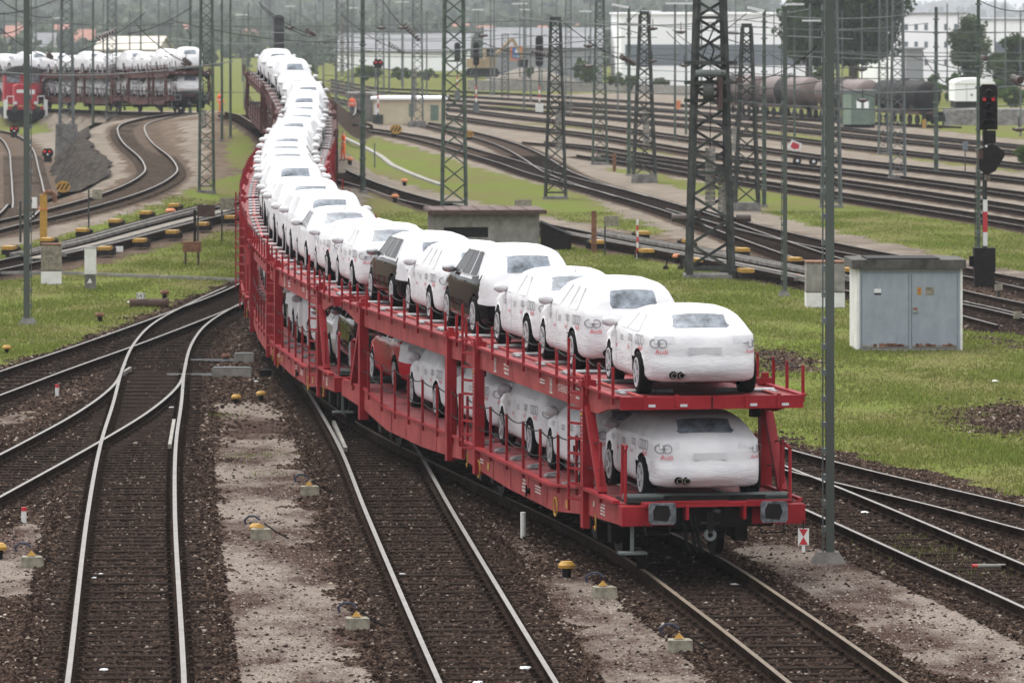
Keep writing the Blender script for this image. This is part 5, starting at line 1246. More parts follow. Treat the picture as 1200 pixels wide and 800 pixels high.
# red arrow signal and ground signals in the yard
def board_on_post(x, yb, yt, wpx, hpx, m, label, pm='mast_dark', name='sign_board', cat='sign', off=0, text=None, tm='black_steel', pw=.06, rot=0):
    X, D = gp(x, yb); k = D/FPX; z0 = zg(X, D); h = zat(yt, D)-z0; root = empty(name, (X, D, z0)); tag(root, label, cat)
    b = MB(); b.bar((0, 0, -.05), (0, 0, max(h-.02, .1)), pw, pw, pm); b.build('post', root); b = MB(); w, hh = wpx*k, hpx*k
    b.box((off*k, -.08, h-hh/2), (w, .10 if m in ('rust', 'beige_box') else .03, hh), m, rz=rot); b.build('board', root)
    if text:
        b = MB(); add_text(b, text, hh*.95, (off*k, -.099, h-hh/2), (1, 0, 0), (0, 0, 1), tm); b.build('lettering', root)
    return root
def arrow():
    X, D = gp(929, 182); z0 = zg(X, D); root = empty('arrow_signal', (X, D, z0)); tag(root, 'red and white arrow shaped ground signal board in the yard', 'signal'); b = MB(); b.bar((0, 0, 0), (0, 0, .3), .08, .08, 'mast_dark'); b.prism([(-.35, .5), (-.05, .95), (.55, .7), (.5, .3), (.0, .25)], 'y', -.05, 0, 'white_paint'); b.build('board', root); b = MB(); b.prism([(-.15, .52), (.0, .82), (.4, .66), (.38, .4), (.05, .36)], 'y', -.06, -.052, 'red_paint'); b.build('red_field', root)
arrow()
for x, y, l in [(953, 196, 'round black and white shunting signal right of the red arrow board'), (934, 195, 'small white shunting signal left of the round one')]:
    X, D = gp(x, y); o = empty('shunting_signal', (X, D, zg(X, D))); tag(o, l, 'signal'); b = MB(); b.cyl((0, 0, .3), (0, -.12, .3), .24, 'black_steel', n=16); b.box((0, .05, .08), (.3, .2, .3), 'mast_dark'); b.build('housing', o); b = MB(); b.cyl((0.02, -.125, .32), (.02, -.13, .32), .09, 'lamp_white', n=10); b.build('lamp', o)
def dwarf(x, y, l):
    X, D = gp(x, y); o = empty('dwarf_signal', (X, D, zg(X, D))); tag(o, l, 'signal'); b = MB(); b.bb(-.22, .22, -.12, .12, 0, .35, 'black_steel'); b.build('base', o); b = MB(); b.prism([(-.32, .35), (-.32, .62), (-.2, .8), (.2, .8), (.32, .62), (.32, .35)], 'y', -.12, .05, 'black_steel'); b.build('housing', o)
    b = MB()
    for u in (-.17, .12): b.cyl((u, -.125, .62), (u, -.135, .62), .07, 'red_lens', n=10)
    b.cyl((.0, -.125, .45), (.0, -.135, .45), .05, 'white_lens', n=10); b.build('light', o)
dwarf(56, 190, 'dwarf signal with two red lights left of the stone embankment'); dwarf(17, 161, 'grey dwarf signal in the grass before the red locomotive'); dwarf(212, 134, 'dwarf signal with red lights beside the end of the second train')
# ------------------------------------------------------------------ buildings
def windows(b, x0, x1, z0, z1, nx, nz, yf, m='glass', fr=.5):
    for i in range(nx):
        for j in range(nz):
            cx = x0+(x1-x0)*(i+.5)/nx; cz = z0+(z1-z0)*(j+.5)/nz; w = (x1-x0)/nx*fr; h = (z1-z0)/nz*fr
            b.bb(cx-w/2, cx+w/2, yf-.03, yf, cz-h/2, cz+h/2, m)
def hut_brick():
    X, D = gp(632, 293); k = D/FPX; w = 125*k; root = empty('brick_hut', (X, D, zg(X, D)), math.radians(4)); tag(root, 'grey hut with flat brown roof and dark opening, beyond the train', 'hut')
    h = zat(250, D)-zg(X, D); dpt = 3.4; f0, f1, g0, g1 = -112*k, -60*k, zat(278, D)-zg(X, D), zat(266, D)-zg(X, D)
    b = MB(); b.bb(-w, f0, 0, .25, 0, h, 'concrete'); b.bb(f1, 0, 0, .25, 0, h, 'concrete'); b.bb(f0, f1, 0, .25, 0, g0, 'concrete'); b.bb(f0, f1, 0, .25, g1, h, 'concrete')
    b.bb(-w, -w+.25, .251, dpt, 0, h, 'concrete_dark'); b.bb(-.25, 0, .251, dpt, 0, h, 'concrete'); b.bb(-w+.251, -.251, dpt-.25, dpt, 0, h, 'concrete'); b.build('wall', root)
    b = MB(); b.bb(f0, f1, .18, .24, g0, g1, 'black_steel'); b.build('window', root)
    b = MB(); b.bb(-w-.15, .2, -.3, dpt+.3, h+.001, h+.14, 'roof_brown'); b.bb(-w-.2, .25, -.36, -.3, h-.02, h+.12, 'rust_dark')
    for q in range(7): b.bb(-w-.1+q*(w+.2)/7, -w-.07+q*(w+.2)/7, -.29, dpt+.29, h+.141, h+.165, 'rust_dark')
    b.build('roof', root)
    r2 = empty('lean_to', (X, D, zg(X, D))); tag(r2, 'low black sloping bunker against the right end of the grey hut', 'bunker'); b = MB(); x1, x2 = .05, 38*k; b.prism([(x1, 0), (x1, h*.72), (x2-.05, h*.36), (x2, 0)], 'y', -.1, 2.0, 'black_steel'); b.prism([(x1-.02, h*.72+.002), (x1, h*.72+.05), (x2, h*.36+.05), (x2+.02, h*.36+.002)], 'y', -.2, 2.1, 'black_rubber'); b.build('bunker_body', r2)
hut_brick()
def cabinet():
    XL, D = gp(1005, 411); XR, _ = gp(1131, 413); w = XR-XL; k = D/FPX; z0 = zg(XL, D); root = empty('transformer_cabinet', (XL, D, z0), math.radians(1.6)); tag(root, 'white switchgear cabinet with two grey-blue doors and a concrete roof slab', 'cabinet')
    h = zat(315, D)-z0; dp = 2.1
    b = MB(); b.bb(-.02, .0, 0, dp, -.1, h, 'render_white'); b.bb(w-.06, w, 0, dp, -.1, h, 'render_white'); b.bb(0, w-.06, dp-.1, dp, -.1, h, 'render_white'); b.bb(0, .05, -.001, .06, -.1, h, 'render_white'); b.build('wall', root)
    b = MB(); b.bb(.05, w-.06, .03, .08, .02, h, 'door_blue'); b.bb(.05, w-.06, .0, .03, h-.09, h, 'door_blue'); b.bb(.05, w-.06, -.02, .06, -.1, .06, 'concrete'); b.bb(.05, .10, .0, .03, .06, h-.09, 'door_blue'); b.bb(w-.13, w-.06, 0, .03, .06, h-.09, 'door_blue'); b.bb(w*.5-.03, w*.5+.03, 0, .03, .06, h-.09, 'door_blue'); b.build('door_frame', root)
    for s in (0, 1):
        x0, x1 = (.115, w*.5-.045) if s == 0 else (w*.5+.045, w-.145); b = MB(); b.bb(x0, x1, -.008, .027, .09, h-.11, 'door_blue'); b.bb(x0, x1, -.012, -.008, .09, .15, 'concrete'); random.seed(3+s)
        for q in range(16): xx = random.uniform(x0+.05, x1-.15); b.bb(xx, xx+random.uniform(.03, .14), -.015, -.012, .09+random.random()*.03, .15+random.random()*.05, 'rust')
        d = b.build('door', root)
        b = MB()
        if s == 0: b.bb(x0+.32, x0+.50, -.015, -.009, 1.52, 1.62, 'lamp_white'); b.bb(x0+.32, x0+.50, -.013, -.009, 1.46, 1.50, 'black_steel'); b.build('sign_plate', d)
        else:
            b.bb(x0+.14, x0+.25, -.015, -.009, 1.46, 1.66, 'yellow_paint'); b.build('warning_sign', d); b = MB(); b.add([(x0+.20, -.017, 1.63), (x0+.17, -.017, 1.55), (x0+.195, -.017, 1.55), (x0+.18, -.017, 1.48), (x0+.225, -.017, 1.58), (x0+.2, -.017, 1.58), (x0+.22, -.017, 1.63)], [(0, 1, 2, 3, 4, 5, 6)], 'red_paint'); b.build('lightning_mark', d)
            b = MB(); b.bb(x0+.36, x0+.58, -.015, -.009, 1.46, 1.66, 'beige_box'); b.build('sign_plate', d)
            b = MB(); b.bb(x0+.03, x0+.16, -.05, -.009, 1.00, 1.06, 'galvanised'); b.bb(x0+.04, x0+.14, -.04, -.009, 1.07, 1.13, 'rust'); b.build('handle', d)
    b = MB(); b.bb(-.16, w+.08, -.14, dp+.1, h+.002, h+.24, 'slab_dark'); b.bb(.25, w*.78, -.05, dp*.8, h+.241, h+.28, 'black_steel'); b.build('roof', root)
cabinet()
def box_cab(xl, xr, yb, yt, ysplit, label, name='junction_cabinet', dp=.5, m='beige_box', streak=True, text=None):
    X0, D = gp(xl, yb); X1, _ = gp(xr, yb); w = X1-X0; z0 = zg(X0, D); hs = zat(ysplit, D)-z0; h = zat(yt, D)-z0; root = empty(name, (X0, D, z0)); tag(root, label, 'cabinet')
    b = MB(); b.bb(0, w, 0, dp, -.1, hs, 'render_white'); b.build('plinth', root); b = MB(); b.bb(.0, w, .01, dp-.01, hs+.002, h, m); b.bb(-.02, w+.02, -.02, dp+.02, h+.001, h+.04, 'rust'); b.bb(.0, w, .0, dp, hs, hs+.02, 'black_steel')
    if streak:
        for q in range(4): xx = w*(.12+.2*q); b.bb(xx, xx+.03, .005, .009, hs+.2+.1*(q % 2), h, 'rust')
    b.build('housing', root)
    b = MB(); b.bb(.05, w-.05, -.0, .0095, hs+.05, h-.04, m); b.build('door', root)
    if text:
        b = MB(); add_text(b, text[0], .17, (w*.42, -.004, h-.28), (1, 0, 0), (0, 0, 1), 'rust_dark'); add_text(b, text[1], .17, (w*.42, -.004, h-.48), (1, 0, 0), (0, 0, 1), 'rust_dark'); b.build('lettering', root)
box_cab(945, 990, 360, 308, 343, 'low concrete cabinet with rust streaks and white plinth left of the blue doored cabinet', dp=1.0, m='concrete')
box_cab(48, 71, 333, 287, 318, 'beige cabinet with rust spots on a white plinth in the left verge', text=('G90', '925'), streak=False)
def pillar_box():
    X, D = gp(106, 339); k = D/FPX; z0 = zg(X, D); root = empty('marker_pillar', (X, D, z0)); tag(root, 'square white pillar with black foot standing in the left verge', 'pillar'); w = 13*k; zs = zat(321, D)-z0; h = zat(291, D)-z0
    b = MB(); b.bb(-w/2, w/2, -w/2, w/2, zs, h, 'render_white'); b.box((0, 0, h+.03), (w*1.06, w*1.06, .06), 'concrete', taper=.8); b.build('shaft', root); b = MB(); b.bb(-w*.47, w*.47, -w*.47, w*.47, -.1, zs-.002, 'concrete_dark'); b.add([(-w*.3, -w*.475, zs*.4), (0, -w*.475, zs*.75), (w*.2, -w*.475, zs*.45)], [(0, 2, 1)], 'white_paint'); b.build('foot', root)
pillar_box()
def simple_building(xl, xr, yb, ytop, D, label, name, cat, wall, dp=12, roof='roof_grey', pitch=0, win=None, door=None, wm='hall_blue', group=None, rz=0):
    k = D/FPX; X0 = xat(xl, D); w = (xr-xl)*k; z0 = zat(yb, D); h = zat(ytop, D)-z0; root = empty(name, (X0, D, z0), rz); tag(root, label, cat, group)
    b = MB(); b.bb(0, w, 0, dp, -2, h, wall); b.build('wall', root)
    b = MB(); 
    if pitch: b.prism([(-.4, h), (dp/2, h+pitch), (dp+.4, h), (dp+.4, h-.15), (dp/2, h+pitch-.15), (-.4, h-.15)], 'x', -.4, w+.4, roof); b.prism([(0, h+.001), (dp/2, h+pitch-.2), (dp, h+.001)], 'x', 0, .2, wall); b.prism([(0, h+.001), (dp/2, h+pitch-.2), (dp, h+.001)], 'x', w-.2, w, wall)
    else: b.bb(-.2, w+.2, -.25, dp+.2, h+.002, h+.2, roof)
    b.build('roof', root)
    if win:
        for (a, c, z0_, z1_, nx, nz, fr) in win:
            if nx*nz > 12: b = MB(); windows(b, a*w, c*w, z0_*h, z1_*h, nx, nz, 0, wm, fr); b.build('window', root)['kind'] = 'stuff'
            else:
                for i in range(nx):
                    for j in range(nz):
                        b = MB(); windows(b, a*w+(c-a)*w*i/nx, a*w+(c-a)*w*(i+1)/nx, z0_*h+(z1_-z0_)*h*j/nz, z0_*h+(z1_-z0_)*h*(j+1)/nz, 1, 1, 0, wm, fr); b.build('window', root)
    if door:
        for a, c, z1_, dm in door: b = MB(); b.bb(a*w, c*w, -.04, 0, 0, z1_*h, dm); b.build('door', root)
    return root
X_, D_ = gp(480, 146)
r = simple_building(437, 521, 146, 117, D_, 'cream yard hut with pale flat roof and green shutters beyond the curved track', 'yard_hut', 'hut', 'render_cream', dp=7, roof='hall_white', win=[(.50, .58, .3, .85, 1, 1, .95), (.80, .92, .15, .80, 1, 1, .95)], wm='hut_green', door=[(.02, .08, .85, 'render_white')])
simple_building(409, 437, 143, 112, D_+3, 'concrete annex left of the cream yard hut', 'hut_annex', 'hut', 'concrete', dp=6, roof='concrete_dark', door=[(.3, .5, .8, 'concrete_dark')])
simple_building(728, 960, 112, 17.5, 585, 'long white factory hall with a grey-blue window band behind the yard', 'factory_hall', 'factory hall', 'hall_white', dp=60, roof='hall_white', win=[(0.02, 1.0, .37, .63, 1, 1, 1.0)])
simple_building(1048, 1130, 112, 17, 600, 'white multi storey factory block behind the birch tree', 'factory_block', 'factory hall', 'hall_white', dp=60, roof='hall_grey', win=[(.1, .95, .3, .95, 6, 3, .35)])
simple_building(1130, 1260, 112, 24, 640, 'pale factory wing at the right edge of the background', 'factory_wing', 'factory hall', 'hall_white', dp=60, roof='hall_grey', win=[(.05, .95, .45, .8, 5, 1, .5)])
simple_building(1062, 1082, 108, 58, 570, 'small grey tower block in front of the factory', 'switch_house', 'building', 'hall_grey', dp=8, roof='hall_grey')
simple_building(570, 706, 92, 56, 620, 'grey supermarket with blue and orange sign behind the retaining wall', 'supermarket', 'shop', 'hall_grey', dp=40, roof='roof_grey', pitch=2.2, win=[(0, .7, .05, .22, 1, 1, 1.0)])
def shop_sign():
    D = 617; k = D/FPX; z = zat(62.5, D); root = empty('shop_sign', (xat(605, D), D, zat(80, D))); tag(root, 'blue supermarket sign with pale letter emblem in an orange frame', 'sign'); zz = z-zat(80, D)
    b = MB(); b.box((0, 0, zz), (14*k, .3, 17*k), 'sign_orange'); b.build('frame', root); b = MB(); b.box((0, -.17, zz), (9.5*k, .06, 13*k), 'sign_blue'); b.build('panel', root)
    b = MB(); add_text(b, 'A', 8*k, (0, -.21, zz+1.4*k), (1, 0, 0), (0, 0, 1), 'hall_white'); add_text(b, 'ALDI', 3.4*k, (0, -.21, zz-4.4*k), (1, 0, 0), (0, 0, 1), 'hall_white'); b.build('lettering', root)
shop_sign()
simple_building(395, 548, 82, 60, 780, 'wide low warehouse with grey roof in the hazy background', 'warehouse', 'warehouse', 'hall_white', dp=50, roof='roof_grey', pitch=2.4)
simple_building(340, 560, 60, 42, 1150, 'long pale warehouse strip behind the grey roofed one', 'warehouse', 'warehouse', 'hall_white', dp=40, roof='roof_grey')
simple_building(458, 512, 60, 1, 4600, 'tall hazy grey tower block in the centre background', 'tower_block', 'building', 'hall_grey', dp=20, roof='roof_grey', win=[(.08, .92, .1, .95, 6, 6, .45)])
simple_building(112, 182, 82, 58, 650, 'cream hall with pale roof behind the second train', 'storage_hall', 'warehouse', 'house_wall', dp=30, roof='house_wall', pitch=1.5)
simple_building(405, 425, 48, 26, 5000, 'small white house on the left hillside', 'house', 'house', 'hall_white', dp=10, roof='roof_tile', pitch=3)
random.seed(5)
for i, (x, y, w) in enumerate([(180, 36, 22), (210, 44, 18), (250, 40, 20), (310, 46, 18), (5, 50, 24), (55, 30, 14), (120, 44, 16), (632, 50, 24), (668, 46, 14), (690, 42, 22), (700, 54, 16), (652, 60, 12), (560, 50, 18), (532, 46, 16), (88, 56, 20), (64, 48, 16), (40, 62, 22), (150, 20, 20), (230, 26, 22), (285, 56, 16), (300, 20, 14), (362, 24, 16), (20, 40, 16), (110, 34, 18), (575, 40, 12), (610, 42, 18)]):
    simple_building(x, x+w, y+3, y-7, min(5200, 54000/max(1, y-7)), 'small tile roofed house among the hazy hillside trees', 'house', 'house', random.choice(['house_wall', 'hall_white', 'render_cream']), dp=9, roof=random.choice(['roof_tile', 'roof_tile', 'roof_grey']), pitch=2.5, win=[(.1, .9, .2, .8, 3, 1, .4)], group='houses on the far hillside')
# retaining wall, sand heap, excavator
def wall_strip():
    pts = [(548, 94, 106), (700, 97, 108), (870, 103, 115), (905, 104, 117)]; root = empty('retaining_wall', (0, 0, 0)); tag(root, 'long grey retaining wall along the back of the yard', 'wall'); b = MB()
    for (x0, t0, b0), (x1, t1, b1) in zip(pts[:-1], pts[1:]):
        D0, D1 = gp(x0, b0)[1], gp(x1, b1)[1]; P0 = Vector((xat(x0, D0), D0, GZ-.3)); P1 = Vector((xat(x1, D1), D1, GZ-.3)); a0, a1 = zat(t0, D0), zat(t1, D1)
        b.add([P0, P1, (P1.x, P1.y, a1), (P0.x, P0.y, a0), P0+Vector((0, .5, 0)), P1+Vector((0, .5, 0)), (P1.x, P1.y+.5, a1), (P0.x, P0.y+.5, a0)], [(0, 1, 2, 3), (3, 2, 6, 7), (4, 7, 6, 5), (0, 3, 7, 4), (1, 5, 6, 2)], 'concrete')
    b.build('wall', root)
wall_strip()
def heap(x, y, wpx, hpx, label, m='soil', D=600):
    k = D/FPX; b = MB(); n = 24; random.seed(int(x)); V = [(0, 0, hpx*k)]
    for r_ in (.3, .6, .85, 1.05):
        for i in range(n): a = 2*math.pi*i/n; V.append((wpx/2*k*r_*math.cos(a)*(1+.15*random.random()), wpx/2*k*r_*math.sin(a)*.5, hpx*k*(1-r_)*(1+.3*random.random()) if r_ < 1 else -.5))
    F = [(0, 1+i, 1+(i+1) % n) for i in range(n)]+[(1+r_*n+i, 1+(r_+1)*n+i, 1+(r_+1)*n+(i+1) % n, 1+r_*n+(i+1) % n) for r_ in range(3) for i in range(n)]
    b.add(V, F, m); o = b.build('sand_heap', None, (xat(x, D), D, zat(y, D)), smooth=True); tag(o, label, 'heap')
heap(620, 95, 110, 16, 'broad heap of pale sand behind the retaining wall', 'soil', 610); heap(850, 100, 60, 8, 'low rubble heap before the white hall', 'soil', 560)
def excavator(x, y, label, D=570, s=1.0):
    k = 1; root = empty('excavator', (xat(x, D), D, zat(y, D)), .3); tag(root, label, 'excavator')
    b = MB(); 
    for sg in (-1, 1): b.prism([(-1.6*s, .1), (-1.3*s, .7), (1.3*s, .7), (1.6*s, .1), (1.3*s, -.2), (-1.3*s, -.2)], 'y', sg*.9-.25, sg*.9+.25, 'black_steel')
    b.build('track', root); b = MB(); b.bb(-1.4*s, 1.2*s, -1.1, 1.1, .75, 1.7*s, 'excavator'); b.build('body', root); b = MB(); b.bb(.1, 1.2, -1.0, 0, 1.72, 2.8, 'excavator'); b.bb(.2, 1.1, -1.04, -1.0, 1.9, 2.7, 'glass'); b.build('cab', root)
    b = MB(); b.bar((1.0, .3, 1.5), (3.4, .3, 3.8), .3, .35, 'excavator'); b.bar((3.4, .3, 3.8), (4.6, .3, 1.6), .25, .28, 'excavator'); b.build('boom', root); b = MB(); b.prism([(4.2, 1.6), (5.0, 1.6), (4.9, .7), (4.1, .9)], 'y', -.2, .8, 'black_steel'); b.build('bucket', root)
excavator(565, 88, 'yellow excavator in the background left of the blue sign')
# ------------------------------------------------------------------ rolling stock in the background
def loco():
    X, D = gp(29, 147); z0 = zg(X, D)-GZ; root = empty('shunting_locomotive', (X, D, z0), math.radians(8)); tag(root, 'red shunting locomotive with two cab windows at the far left', 'locomotive')
    b = MB(); n = 12; arc = [(1.42*math.cos(math.pi*i/n), 3.55+.62*math.sin(math.pi*i/n)) for i in range(n+1)]; b.prism([(1.45, 1.5)]+arc+[(-1.45, 1.5)], 'y', 2.2, 5.2, 'loco_red'); b.build('cab', root)
    b = MB(); arc = [(1.55*math.cos(math.pi*i/n), 3.60+.66*math.sin(math.pi*i/n)) for i in range(n+1)]; b.prism(arc, 'y', 2.0, 5.4, 'mast_dark'); b.build('cab_roof', root)
    for sg in (-1, 1):
        b = MB(); b.prism([(sg*.25, 3.0), (sg*1.25, 3.0), (sg*1.25, 3.62), (sg*.85, 3.88), (sg*.25, 3.95)], 'y', 2.14, 2.19, 'film_glass'); b.build('cab_window', root)
    b = MB(); b.prism([(-.85, 1.3), (-.85, 2.75), (-.6, 2.9), (.6, 2.9), (.85, 2.75), (.85, 1.3)], 'y', -1.0, 2.19, 'loco_red'); b.prism([(-.85, 1.3), (-.85, 2.6), (.85, 2.6), (.85, 1.3)], 'y', 5.25, 12, 'loco_red'); b.bb(-1.4, 1.4, -1.3, -.98, 1.0, 1.25, 'loco_red'); b.build('hood', root)
    b = MB(); b.bb(-.65, .05, -1.03, -1.005, 2.25, 2.5, 'lamp_white'); b.bb(.15, .7, -1.03, -1.005, 2.15, 2.5, 'lamp_white'); b.build('number_plate', root)
    b = MB(); b.bb(-1.45, 1.45, -1.5, 12.3, .55, .99, 'black_steel'); b.bb(-1.3, 1.3, -1.55, -1.5, .2, 1.0, 'black_steel'); b.bb(-.6, .6, -.5, 11, .3, .54, 'black_steel'); b.build('frame', root)
    for sg in (-1, 1):
        b = MB(); b.bb(sg*1.5-.14, sg*1.5+.14, -1.45, -1.2, .35, 1.75, 'lamp_white'); b.tube([Vector((sg*1.4, -1.4, 1.0)), Vector((sg*1.4, -1.4, 2.0)), Vector((sg*.9, -1.4, 2.0)), Vector((sg*.9, -1.4, 1.0))], .03, 'lamp_white'); b.build('handrail', root)
        b = MB(); b.cyl((sg*.87, -1.5, 1.04), (sg*.87, -2.0, 1.04), .1, 'black_steel'); b.cyl((sg*.87, -2.0, 1.04), (sg*.87, -2.06, 1.04), .24, 'mast_dark', n=16); b.build('buffer', root)
        b = MB(); b.cyl((sg*.75, -1.31, 1.5), (sg*.75, -1.36, 1.5), .12, 'lamp_white'); b.bb(sg*.75-.12, sg*.75+.12, -1.3, -1.0, 1.35, 1.65, 'loco_red'); b.build('headlight', root)
        for yy in (.5, 3.2, 8, 10.6): b = MB(); b.cyl((sg*.7, yy, .5), (sg*.84, yy, .5), .5, 'black_steel', n=20); b.build('wheel', root)
loco()
def tank_wagon(pos, rz, label, tm='tank_pink'):
    root = empty('tank_wagon', pos, rz); tag(root, label, 'tank wagon', 'tank wagons on the siding'); L = 12
    b = MB(); n = 20; prof = [(-L/2+.2, .0), (-L/2+.25, .8), (-L/2+.5, 1.25), (-L/2+.9, 1.42), (L/2-.9, 1.42), (L/2-.5, 1.25), (L/2-.25, .8), (L/2-.2, .0)]
    V = [(a, r*math.cos(2*math.pi*k/n), 2.65+r*math.sin(2*math.pi*k/n)) for a, r in prof for k in range(n)]; F = [(i*n+k, i*n+(k+1) % n, (i+1)*n+(k+1) % n, (i+1)*n+k) for i in range(len(prof)-1) for k in range(n)]
    b.add(V, F, tm); b.build('tank', root, smooth=True)
    b = MB(); b.cyl((-1.2, 0, 2.65), (.9, 0, 2.65), 1.435, 'black_steel', n=24, caps=False); b.build('tar_band', root); b = MB(); b.cyl((0, 0, 4.0), (0, 0, 4.25), .35, 'mast_dark'); b.bb(-2.5, 2.5, -.4, .4, 4.06, 4.10, 'mast_grey'); b.build('dome', root)
    b = MB(); b.bb(-L/2, L/2, -1.2, 1.2, .95, 1.22, 'rust_dark')
    for xx in (-4, -1.5, 1.5, 4): b.bb(xx-.1, xx+.1, -1.2, 1.2, 1.22, 1.8, 'rust_dark')
    b.build('frame', root)
    for xx in (-4.6, -2.8, 2.8, 4.6):
        for sg in (-1, 1): b = MB(); b.cyl((xx, sg*.7, .46), (xx, sg*.84, .46), .46, 'black_steel', n=18); b.build('wheel', root)
    b = MB()
    for sx in (-1, 1):
        for sg in (-1, 1): b.cyl((sx*L/2, sg*.87, 1.05), (sx*(L/2+.6), sg*.87, 1.05), .18, 'black_steel')
    b.build('buffer', root); root.scale = (.86, .80, .80)
for i, (xa, ya, xb_, yb_) in enumerate([(915, 134, 972, 140)]): pass
PT = resample(tank_track, .5); ST = np.r_[0, np.cumsum(np.linalg.norm(np.diff(PT, axis=0), axis=1))]
for i, l in enumerate(['black tank wagon nearest the buffer stop at the right end of the siding', 'pinkish brown tank wagon in the middle of the siding, behind the green cabin', 'pinkish brown tank wagon at the left of the siding, behind the lamp posts', 'rearmost tank wagon of the siding']):
    s = ST[-1]-9-i*12.4; a = path_at(PT, ST, s-3); c = path_at(PT, ST, s+3); m_ = (a+c)/2; o_ = tank_wagon((m_[0], m_[1], 0), math.atan2(c[1]-a[1], c[0]-a[0]), l, 'black_steel' if i == 0 else 'tank_pink')
def green_cabin():
    X, D = gp(988, 150); k = D/FPX; root = empty('green_cabin', (X, D, zg(X, D)), math.radians(-14)); tag(root, 'green sheet metal cabin with pale end wall standing before the tank wagons', 'cabin'); w = 32*k; h = 42*k
    b = MB(); b.bb(0, w, 0, 2.2, .25, h, 'hut_green'); b.bb(-.02, 0, 0, 2.2, .25, h, 'hut_green_pale'); b.bb(-.0, w*.3, -.02, 0, .25, h, 'hut_green_pale'); b.build('wall', root); b = MB(); b.bb(-.15, w+.15, -.15, 2.35, h+.002, h+.14, 'mast_grey'); b.build('roof', root)
    for q in (.5, .78): b = MB(); b.bb(w*q, w*q+.35, -.04, 0, h*.52, h*.78, 'hall_white'); b.build('window', root)
    b = MB(); b.bb(0, w, .2, 2.0, -.1, .25, 'black_steel'); b.build('base', root)
green_cabin()
def white_wagon():
    X, D = gp(1143, 131); D = 440; k = D/FPX; X = xat(1119, D); root = empty('white_box_wagon', (X, D, zat(132, D))); tag(root, 'white box wagon body with rounded roof behind the red signal', 'wagon'); w = 47*k; h = zat(93, D)-zat(132, D)
    b = MB(); b.bb(0, w, 0, 6, .9, h-.35, 'hall_white'); b.bb(w*.3-.03, w*.3, -.03, 0, .9, h-.4, 'hall_grey'); b.bb(w*.4, w*.44, -.04, 0, h*.5, h*.56, 'black_steel'); b.build('body', root); b = MB(); n = 10; b.prism([(w/2+w/2*1.02*math.cos(math.pi*i/n), h-.35+.42*math.sin(math.pi*i/n)) for i in range(n+1)], 'y', -.1, 6.1, 'hall_white'); b.build('roof', root)
    b = MB(); b.bb(.1, w-.1, .3, 5.7, .35, .899, 'black_steel'); 
    for xx in (.8, w-.8): b.cyl((xx, .4, .4), (xx, .2, .4), .4, 'black_steel')
    b.build('underframe', root)
white_wagon()
def buffer_stop():
    X, D = gp(1101, 149); root = empty('buffer_stop', (X, D, zg(X, D))); tag(root, 'grey buffer stop frame at the end of the tank wagon siding', 'buffer stop'); b = MB()
    for sg in (-1, 1): b.bar((sg*.8-.15, 0, 0), (sg*.8-.4, 0, 1.25), .14, .14, 'hall_grey'); b.bar((sg*.8-.4, 0, 1.2), (sg*.8-.4, 2, 0), .12, .12, 'mast_grey')
    b.bb(-1.3, .6, -.06, .06, .4, 1.05, 'mast_dark'); b.build('frame', root); r2 = empty('earth_bank', (xat(1130, D+6), D+6, zg(X, D))); tag(r2, 'long dark earth bank behind the buffer stop', 'bank'); b = MB(); b.prism([(0, 0), (.6, 1.2), (1.6, 1.3), (2.4, 0)], 'x', -1.5, 9, 'concrete_dark'); b.build('bank', r2)
buffer_stop()
# ------------------------------------------------------------------ rail brakes
def rail_brake(P, d0, d1, n, label, group=None):
    s = np.r_[0, np.cumsum(np.linalg.norm(np.diff(P, axis=0), axis=1))]; root0 = None
    sa, sb = sorted([float(s[np.argmin(np.abs(P[:, 1]-d0))]), float(s[np.argmin(np.abs(P[:, 1]-d1))])])
    m_ = path_at(P, s, (sa+sb)/2); root = empty('rail_brake', (m_[0], m_[1], hz(*m_))); tag(root, label, 'rail brake'); 
    def L(t, off, z):
        a = path_at(P, s, t); c = path_at(P, s, t+.5); d = (c-a)/np.linalg.norm(c-a); q = a+np.array([d[1], -d[0]])*off; return Vector((q[0]-m_[0], q[1]-m_[1], hz(*q)+z-hz(*m_))), Vector((d[0], d[1], 0))
    b = MB()
    for off in (-.95, -.58, .58, .95, -1.1, 1.1):
        for q in range(12):
            t0, t1 = sa+(sb-sa)*q/12, sa+(sb-sa)*(q+1)/12; b.bar(L(t0, off, .03)[0], L(t1, off, .03)[0], .13, .12, 'rail_side' if abs(off) > 1 else 'concrete_dark')
    b.build('brake_beam', root); b = MB()
    for q in range(10): t0, t1 = sa+(sb-sa)*q/10, sa+(sb-sa)*(q+1)/10; b.bar(L(t0, 0, -.1)[0], L(t1, 0, -.1)[0], .85, .05, 'soil')
    b.build('cover_plate', root)
    for sg in (-1, 1):
        for q in range(n):
            t = sa+(sb-sa)*(q+.5)/n; p, d = L(t, sg*1.75, 0); rz = math.atan2(d.y, d.x)
            b = MB(); b.box(p+Vector((0, 0, -.02)), (.70, .40, .18), 'black_steel', rz=rz); b.box(p+d*.75+Vector((0, 0, -.02)), (.55, .42, .26), 'black_steel', rz=rz); b.sph(p+d*.95+Vector((0, 0, .04)), .2, 'black_steel', (1, 1, .8)); b.build('actuator', root)
            b = MB(); b.box(p+Vector((0, 0, .14)), (.72, .42, .12), 'yellow_paint', rz=rz); b.build('brake_cover', root)
rail_brake(TL, 193, 232, 6, 'rail brake with yellow actuator covers on the left track, above the verge')
rail_brake(TM, 213, 176, 5, 'rail brake with yellow actuator covers on the right track by the tall mast')
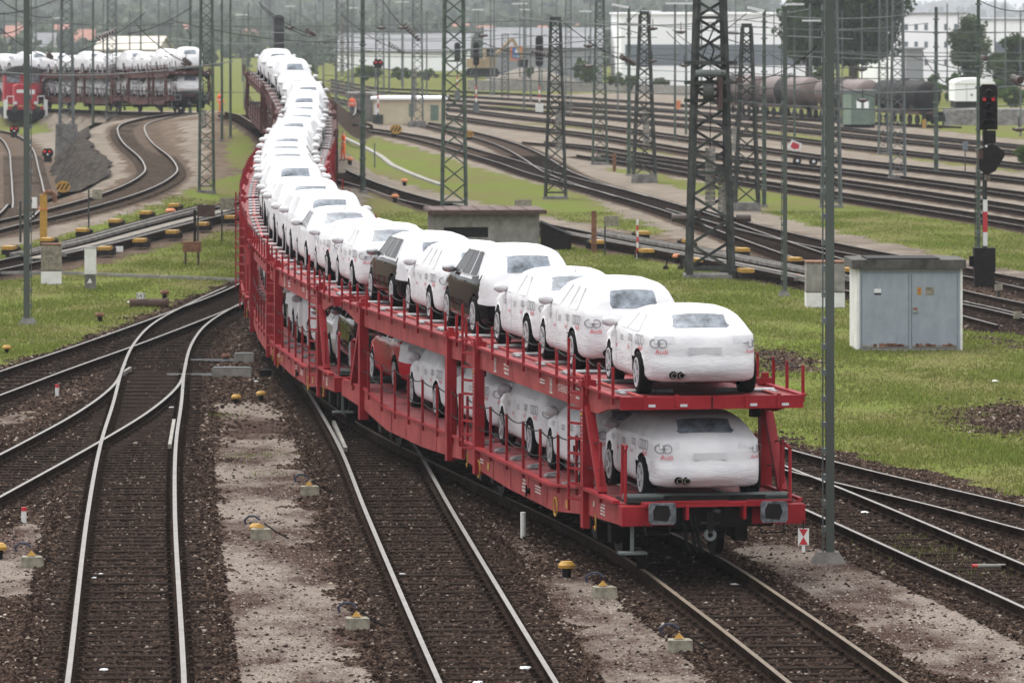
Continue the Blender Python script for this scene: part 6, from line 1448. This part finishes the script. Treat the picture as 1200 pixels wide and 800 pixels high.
# ------------------------------------------------------------------ small ground objects
def mushroom(x, y, label, cap='yellow_paint', s=1.0):
    s *= .82
    X, D = gp(x, y); r = empty('marker_lamp', (X, D, zg(X, D)-.04)); tag(r, label, 'marker lamp', 'capped marker lamps between the tracks')
    b = MB(); b.cyl((0, 0, 0), (0, 0, .20*s), .075*s, 'black_steel', n=10); b.build('stub', r); b = MB(); b.cyl((0, 0, .20*s), (0, 0, .25*s), .14*s, cap, .145*s, n=16); b.cyl((0, 0, .25*s), (0, 0, .31*s), .145*s, cap, .09*s, n=16); b.build('cap', r)
for a in [(277, 473, 'yellow capped marker lamp by the point motor, left one of a pair', 'yellow_paint', 1), (306, 469, 'yellow capped marker lamp on a pale box, right one of a pair', 'yellow_paint', 1), (265, 424, 'brown capped marker near the train, above the point motor', 'rust', 1), (281, 424, 'yellow capped marker on a white box above the point motor', 'yellow_paint', 1), (300, 628, 'yellow marker lamp on the sandy strip left of the middle track', 'yellow_paint', 1), (664, 676, 'yellow capped marker lamp on the gravel left of the train track', 'yellow_paint', 1.15), (-2, 655, 'yellow capped marker at the left edge of the picture', 'yellow_paint', 1.2), (8, 414, 'small brown marker lamp in the verge at the left edge', 'yellow_paint', 1),
          (117, 377, 'rusty stub marker in the verge edge', 'rust', 1.2), (193, 350, 'rusty stub marker right of the number board', 'rust', 1.2), (1008, 0, '', '', 0), (474, 218, 'orange cap in the grass right of the upper deck cars', 'orange_paint', 1.6), (463, 237, 'orange cap near the track, beside the car mirrors', 'orange_paint', 1.6), (934, 332, 'orange cap in the grass left of the concrete cabinet', 'orange_paint', 1.3), (410, 193, 'orange cap beside the worker at the train', 'orange_paint', 1.6), (643, 276, 'orange cap before the right rail brake', 'orange_paint', 1.4), (793, 308, 'orange cap near the foot of the large dark mast', 'orange_paint', 1.4), (200, 256, 'orange cap above the left rail brake', 'orange_paint', 1.8), (97, 224, 'rusty lamp stub under the stone embankment', 'rust', 1.6), (755, 0, '', '', 0)]:
    if a[4]: mushroom(*a)
def cable_block(x, y, label, dry=0):
    X, D = gp(x, y); r = empty('cable_junction_block', (X, D, zg(X, D)-.04), dry); tag(r, label, 'junction block', 'concrete cable blocks between the tracks')
    b = MB(); b.box((0, 0, .09), (.36, .30, .24), 'beige_box', taper=.93); b.build('block', r); b = MB(); b.add([(-.1, -.02, .24), (.1, -.06, .24), (.02, .0, .44), (-.1, -.02, .24), (.16, .1, .22), (-.1, .08, .22)], [(0, 1, 2), (1, 4, 2), (4, 5, 2), (5, 0, 2)], 'yellow_paint'); b.v = [(p[0]*.6-.03, p[1]*.6, .21+(p[2]-.21)*.42) for p in b.v]; b.build('flap', r)
    b = MB(); b.tube([Vector((-.02, 0, .36)), Vector((-.1, 0, .42)), Vector((-.2, 0, .42)), Vector((-.28, .02, .36)), Vector((-.26, .04, .28))], .02, 'trousers_dark', n=6); b.tube([Vector((.05, 0, .30)), Vector((.25, 0, .16)), Vector((.5, .05, .02))], .014, 'cable_black', n=5); b.build('cable', r)
cable_block(363, 580, 'concrete cable block with yellow flap beside the middle track, half way up'); cable_block(419, 737, 'concrete cable block with yellow flap left of the middle track, near the bottom edge'); cable_block(708, 700, 'concrete cable block with yellow flap near the yellow capped lamp', .2); cable_block(797, 763, 'concrete cable block with blue cable loop beside the train track near the bottom'); cable_block(38, 664, 'concrete cable block at the left edge beside the bright track'); cable_block(306, 631, 'small cable block under the sandy strip lamp')
def peg(x, y, label, red=True, h=.42):
    X, D = gp(x, y); r = empty('marker_peg', (X, D, zg(X, D)-.04)); tag(r, label, 'marker peg', 'white marker pegs'); b = MB(); b.cyl((0, 0, 0), (0, 0, h), .045, 'white_paint', n=10); b.build('peg', r)
    b = MB(); b.cyl((0, 0, h), (0, 0, h+.07), .047, 'red_paint' if red else 'white_paint', n=10); b.build('top', r)
peg(28, 612, 'white peg with red top left of the bright foreground track', h=.24); peg(67, 464, 'white peg with red top beside the double curved track', h=.24); peg(613, 631, 'white peg in the gravel below the last wagon', False)
def striped_disc(x, yb, yt, w, label):
    X, D = gp(x, yb); k = D/FPX; r = empty('switch_signal', (X, D, zg(X, D))); tag(r, label, 'switch signal'); R = w*k/2; zc = zat(yt, D)-zg(X, D)-R*.8
    b = MB(); b.bb(-R*.75, R*.75, 0, .3, 0, zc-R*.7, 'black_steel'); b.build('housing', r); b = MB(); n = 20; b.prism([(R*math.cos(2*math.pi*i/n), zc+.8*R*math.sin(2*math.pi*i/n)) for i in range(n)], 'y', -.05, .0, 'yellow_paint'); b.build('disc', r)
    b = MB()
    for q in (-.62, -.05, .52):
        c = q*R; b.add([(c-.1*R-.25*R, -.055, zc-.42*R), (c+.14*R-.25*R, -.055, zc-.42*R), (c+.14*R+.25*R, -.055, zc+.42*R), (c-.1*R+.25*R, -.055, zc+.42*R)], [(0, 1, 2, 3)], 'black_steel')
    b.build('stripe', r)
striped_disc(74, 228, 212, 17, 'black and yellow striped disc below the stone embankment'); striped_disc(464, 161, 146, 14, 'black and yellow striped disc on the curve in front of the cream hut'); striped_disc(550, 164, 153, 10, 'small black and yellow striped disc behind the green lattice mast')
def plate(x, y, w, h, txt, label, ln=True):
    X, D = gp(x, y+10); k = D/FPX; r = empty('number_board', (X, D, zg(X, D))); tag(r, label, 'sign'); b = MB(); z = .25
    b.bar((0, 0, -.05), (0, 0, z), .05, .05, 'black_steel'); b.build('post', r); b = MB(); b.box((0, -.03, z+h*k/2), (w*k, .03, h*k), 'white_paint'); b.build('board', r); b = MB(); add_text(b, txt, h*k*1.05, (0, -.05, z+h*k/2), (1, 0, 0), (0, 0, 1), 'black_steel'); b.build('lettering', r)
plate(165, 350, 10, 7, '543', 'white number board reading 543 at the verge edge'); plate(140, 380, 8.5, 6.5, '910', 'small white number board below the left rail brake') if False else None
def log_pipe():
    X, D = gp(174, 360); r = MB(); r.cyl((-.55, 0, .12), (.5, -.05, .12), .14, 'rust_dark', n=14); r.cyl((.5, -.05, .12), (.6, -.05, .12), .17, 'rust_dark', n=14); o = r.build('pipe_stub', None, (X, D, zg(X, D))); tag(o, 'short dark pipe lying under the number board', 'pipe')
log_pipe()
def small_plate():
    X, D = gp(140, 297); k = D/FPX; r = empty('number_board', (X, D, zg(X, D))); tag(r, 'tiny white number board in front of the left rail brake', 'sign'); b = MB(); b.box((0, 0, .16), (8.5*k, .04, 6.5*k), 'white_paint'); b.build('board', r)
small_plate()
def rusty_box():
    X, D = gp(225, 311); k = D/FPX; r = empty('rusty_switch_box', (X, D, zg(X, D))); tag(r, 'rusty box on four thin legs in the left verge', 'switch box'); w = 21*k; z1, z2 = zat(295, D)-zg(X, D), zat(283, D)-zg(X, D)
    b = MB(); b.bb(-w/2, w/2, -.2, .2, z1, z2, 'rust'); b.build('box', r)
    for sx in (-.42, .42):
        for sy in (-.15, .15): b = MB(); b.bar((sx*w*.85, sy, -.05), (sx*w*.85, sy, z1), .05, .05, 'rust_dark'); b.build('leg', r)
    b = MB(); b.bar((.1, 0, z2), (.1, 0, z2+1.1), .09, .09, 'black_steel'); b.build('lever', r)
rusty_box()
def yellow_crane():
    X, D = gp(51, 280); k = D/FPX; r = empty('water_crane', (X, D, zg(X, D))); tag(r, 'yellow post with rusty curved outlet beside the left track', 'water crane'); h = zat(228, D)-zg(X, D)
    b = MB(); b.bb(-.13, .13, -.13, .13, 0, h, 'yellow_paint'); b.bb(-.17, .17, -.17, .17, h*.66, h*.7, 'orange_paint'); b.build('column', r); b = MB(); b.tube([Vector((0, 0, h)), Vector((.15, 0, h+.1)), Vector((.4, 0, h+.05)), Vector((.45, 0, h-.3))], .09, 'rust', n=8); b.build('outlet', r)
yellow_crane()
for a in [(104, 270, 222, 11, 11, 'beige_box', 'sign box on a dark post above the left rail brake', 10), (618, 252, 234, 20, 12, 'beige_box', 'beige box on a green post behind the grey hut', -5), (709, 300, 253, 17, 12, 'beige_box', 'beige box on a green post above the right rail brake', 8), (40, 262, 231, 7, 13, 'render_white', 'small pale board behind the left edge pole', 0), (232, 292, 240, 20, 14, 'rust_dark', 'dark signal box on a post at the left rail brake', 10), (260, 284, 232, 16, 14, 'beige_box', 'curved beige box on a post beside the train, left of the rail brake end', 6), (932, 0, 0, 0, 0, '', '', 0), (1170, 350, 333, 9, 7, 'beige_box', 'small beige ground sign right of the cabinet', 0), (1192, 378, 365, 9, 8, 'beige_box', 'small beige ground sign near the right edge track', 0), (1131, 206, 166, 6, 10, 'hall_blue', 'small blue-grey board on a thin post left of the red signal', 0)]:
    if a[3]: board_on_post(a[0], a[1], a[2], a[3], a[4], a[5], a[6], off=a[7], name='box_on_post' if a[5] != 'hall_blue' else 'board_on_post', cat='post box')
def simple_post(x, yb, yt, w, m, label, striped=False):
    X, D = gp(x, yb); k = D/FPX; r = empty('marker_post', (X, D, zg(X, D))); tag(r, label, 'post'); h = zat(yt, D)-zg(X, D); b = MB()
    if striped: post_stripes(b, 0, 0, 0, h, w*k/2, 7)
    else: b.bar((0, 0, -.1), (0, 0, h), w*k, w*k, m)
    b.build('shaft', r)
simple_post(696, 296, 247, 6, 'rust', 'rusty square post at the right rail brake'); simple_post(747, 304, 257, 2.4, 'white_paint', 'thin white and red post by the right rail brake', True); simple_post(24, 284, 236, 2.5, 'mast_dark', 'thin dark post left of the yellow column'); simple_post(439, 197, 168, 1.6, 'mast_grey', 'thin post on the grass slope right of the train'); simple_post(720, 201, 180, 4, 'rust', 'short rusty post below the flat topped masts'); simple_post(1083, 150, 140, 4, 'yellow_paint', 'short yellow post near the tank wagon end'); simple_post(795, 128, 118, 5, 'orange_paint', 'short yellow post in the back of the yard')
for x in (720, 735):
    X, D = gp(x+60, 316); 
for i, (x, l) in enumerate([(780, 'left one of two small black levers in the grass left of the large mast'), (797, 'right one of two small black levers in the grass left of the large mast')]):
    X, D = gp(x, 316); o = empty('ground_lever', (X, D, zg(X, D))); tag(o, l, 'lever'); b = MB(); b.bar((0, 0, 0), (.08, 0, .45), .05, .05, 'black_steel'); b.sph((.0, 0, .06), .1, 'black_steel'); b.build('lever', o)
# point motors and rods in the foreground
def point_motor(x, y, label, w=.95):
    X, D = gp(x, y); r = empty('point_motor', (X, D, zg(X, D)-.03)); tag(r, label, 'point motor'); b = MB(); b.box((0, 0, .1), (w, .42, .26), 'concrete'); b.bb(-w/2+.02, w/2-.02, -.18, .18, .23, .26, 'mast_grey'); b.build('housing', r); b = MB(); b.bar((-w/2, -.05, .08), (-w/2-1.1, -.05, .08), .05, .05, 'galvanised'); b.bar((-w/2, .12, .05), (-w/2-1.1, .12, .05), .04, .04, 'rail_side'); b.build('drive_rod', r); b = MB(); b.box((w/2+.35, 0, .1), (.3, .3, .2), 'black_steel'); b.build('junction', r)
point_motor(272, 441, 'point motor with pale cover beside the left switch'); point_motor(286, 424, 'pale box by the train above the point motor', .5)
def switch_plate():
    r = empty('guard_rail', (0, 0, 0)); 
    for i, (a, c, l) in enumerate([((204, 500), (199, 530), 'short check rail inside the bright left track'), ((391, 502), (405, 534), 'short check rail inside the middle track'), ((143, 444), (153, 438), 'short check rail at the left switch frog')]):
        P0, P1 = G(*a), G(*c); b = MB(); b.bar(Vector((0, 0, .12)), P1-P0+Vector((0, 0, .12)), .07, .1, 'concrete'); b.bar(Vector((0, 0, .03)), P1-P0+Vector((0, 0, .03)), .14, .06, 'rail_side'); o = b.build('check_rail', None, P0); tag(o, l, 'check rail', 'check rails')
    bpy.data.objects.remove(r)
switch_plate()
def litter():
    random.seed(9)
    for (x, y, s) in [(118, 675, .06), (110, 679, .04), (472, 675, .05), (448, 658, .04), (1013, 602, .06), (861, 687, .06), (204, 651, .05), (122, 787, .05), (1166, 448, .08), (615, 785, .07), (201, 479, .05), (122, 468, .04), (560, 802, .06), (152, 355, .06), (300, 448, .05)]:
        X, D = gp(x, y); b = MB(); b.sph((0, 0, .02), s, 'lamp_white', (1.3, .9, .4), 7, 4, .5); o = b.build('litter', None, (X, D, zg(X, D)+.01)); tag(o, 'crumpled white scrap lying on the ballast', 'litter', 'white scraps on the ballast')
    X, D = gp(1160, 668); b = MB(); b.cyl((-.2, 0, .03), (.25, .05, .03), .032, 'concrete', n=10); o = b.build('plastic_tube', None, (X, D, zg(X, D)+.04)); tag(o, 'white plastic tube with red end lying between the right rails', 'tube'); b = MB(); b.cyl((-.28, -.01, .03), (-.2, 0, .03), .034, 'red_paint', n=10); b.build('tube_cap', o)
litter()
# stone embankment wall of the raised track and cable trough
def embank():
    D0 = 300; V = []; pts = [(float(np.interp(d, TSs[:60, 1], TSs[:60, 0])) , d) for d in range(240, 328, 3)]; b = MB(); rows = []
    for (x, d) in pts: h = float(hS(d)); rows.append([(x-4.4, d, GZ-.1), (x-3.8, d, h*.30), (x-3.1, d, h*.72), (x-2.4, d, h-.12)])
    random.seed(2); V = [(p[0]+random.uniform(-.25, .25), p[1], p[2]+random.uniform(-.06, .10)*(0 if i in (0,) else 1)) for r in rows for i, p in enumerate(r)]; F = [(4*i+j, 4*i+j+1, 4*i+4+j+1, 4*i+4+j) for i in range(len(pts)-1) for j in range(3)]; b.add(V, F, 'rubble'); o = b.build('stone_embankment'); tag(o, 'sloping grey stone paving on the side of the raised s-curved track', 'embankment')
embank()
def trough():
    P = [G(x, y) for x, y in [(402, 162), (430, 175), (446, 184), (460, 195), (480, 204), (500, 212), (518, 218)]]; b = MB(); o = P[0]
    for a, c in zip(P[:-1], P[1:]): b.bar(a-o+Vector((0, 0, .04)), c-o+Vector((0, 0, .04)), .3, .12, 'concrete')
    tag(b.build('cable_trough', None, o), 'pale concrete cable trough curving through the grass right of the train', 'cable trough')
    P = [G(x, y) for x, y in [(0, 322+0), (60, 321), (130, 324), (210, 327), (285, 330)]]; b = MB(); o = P[0]
    for a, c in zip(P[:-1], P[1:]): b.bar(a-o+Vector((0, 0, .06)), c-o+Vector((0, 0, .06)), .10, .10, 'concrete')
    tag(b.build('signal_pipe', None, o), 'thin grey pipe laid across the left verge', 'pipe')
trough()
# ------------------------------------------------------------------ people
def person(x, yb, hpx, label, pose='stand', rz=0, trousers='hivis', D=None, helmet=None):
    X, Dd = gp(x, yb); 
    if D: Dd = D; X = xat(x, D)
    z0 = zg(X, Dd) if not D else zat(yb, D); s = hpx*Dd/FPX/1.75
    st = .16 if pose == 'walk' else .06
    J = {'pel': (0, 0, .95), 'spi': (0, .0, 1.15), 'che': (0, .01, 1.36), 'nek': (0, 0, 1.50), 'hed': (0, -.02, 1.62), 'top': (0, -.01, 1.74)}
    for q, g in (('l', 1), ('r', -1)):
        f = st*g
        J.update({'hip'+q: (.09*g, 0, .90), 'kne'+q: (.11*g, -.03+f*.6, .49), 'ank'+q: (.11*g, f, .09), 'toe'+q: (.12*g, f-.16, .04), 'sho'+q: (.19*g, 0, 1.42), 'elb'+q: (.26*g, .03-f*.8, 1.14), 'wri'+q: (.25*g, -.08-f, .90), 'han'+q: (.25*g, -.11-f, .80)})
        for n_, dx in enumerate((-.03, -.01, .01, .03)): J['fi%d%s' % (n_, q)] = (.25*g+dx*.3, -.11-f+dx, .715+abs(dx)*.5)
        J['thu'+q] = (.25*g-.02*g, -.17-f, .80)
    E = [('pel', 'spi'), ('spi', 'che'), ('che', 'nek'), ('nek', 'hed'), ('hed', 'top')]
    for q in 'lr': E += [('pel', 'hip'+q), ('hip'+q, 'kne'+q), ('kne'+q, 'ank'+q), ('ank'+q, 'toe'+q), ('che', 'sho'+q), ('sho'+q, 'elb'+q), ('elb'+q, 'wri'+q), ('wri'+q, 'han'+q), ('han'+q, 'thu'+q)]+[('han'+q, 'fi%d%s' % (n_, q)) for n_ in range(4)]
    Rr = {'pel': .15, 'spi': .14, 'che': .16, 'nek': .06, 'hed': .095, 'top': .07, 'hip': .10, 'kne': .065, 'ank': .045, 'toe': .04, 'sho': .075, 'elb': .05, 'wri': .035, 'han': .035}
    ks = list(J); me = bpy.data.meshes.new('person'); me.from_pydata([J[k] for k in ks], [(ks.index(a), ks.index(b)) for a, b in E], []); o = bpy.data.objects.new('person', me); C.objects.link(o)
    o.modifiers.new('skin', 'SKIN'); sub = o.modifiers.new('sub', 'SUBSURF'); sub.levels = 1; sub.render_levels = 1
    for i, k in enumerate(ks): r = Rr.get(k, Rr.get(k[:3], .010)); me.skin_vertices[0].data[i].radius = (r, r*(.75 if k in ('che', 'spi', 'pel') else 1))
    me.skin_vertices[0].data[0].use_root = True
    bpy.context.view_layer.update(); ev = o.evaluated_get(bpy.context.evaluated_depsgraph_get()); m2 = bpy.data.meshes.new_from_object(ev)
    bpy.data.objects.remove(o); mats = ['skin', 'hivis', trousers, 'black_rubber', helmet or 'bark', 'lamp_white']; m2.materials.clear()
    for q in mats: m2.materials.append(MATS[q])
    for p in m2.polygons:
        c = p.center; k = 1
        if c.z < .13: k = 3
        elif c.z < .90 and abs(c.x) < .20: k = 2
        if c.z < .90 and abs(c.x) > .215: k = 0
        if c.z > 1.50: k = 0
        if c.z > 1.66 or (c.z > 1.58 and c.y > .03): k = 4
        if k == 1 and (1.08 < c.z < 1.13): k = 5
        p.material_index = k
    m2.shade_smooth(); ob = bpy.data.objects.new('person', m2); C.objects.link(ob); ob.location = (X, Dd, z0); ob.rotation_euler = (0, 0, rz); ob.scale = (s, s, s); tag(ob, label, 'person', 'yard workers in orange'); return ob
person(258, 134, 27, 'worker in full orange clothing standing left of the train, seen from the side', 'walk', 1.2, helmet='red_paint'); person(412.5, 137, 25, 'worker in an orange jacket and dark trousers by the annex of the cream hut', 'walk', .3, 'trousers_dark')
person(402.5, 189, 36, 'worker in orange standing against the right side of the train', 'stand', -1.2); person(438, 143, 22, 'left one of two workers in red-orange before the cream hut', 'stand', .2, 'trousers_dark'); person(447, 143, 22, 'right one of two workers in red-orange before the cream hut', 'stand', -.3, 'trousers_dark')
# ------------------------------------------------------------------ trees
attr_mat('leaf', rough=.6, transl=.3)
def leaves(name, centre, rad, n, size, c1, c2, parent, seed, clumps=60, gaps=.25, droop=0):
    r = np.random.default_rng(seed); cl = r.normal(size=(clumps, 3)); cl /= np.linalg.norm(cl, axis=1)[:, None]; cl *= (r.random((clumps, 1))**.45)*np.array(rad)*.85; cs = np.array(rad).mean()*(.16+.2*r.random(clumps))
    k = r.integers(0, clumps, n); d = r.normal(size=(n, 3)); d /= np.linalg.norm(d, axis=1)[:, None]; P = cl[k]+d*cs[k][:, None]*(r.random((n, 1))**.4)*np.array([1, 1, .75])
    P[:, 2] -= droop*r.random(n)
    P += np.array(centre); u = r.normal(size=(n, 3)); u /= np.linalg.norm(u, axis=1)[:, None]; v = np.cross(u, r.normal(size=(n, 3))); v /= np.linalg.norm(v, axis=1)[:, None]; s = size*(.6+.8*r.random((n, 1)))
    V = np.stack([P-u*s, P+v*s*.6, P+u*s, P-v*s*.6], 1).reshape(-1, 3); t = (r.random(clumps)[k][:, None]*.7+r.random((n, 1))*.3); c = np.array(c1)*(1-t)+np.array(c2)*t
    return npmesh(name, V, np.arange(4*n).reshape(-1, 4), ['leaf'], parent, col=np.repeat(c, 4, axis=0))
def tree(X, D, z0, h, w, label, seed, c1=(.030, .055, .018), c2=(.075, .11, .035), n=9000, leaf=.28, crown=.72, trunk=.3, group='trees behind the yard', name='deciduous_tree', clumps=70, droop=0, lowc=0):
    root = empty(name, (X, D, z0)); tag(root, label, 'tree', group); random.seed(seed); b = MB(); ht = h*.75
    b.cyl((0, 0, -.3), (0, 0, ht*.5), trunk, 'bark', trunk*.7, n=8); b.cyl((0, 0, ht*.5), (.2, 0, ht), trunk*.7, 'bark', trunk*.2, n=7)
    for i in range(9):
        a = random.random()*6.28; z = h*(.22+.06*i); l = w*.36; b.cyl((0, 0, z), (math.cos(a)*l, math.sin(a)*l, z+h*.18), trunk*.3, 'bark', trunk*.08, n=5)
    b.build('trunk', root); zc = h*(1-crown/2); leaves('crown', (0, 0, zc-lowc), (w/2, w/2, h*crown/2), n, leaf, c1, c2, root, seed, clumps, droop=droop); return root
D = 520; tree(xat(1000, D), D, 0, 17.5, 11.5, 'large dark leafy tree rising behind the tank wagons', 1, n=26000, leaf=.26, crown=.86, clumps=150, trunk=.5, c1=(.02, .042, .02), c2=(.055, .085, .035))
tree(xat(952, D), D+8, 0, 10.5, 6, 'smaller leafy tree at the left flank of the large dark tree', 2, n=7000, crown=.8, leaf=.26)
D = 540; tree(xat(1136, D), D, 0, 9.2, 4.6, 'slim drooping birch before the white factory block', 3, c1=(.06, .085, .04), c2=(.11, .14, .07), n=5500, leaf=.2, crown=.85, clumps=40, droop=1.2, trunk=.16, name='birch_tree')
D = 530; tree(xat(1190, D), D, 0, 6.5, 6.5, 'dark bushy tree at the right edge behind the white wagon', 4, n=6000, crown=.9, leaf=.24, clumps=40)
def bush(x, y, wpx, hpx, D, label, seed, c1=(.05, .085, .025), c2=(.11, .16, .05), n=2200, group='bushes along the back of the yard'):
    k = D/FPX; root = empty('bush', (xat(x, D), D, zat(y, D))); tag(root, label, 'bush', group); w, h = wpx*k, hpx*k; leaves('foliage', (0, 0, h*.48), (w/2, w/3, h*.55), n, .17, c1, c2, root, seed, 28); b = MB()
    for i in range(4): a = i*1.7; b.cyl((0, 0, -.2), (math.cos(a)*w*.25, math.sin(a)*w*.15, h*.6), .05, 'bark', .02, n=5)
    b.build('stem', root)
for i, (x, y, w, h, D) in enumerate([(1090, 118, 34, 34, 500), (1118, 120, 30, 36, 505), (1160, 118, 46, 30, 520), (1185, 124, 36, 24, 480), (1080, 120, 22, 26, 510), (345, 90, 26, 22, 620), (362, 90, 30, 18, 640), (318, 92, 20, 16, 620), (430, 92, 40, 14, 640), (470, 92, 34, 12, 640), (500, 93, 30, 12, 640), (722, 100, 26, 14, 575), (620, 90, 12, 12, 600), (690, 96, 30, 18, 590), (740, 104, 20, 16, 570), (680, 92, 20, 24, 600), (772, 104, 26, 12, 570), (820, 106, 26, 10, 570), (962, 98, 30, 24, 540), (1200, 190, 22, 20, 300)]):
    bush(x, y, w, h, D, 'green bush at the back of the rail yard', 40+i)
D = 470
# ------------------------------------------------------------------ hills and far forest
def hill(name, D, prof, dz, mname, seed):
    r = np.random.default_rng(seed); xsn = np.linspace(-500, 1700, 260); pz = np.interp(xsn, [p[0] for p in prof], [p[1] for p in prof]); V = []; n = len(xsn); depth = 8
    for j in range(depth):
        t = j/(depth-1); Dj = D+dz*t
        for i in range(n): top = zat(pz[i], D+dz); V.append((xat(xsn[i], D+dz), Dj, -1+(top+1)*math.sin(t*math.pi/2)))
    F = [(j*n+i, j*n+i+1, (j+1)*n+i+1, (j+1)*n+i) for j in range(depth-1) for i in range(n-1)]
    o = npmesh(name, V, F, [mname], smooth=True); tag(o, kind='structure'); return o
mat('hill_forest', (.045, .07, .035), .9, var=.5, scale=.05, col2=(.09, .12, .06))
hill('hills', 7200, [(-500, 8), (0, -6), (200, -10), (330, -4), (420, 2), (520, 6), (600, -4), (700, -8), (830, 2), (900, 14), (1000, 16), (1130, 8), (1180, 14), (1250, 16), (1700, 20)], 1600, 'hill_forest', 1)
hill('hillside', 5000, [(-500, 30), (0, 26), (150, 22), (300, 30), (420, 38), (560, 36), (640, 34), (720, 44), (820, 70), (1700, 78)], 1500, 'hill_forest', 2)
def forest(name, n, seed, prof_a, Dr, hr, c1, c2, xr=(-300, 1500), nl=34, hs=0):
    """a far-off wood reading as one mass: leaf clumps on the hill slope"""
    r = np.random.default_rng(seed); D = Dr[0]+(Dr[1]-Dr[0])*r.random(n); x = xr[0]+(xr[1]-xr[0])*r.random(n); yp = np.interp(x, [p[0] for p in prof_a], [p[1] for p in prof_a]); ok = yp < 900; D, x, yp = D[ok], x[ok], yp[ok]; n = len(D)
    X = (x-600)*D/FPX; t = (D-Dr[0])/(Dr[1]-Dr[0]); ztop = H-(yp-HY)*Dr[1]/FPX; z = -1+(ztop+1)*np.sin(t*math.pi/2); hh = (hr[0]+(hr[1]-hr[0])*r.random(n))*(np.minimum(D, 3500)/1000 if hs else 1); w = hh*(.3+.3*r.random(n)); con = r.random(n) < .35
    q = r.random((n, nl)); a = r.random((n, nl))*6.28; rad = np.where(con[:, None], (1-q)*.8, np.sqrt(np.clip(1-(2*q-1)**2, 0, 1)))*w[:, None]*(.7+.4*r.random((n, nl)))
    P = np.stack([X[:, None]+rad*np.cos(a), D[:, None]+rad*np.sin(a), z[:, None]+hh[:, None]*q], -1).reshape(-1, 3); m = len(P); s = np.repeat(w, nl)[:, None]*.42*(.6+.8*r.random((m, 1)))
    u = r.normal(size=(m, 3)); u /= np.linalg.norm(u, axis=1)[:, None]; v = np.cross(u, r.normal(size=(m, 3))); v /= np.linalg.norm(v, axis=1)[:, None]
    V = np.stack([P-u*s, P+v*s, P+u*s, P-v*s], 1).reshape(-1, 3); tt = np.repeat(r.random(n), nl)[:, None]; c = np.array(c1)*(1-tt)+np.array(c2)*tt
    o = npmesh(name, V, np.arange(4*m).reshape(-1, 4), ['leaf'], col=np.repeat(c, 4, axis=0)); tag(o, kind='stuff')
forest('hill_wood', 1500, 5, [(-500, 8), (0, -4), (200, -8), (330, 0), (420, 4), (520, 10), (600, 0), (700, -4), (830, 6), (900, 18), (1000, 20), (1130, 12), (1180, 18), (1250, 20), (1700, 24)], (7200, 8800), (9, 18), (.03, .05, .03), (.06, .09, .045))
forest('hillside_wood', 2400, 6, [(-500, 32), (0, 28), (150, 24), (300, 32), (420, 40), (560, 38), (640, 36), (720, 46), (820, 74), (1700, 80)], (5000, 6500), (7, 14), (.06, .085, .06), (.11, .14, .09))
forest('valley_trees', 2600, 9, [(-500, 11.4), (1700, 11.4)], (820, 4800), (2.2, 5.2), (.085, .11, .085), (.14, .17, .12), xr=(-300, 900), nl=44, hs=1)  # haze put into the leaf colour: paler and greyer than nearer foliage
for i, (x, h) in enumerate([(582, 15), (596, 17), (590, 13), (698, 15), (714, 16), (640, 13)]):
    D = 1900+20*i; tree(xat(x, D), D, 0, h+4, h*.7, 'dark conifer like tree standing tall above the far roofs', 60+i, n=2500, leaf=.5, c1=(.018, .035, .02), c2=(.04, .06, .03), group='tall dark trees behind the supermarket', clumps=30)
# ------------------------------------------------------------------ haze
def haze():
    m = bpy.data.materials.new('haze'); m.use_nodes = True; t = m.node_tree; t.nodes.clear(); o = t.nodes.new('ShaderNodeOutputMaterial'); v = t.nodes.new('ShaderNodeVolumePrincipled'); v.inputs['Color'].default_value = (.88, .93, 1, 1); v.inputs['Density'].default_value = HAZE; v.inputs['Anisotropy'].default_value = .3
    t.links.new(v.outputs[0], o.inputs['Volume']); MATS['haze'] = m; b = MB(); b.bb(-6100, 6100, -320, 9300, -3, 120, 'haze'); ob = b.build('haze'); tag(ob, kind='stuff')
HAZE = .00013
if HAZE: haze()
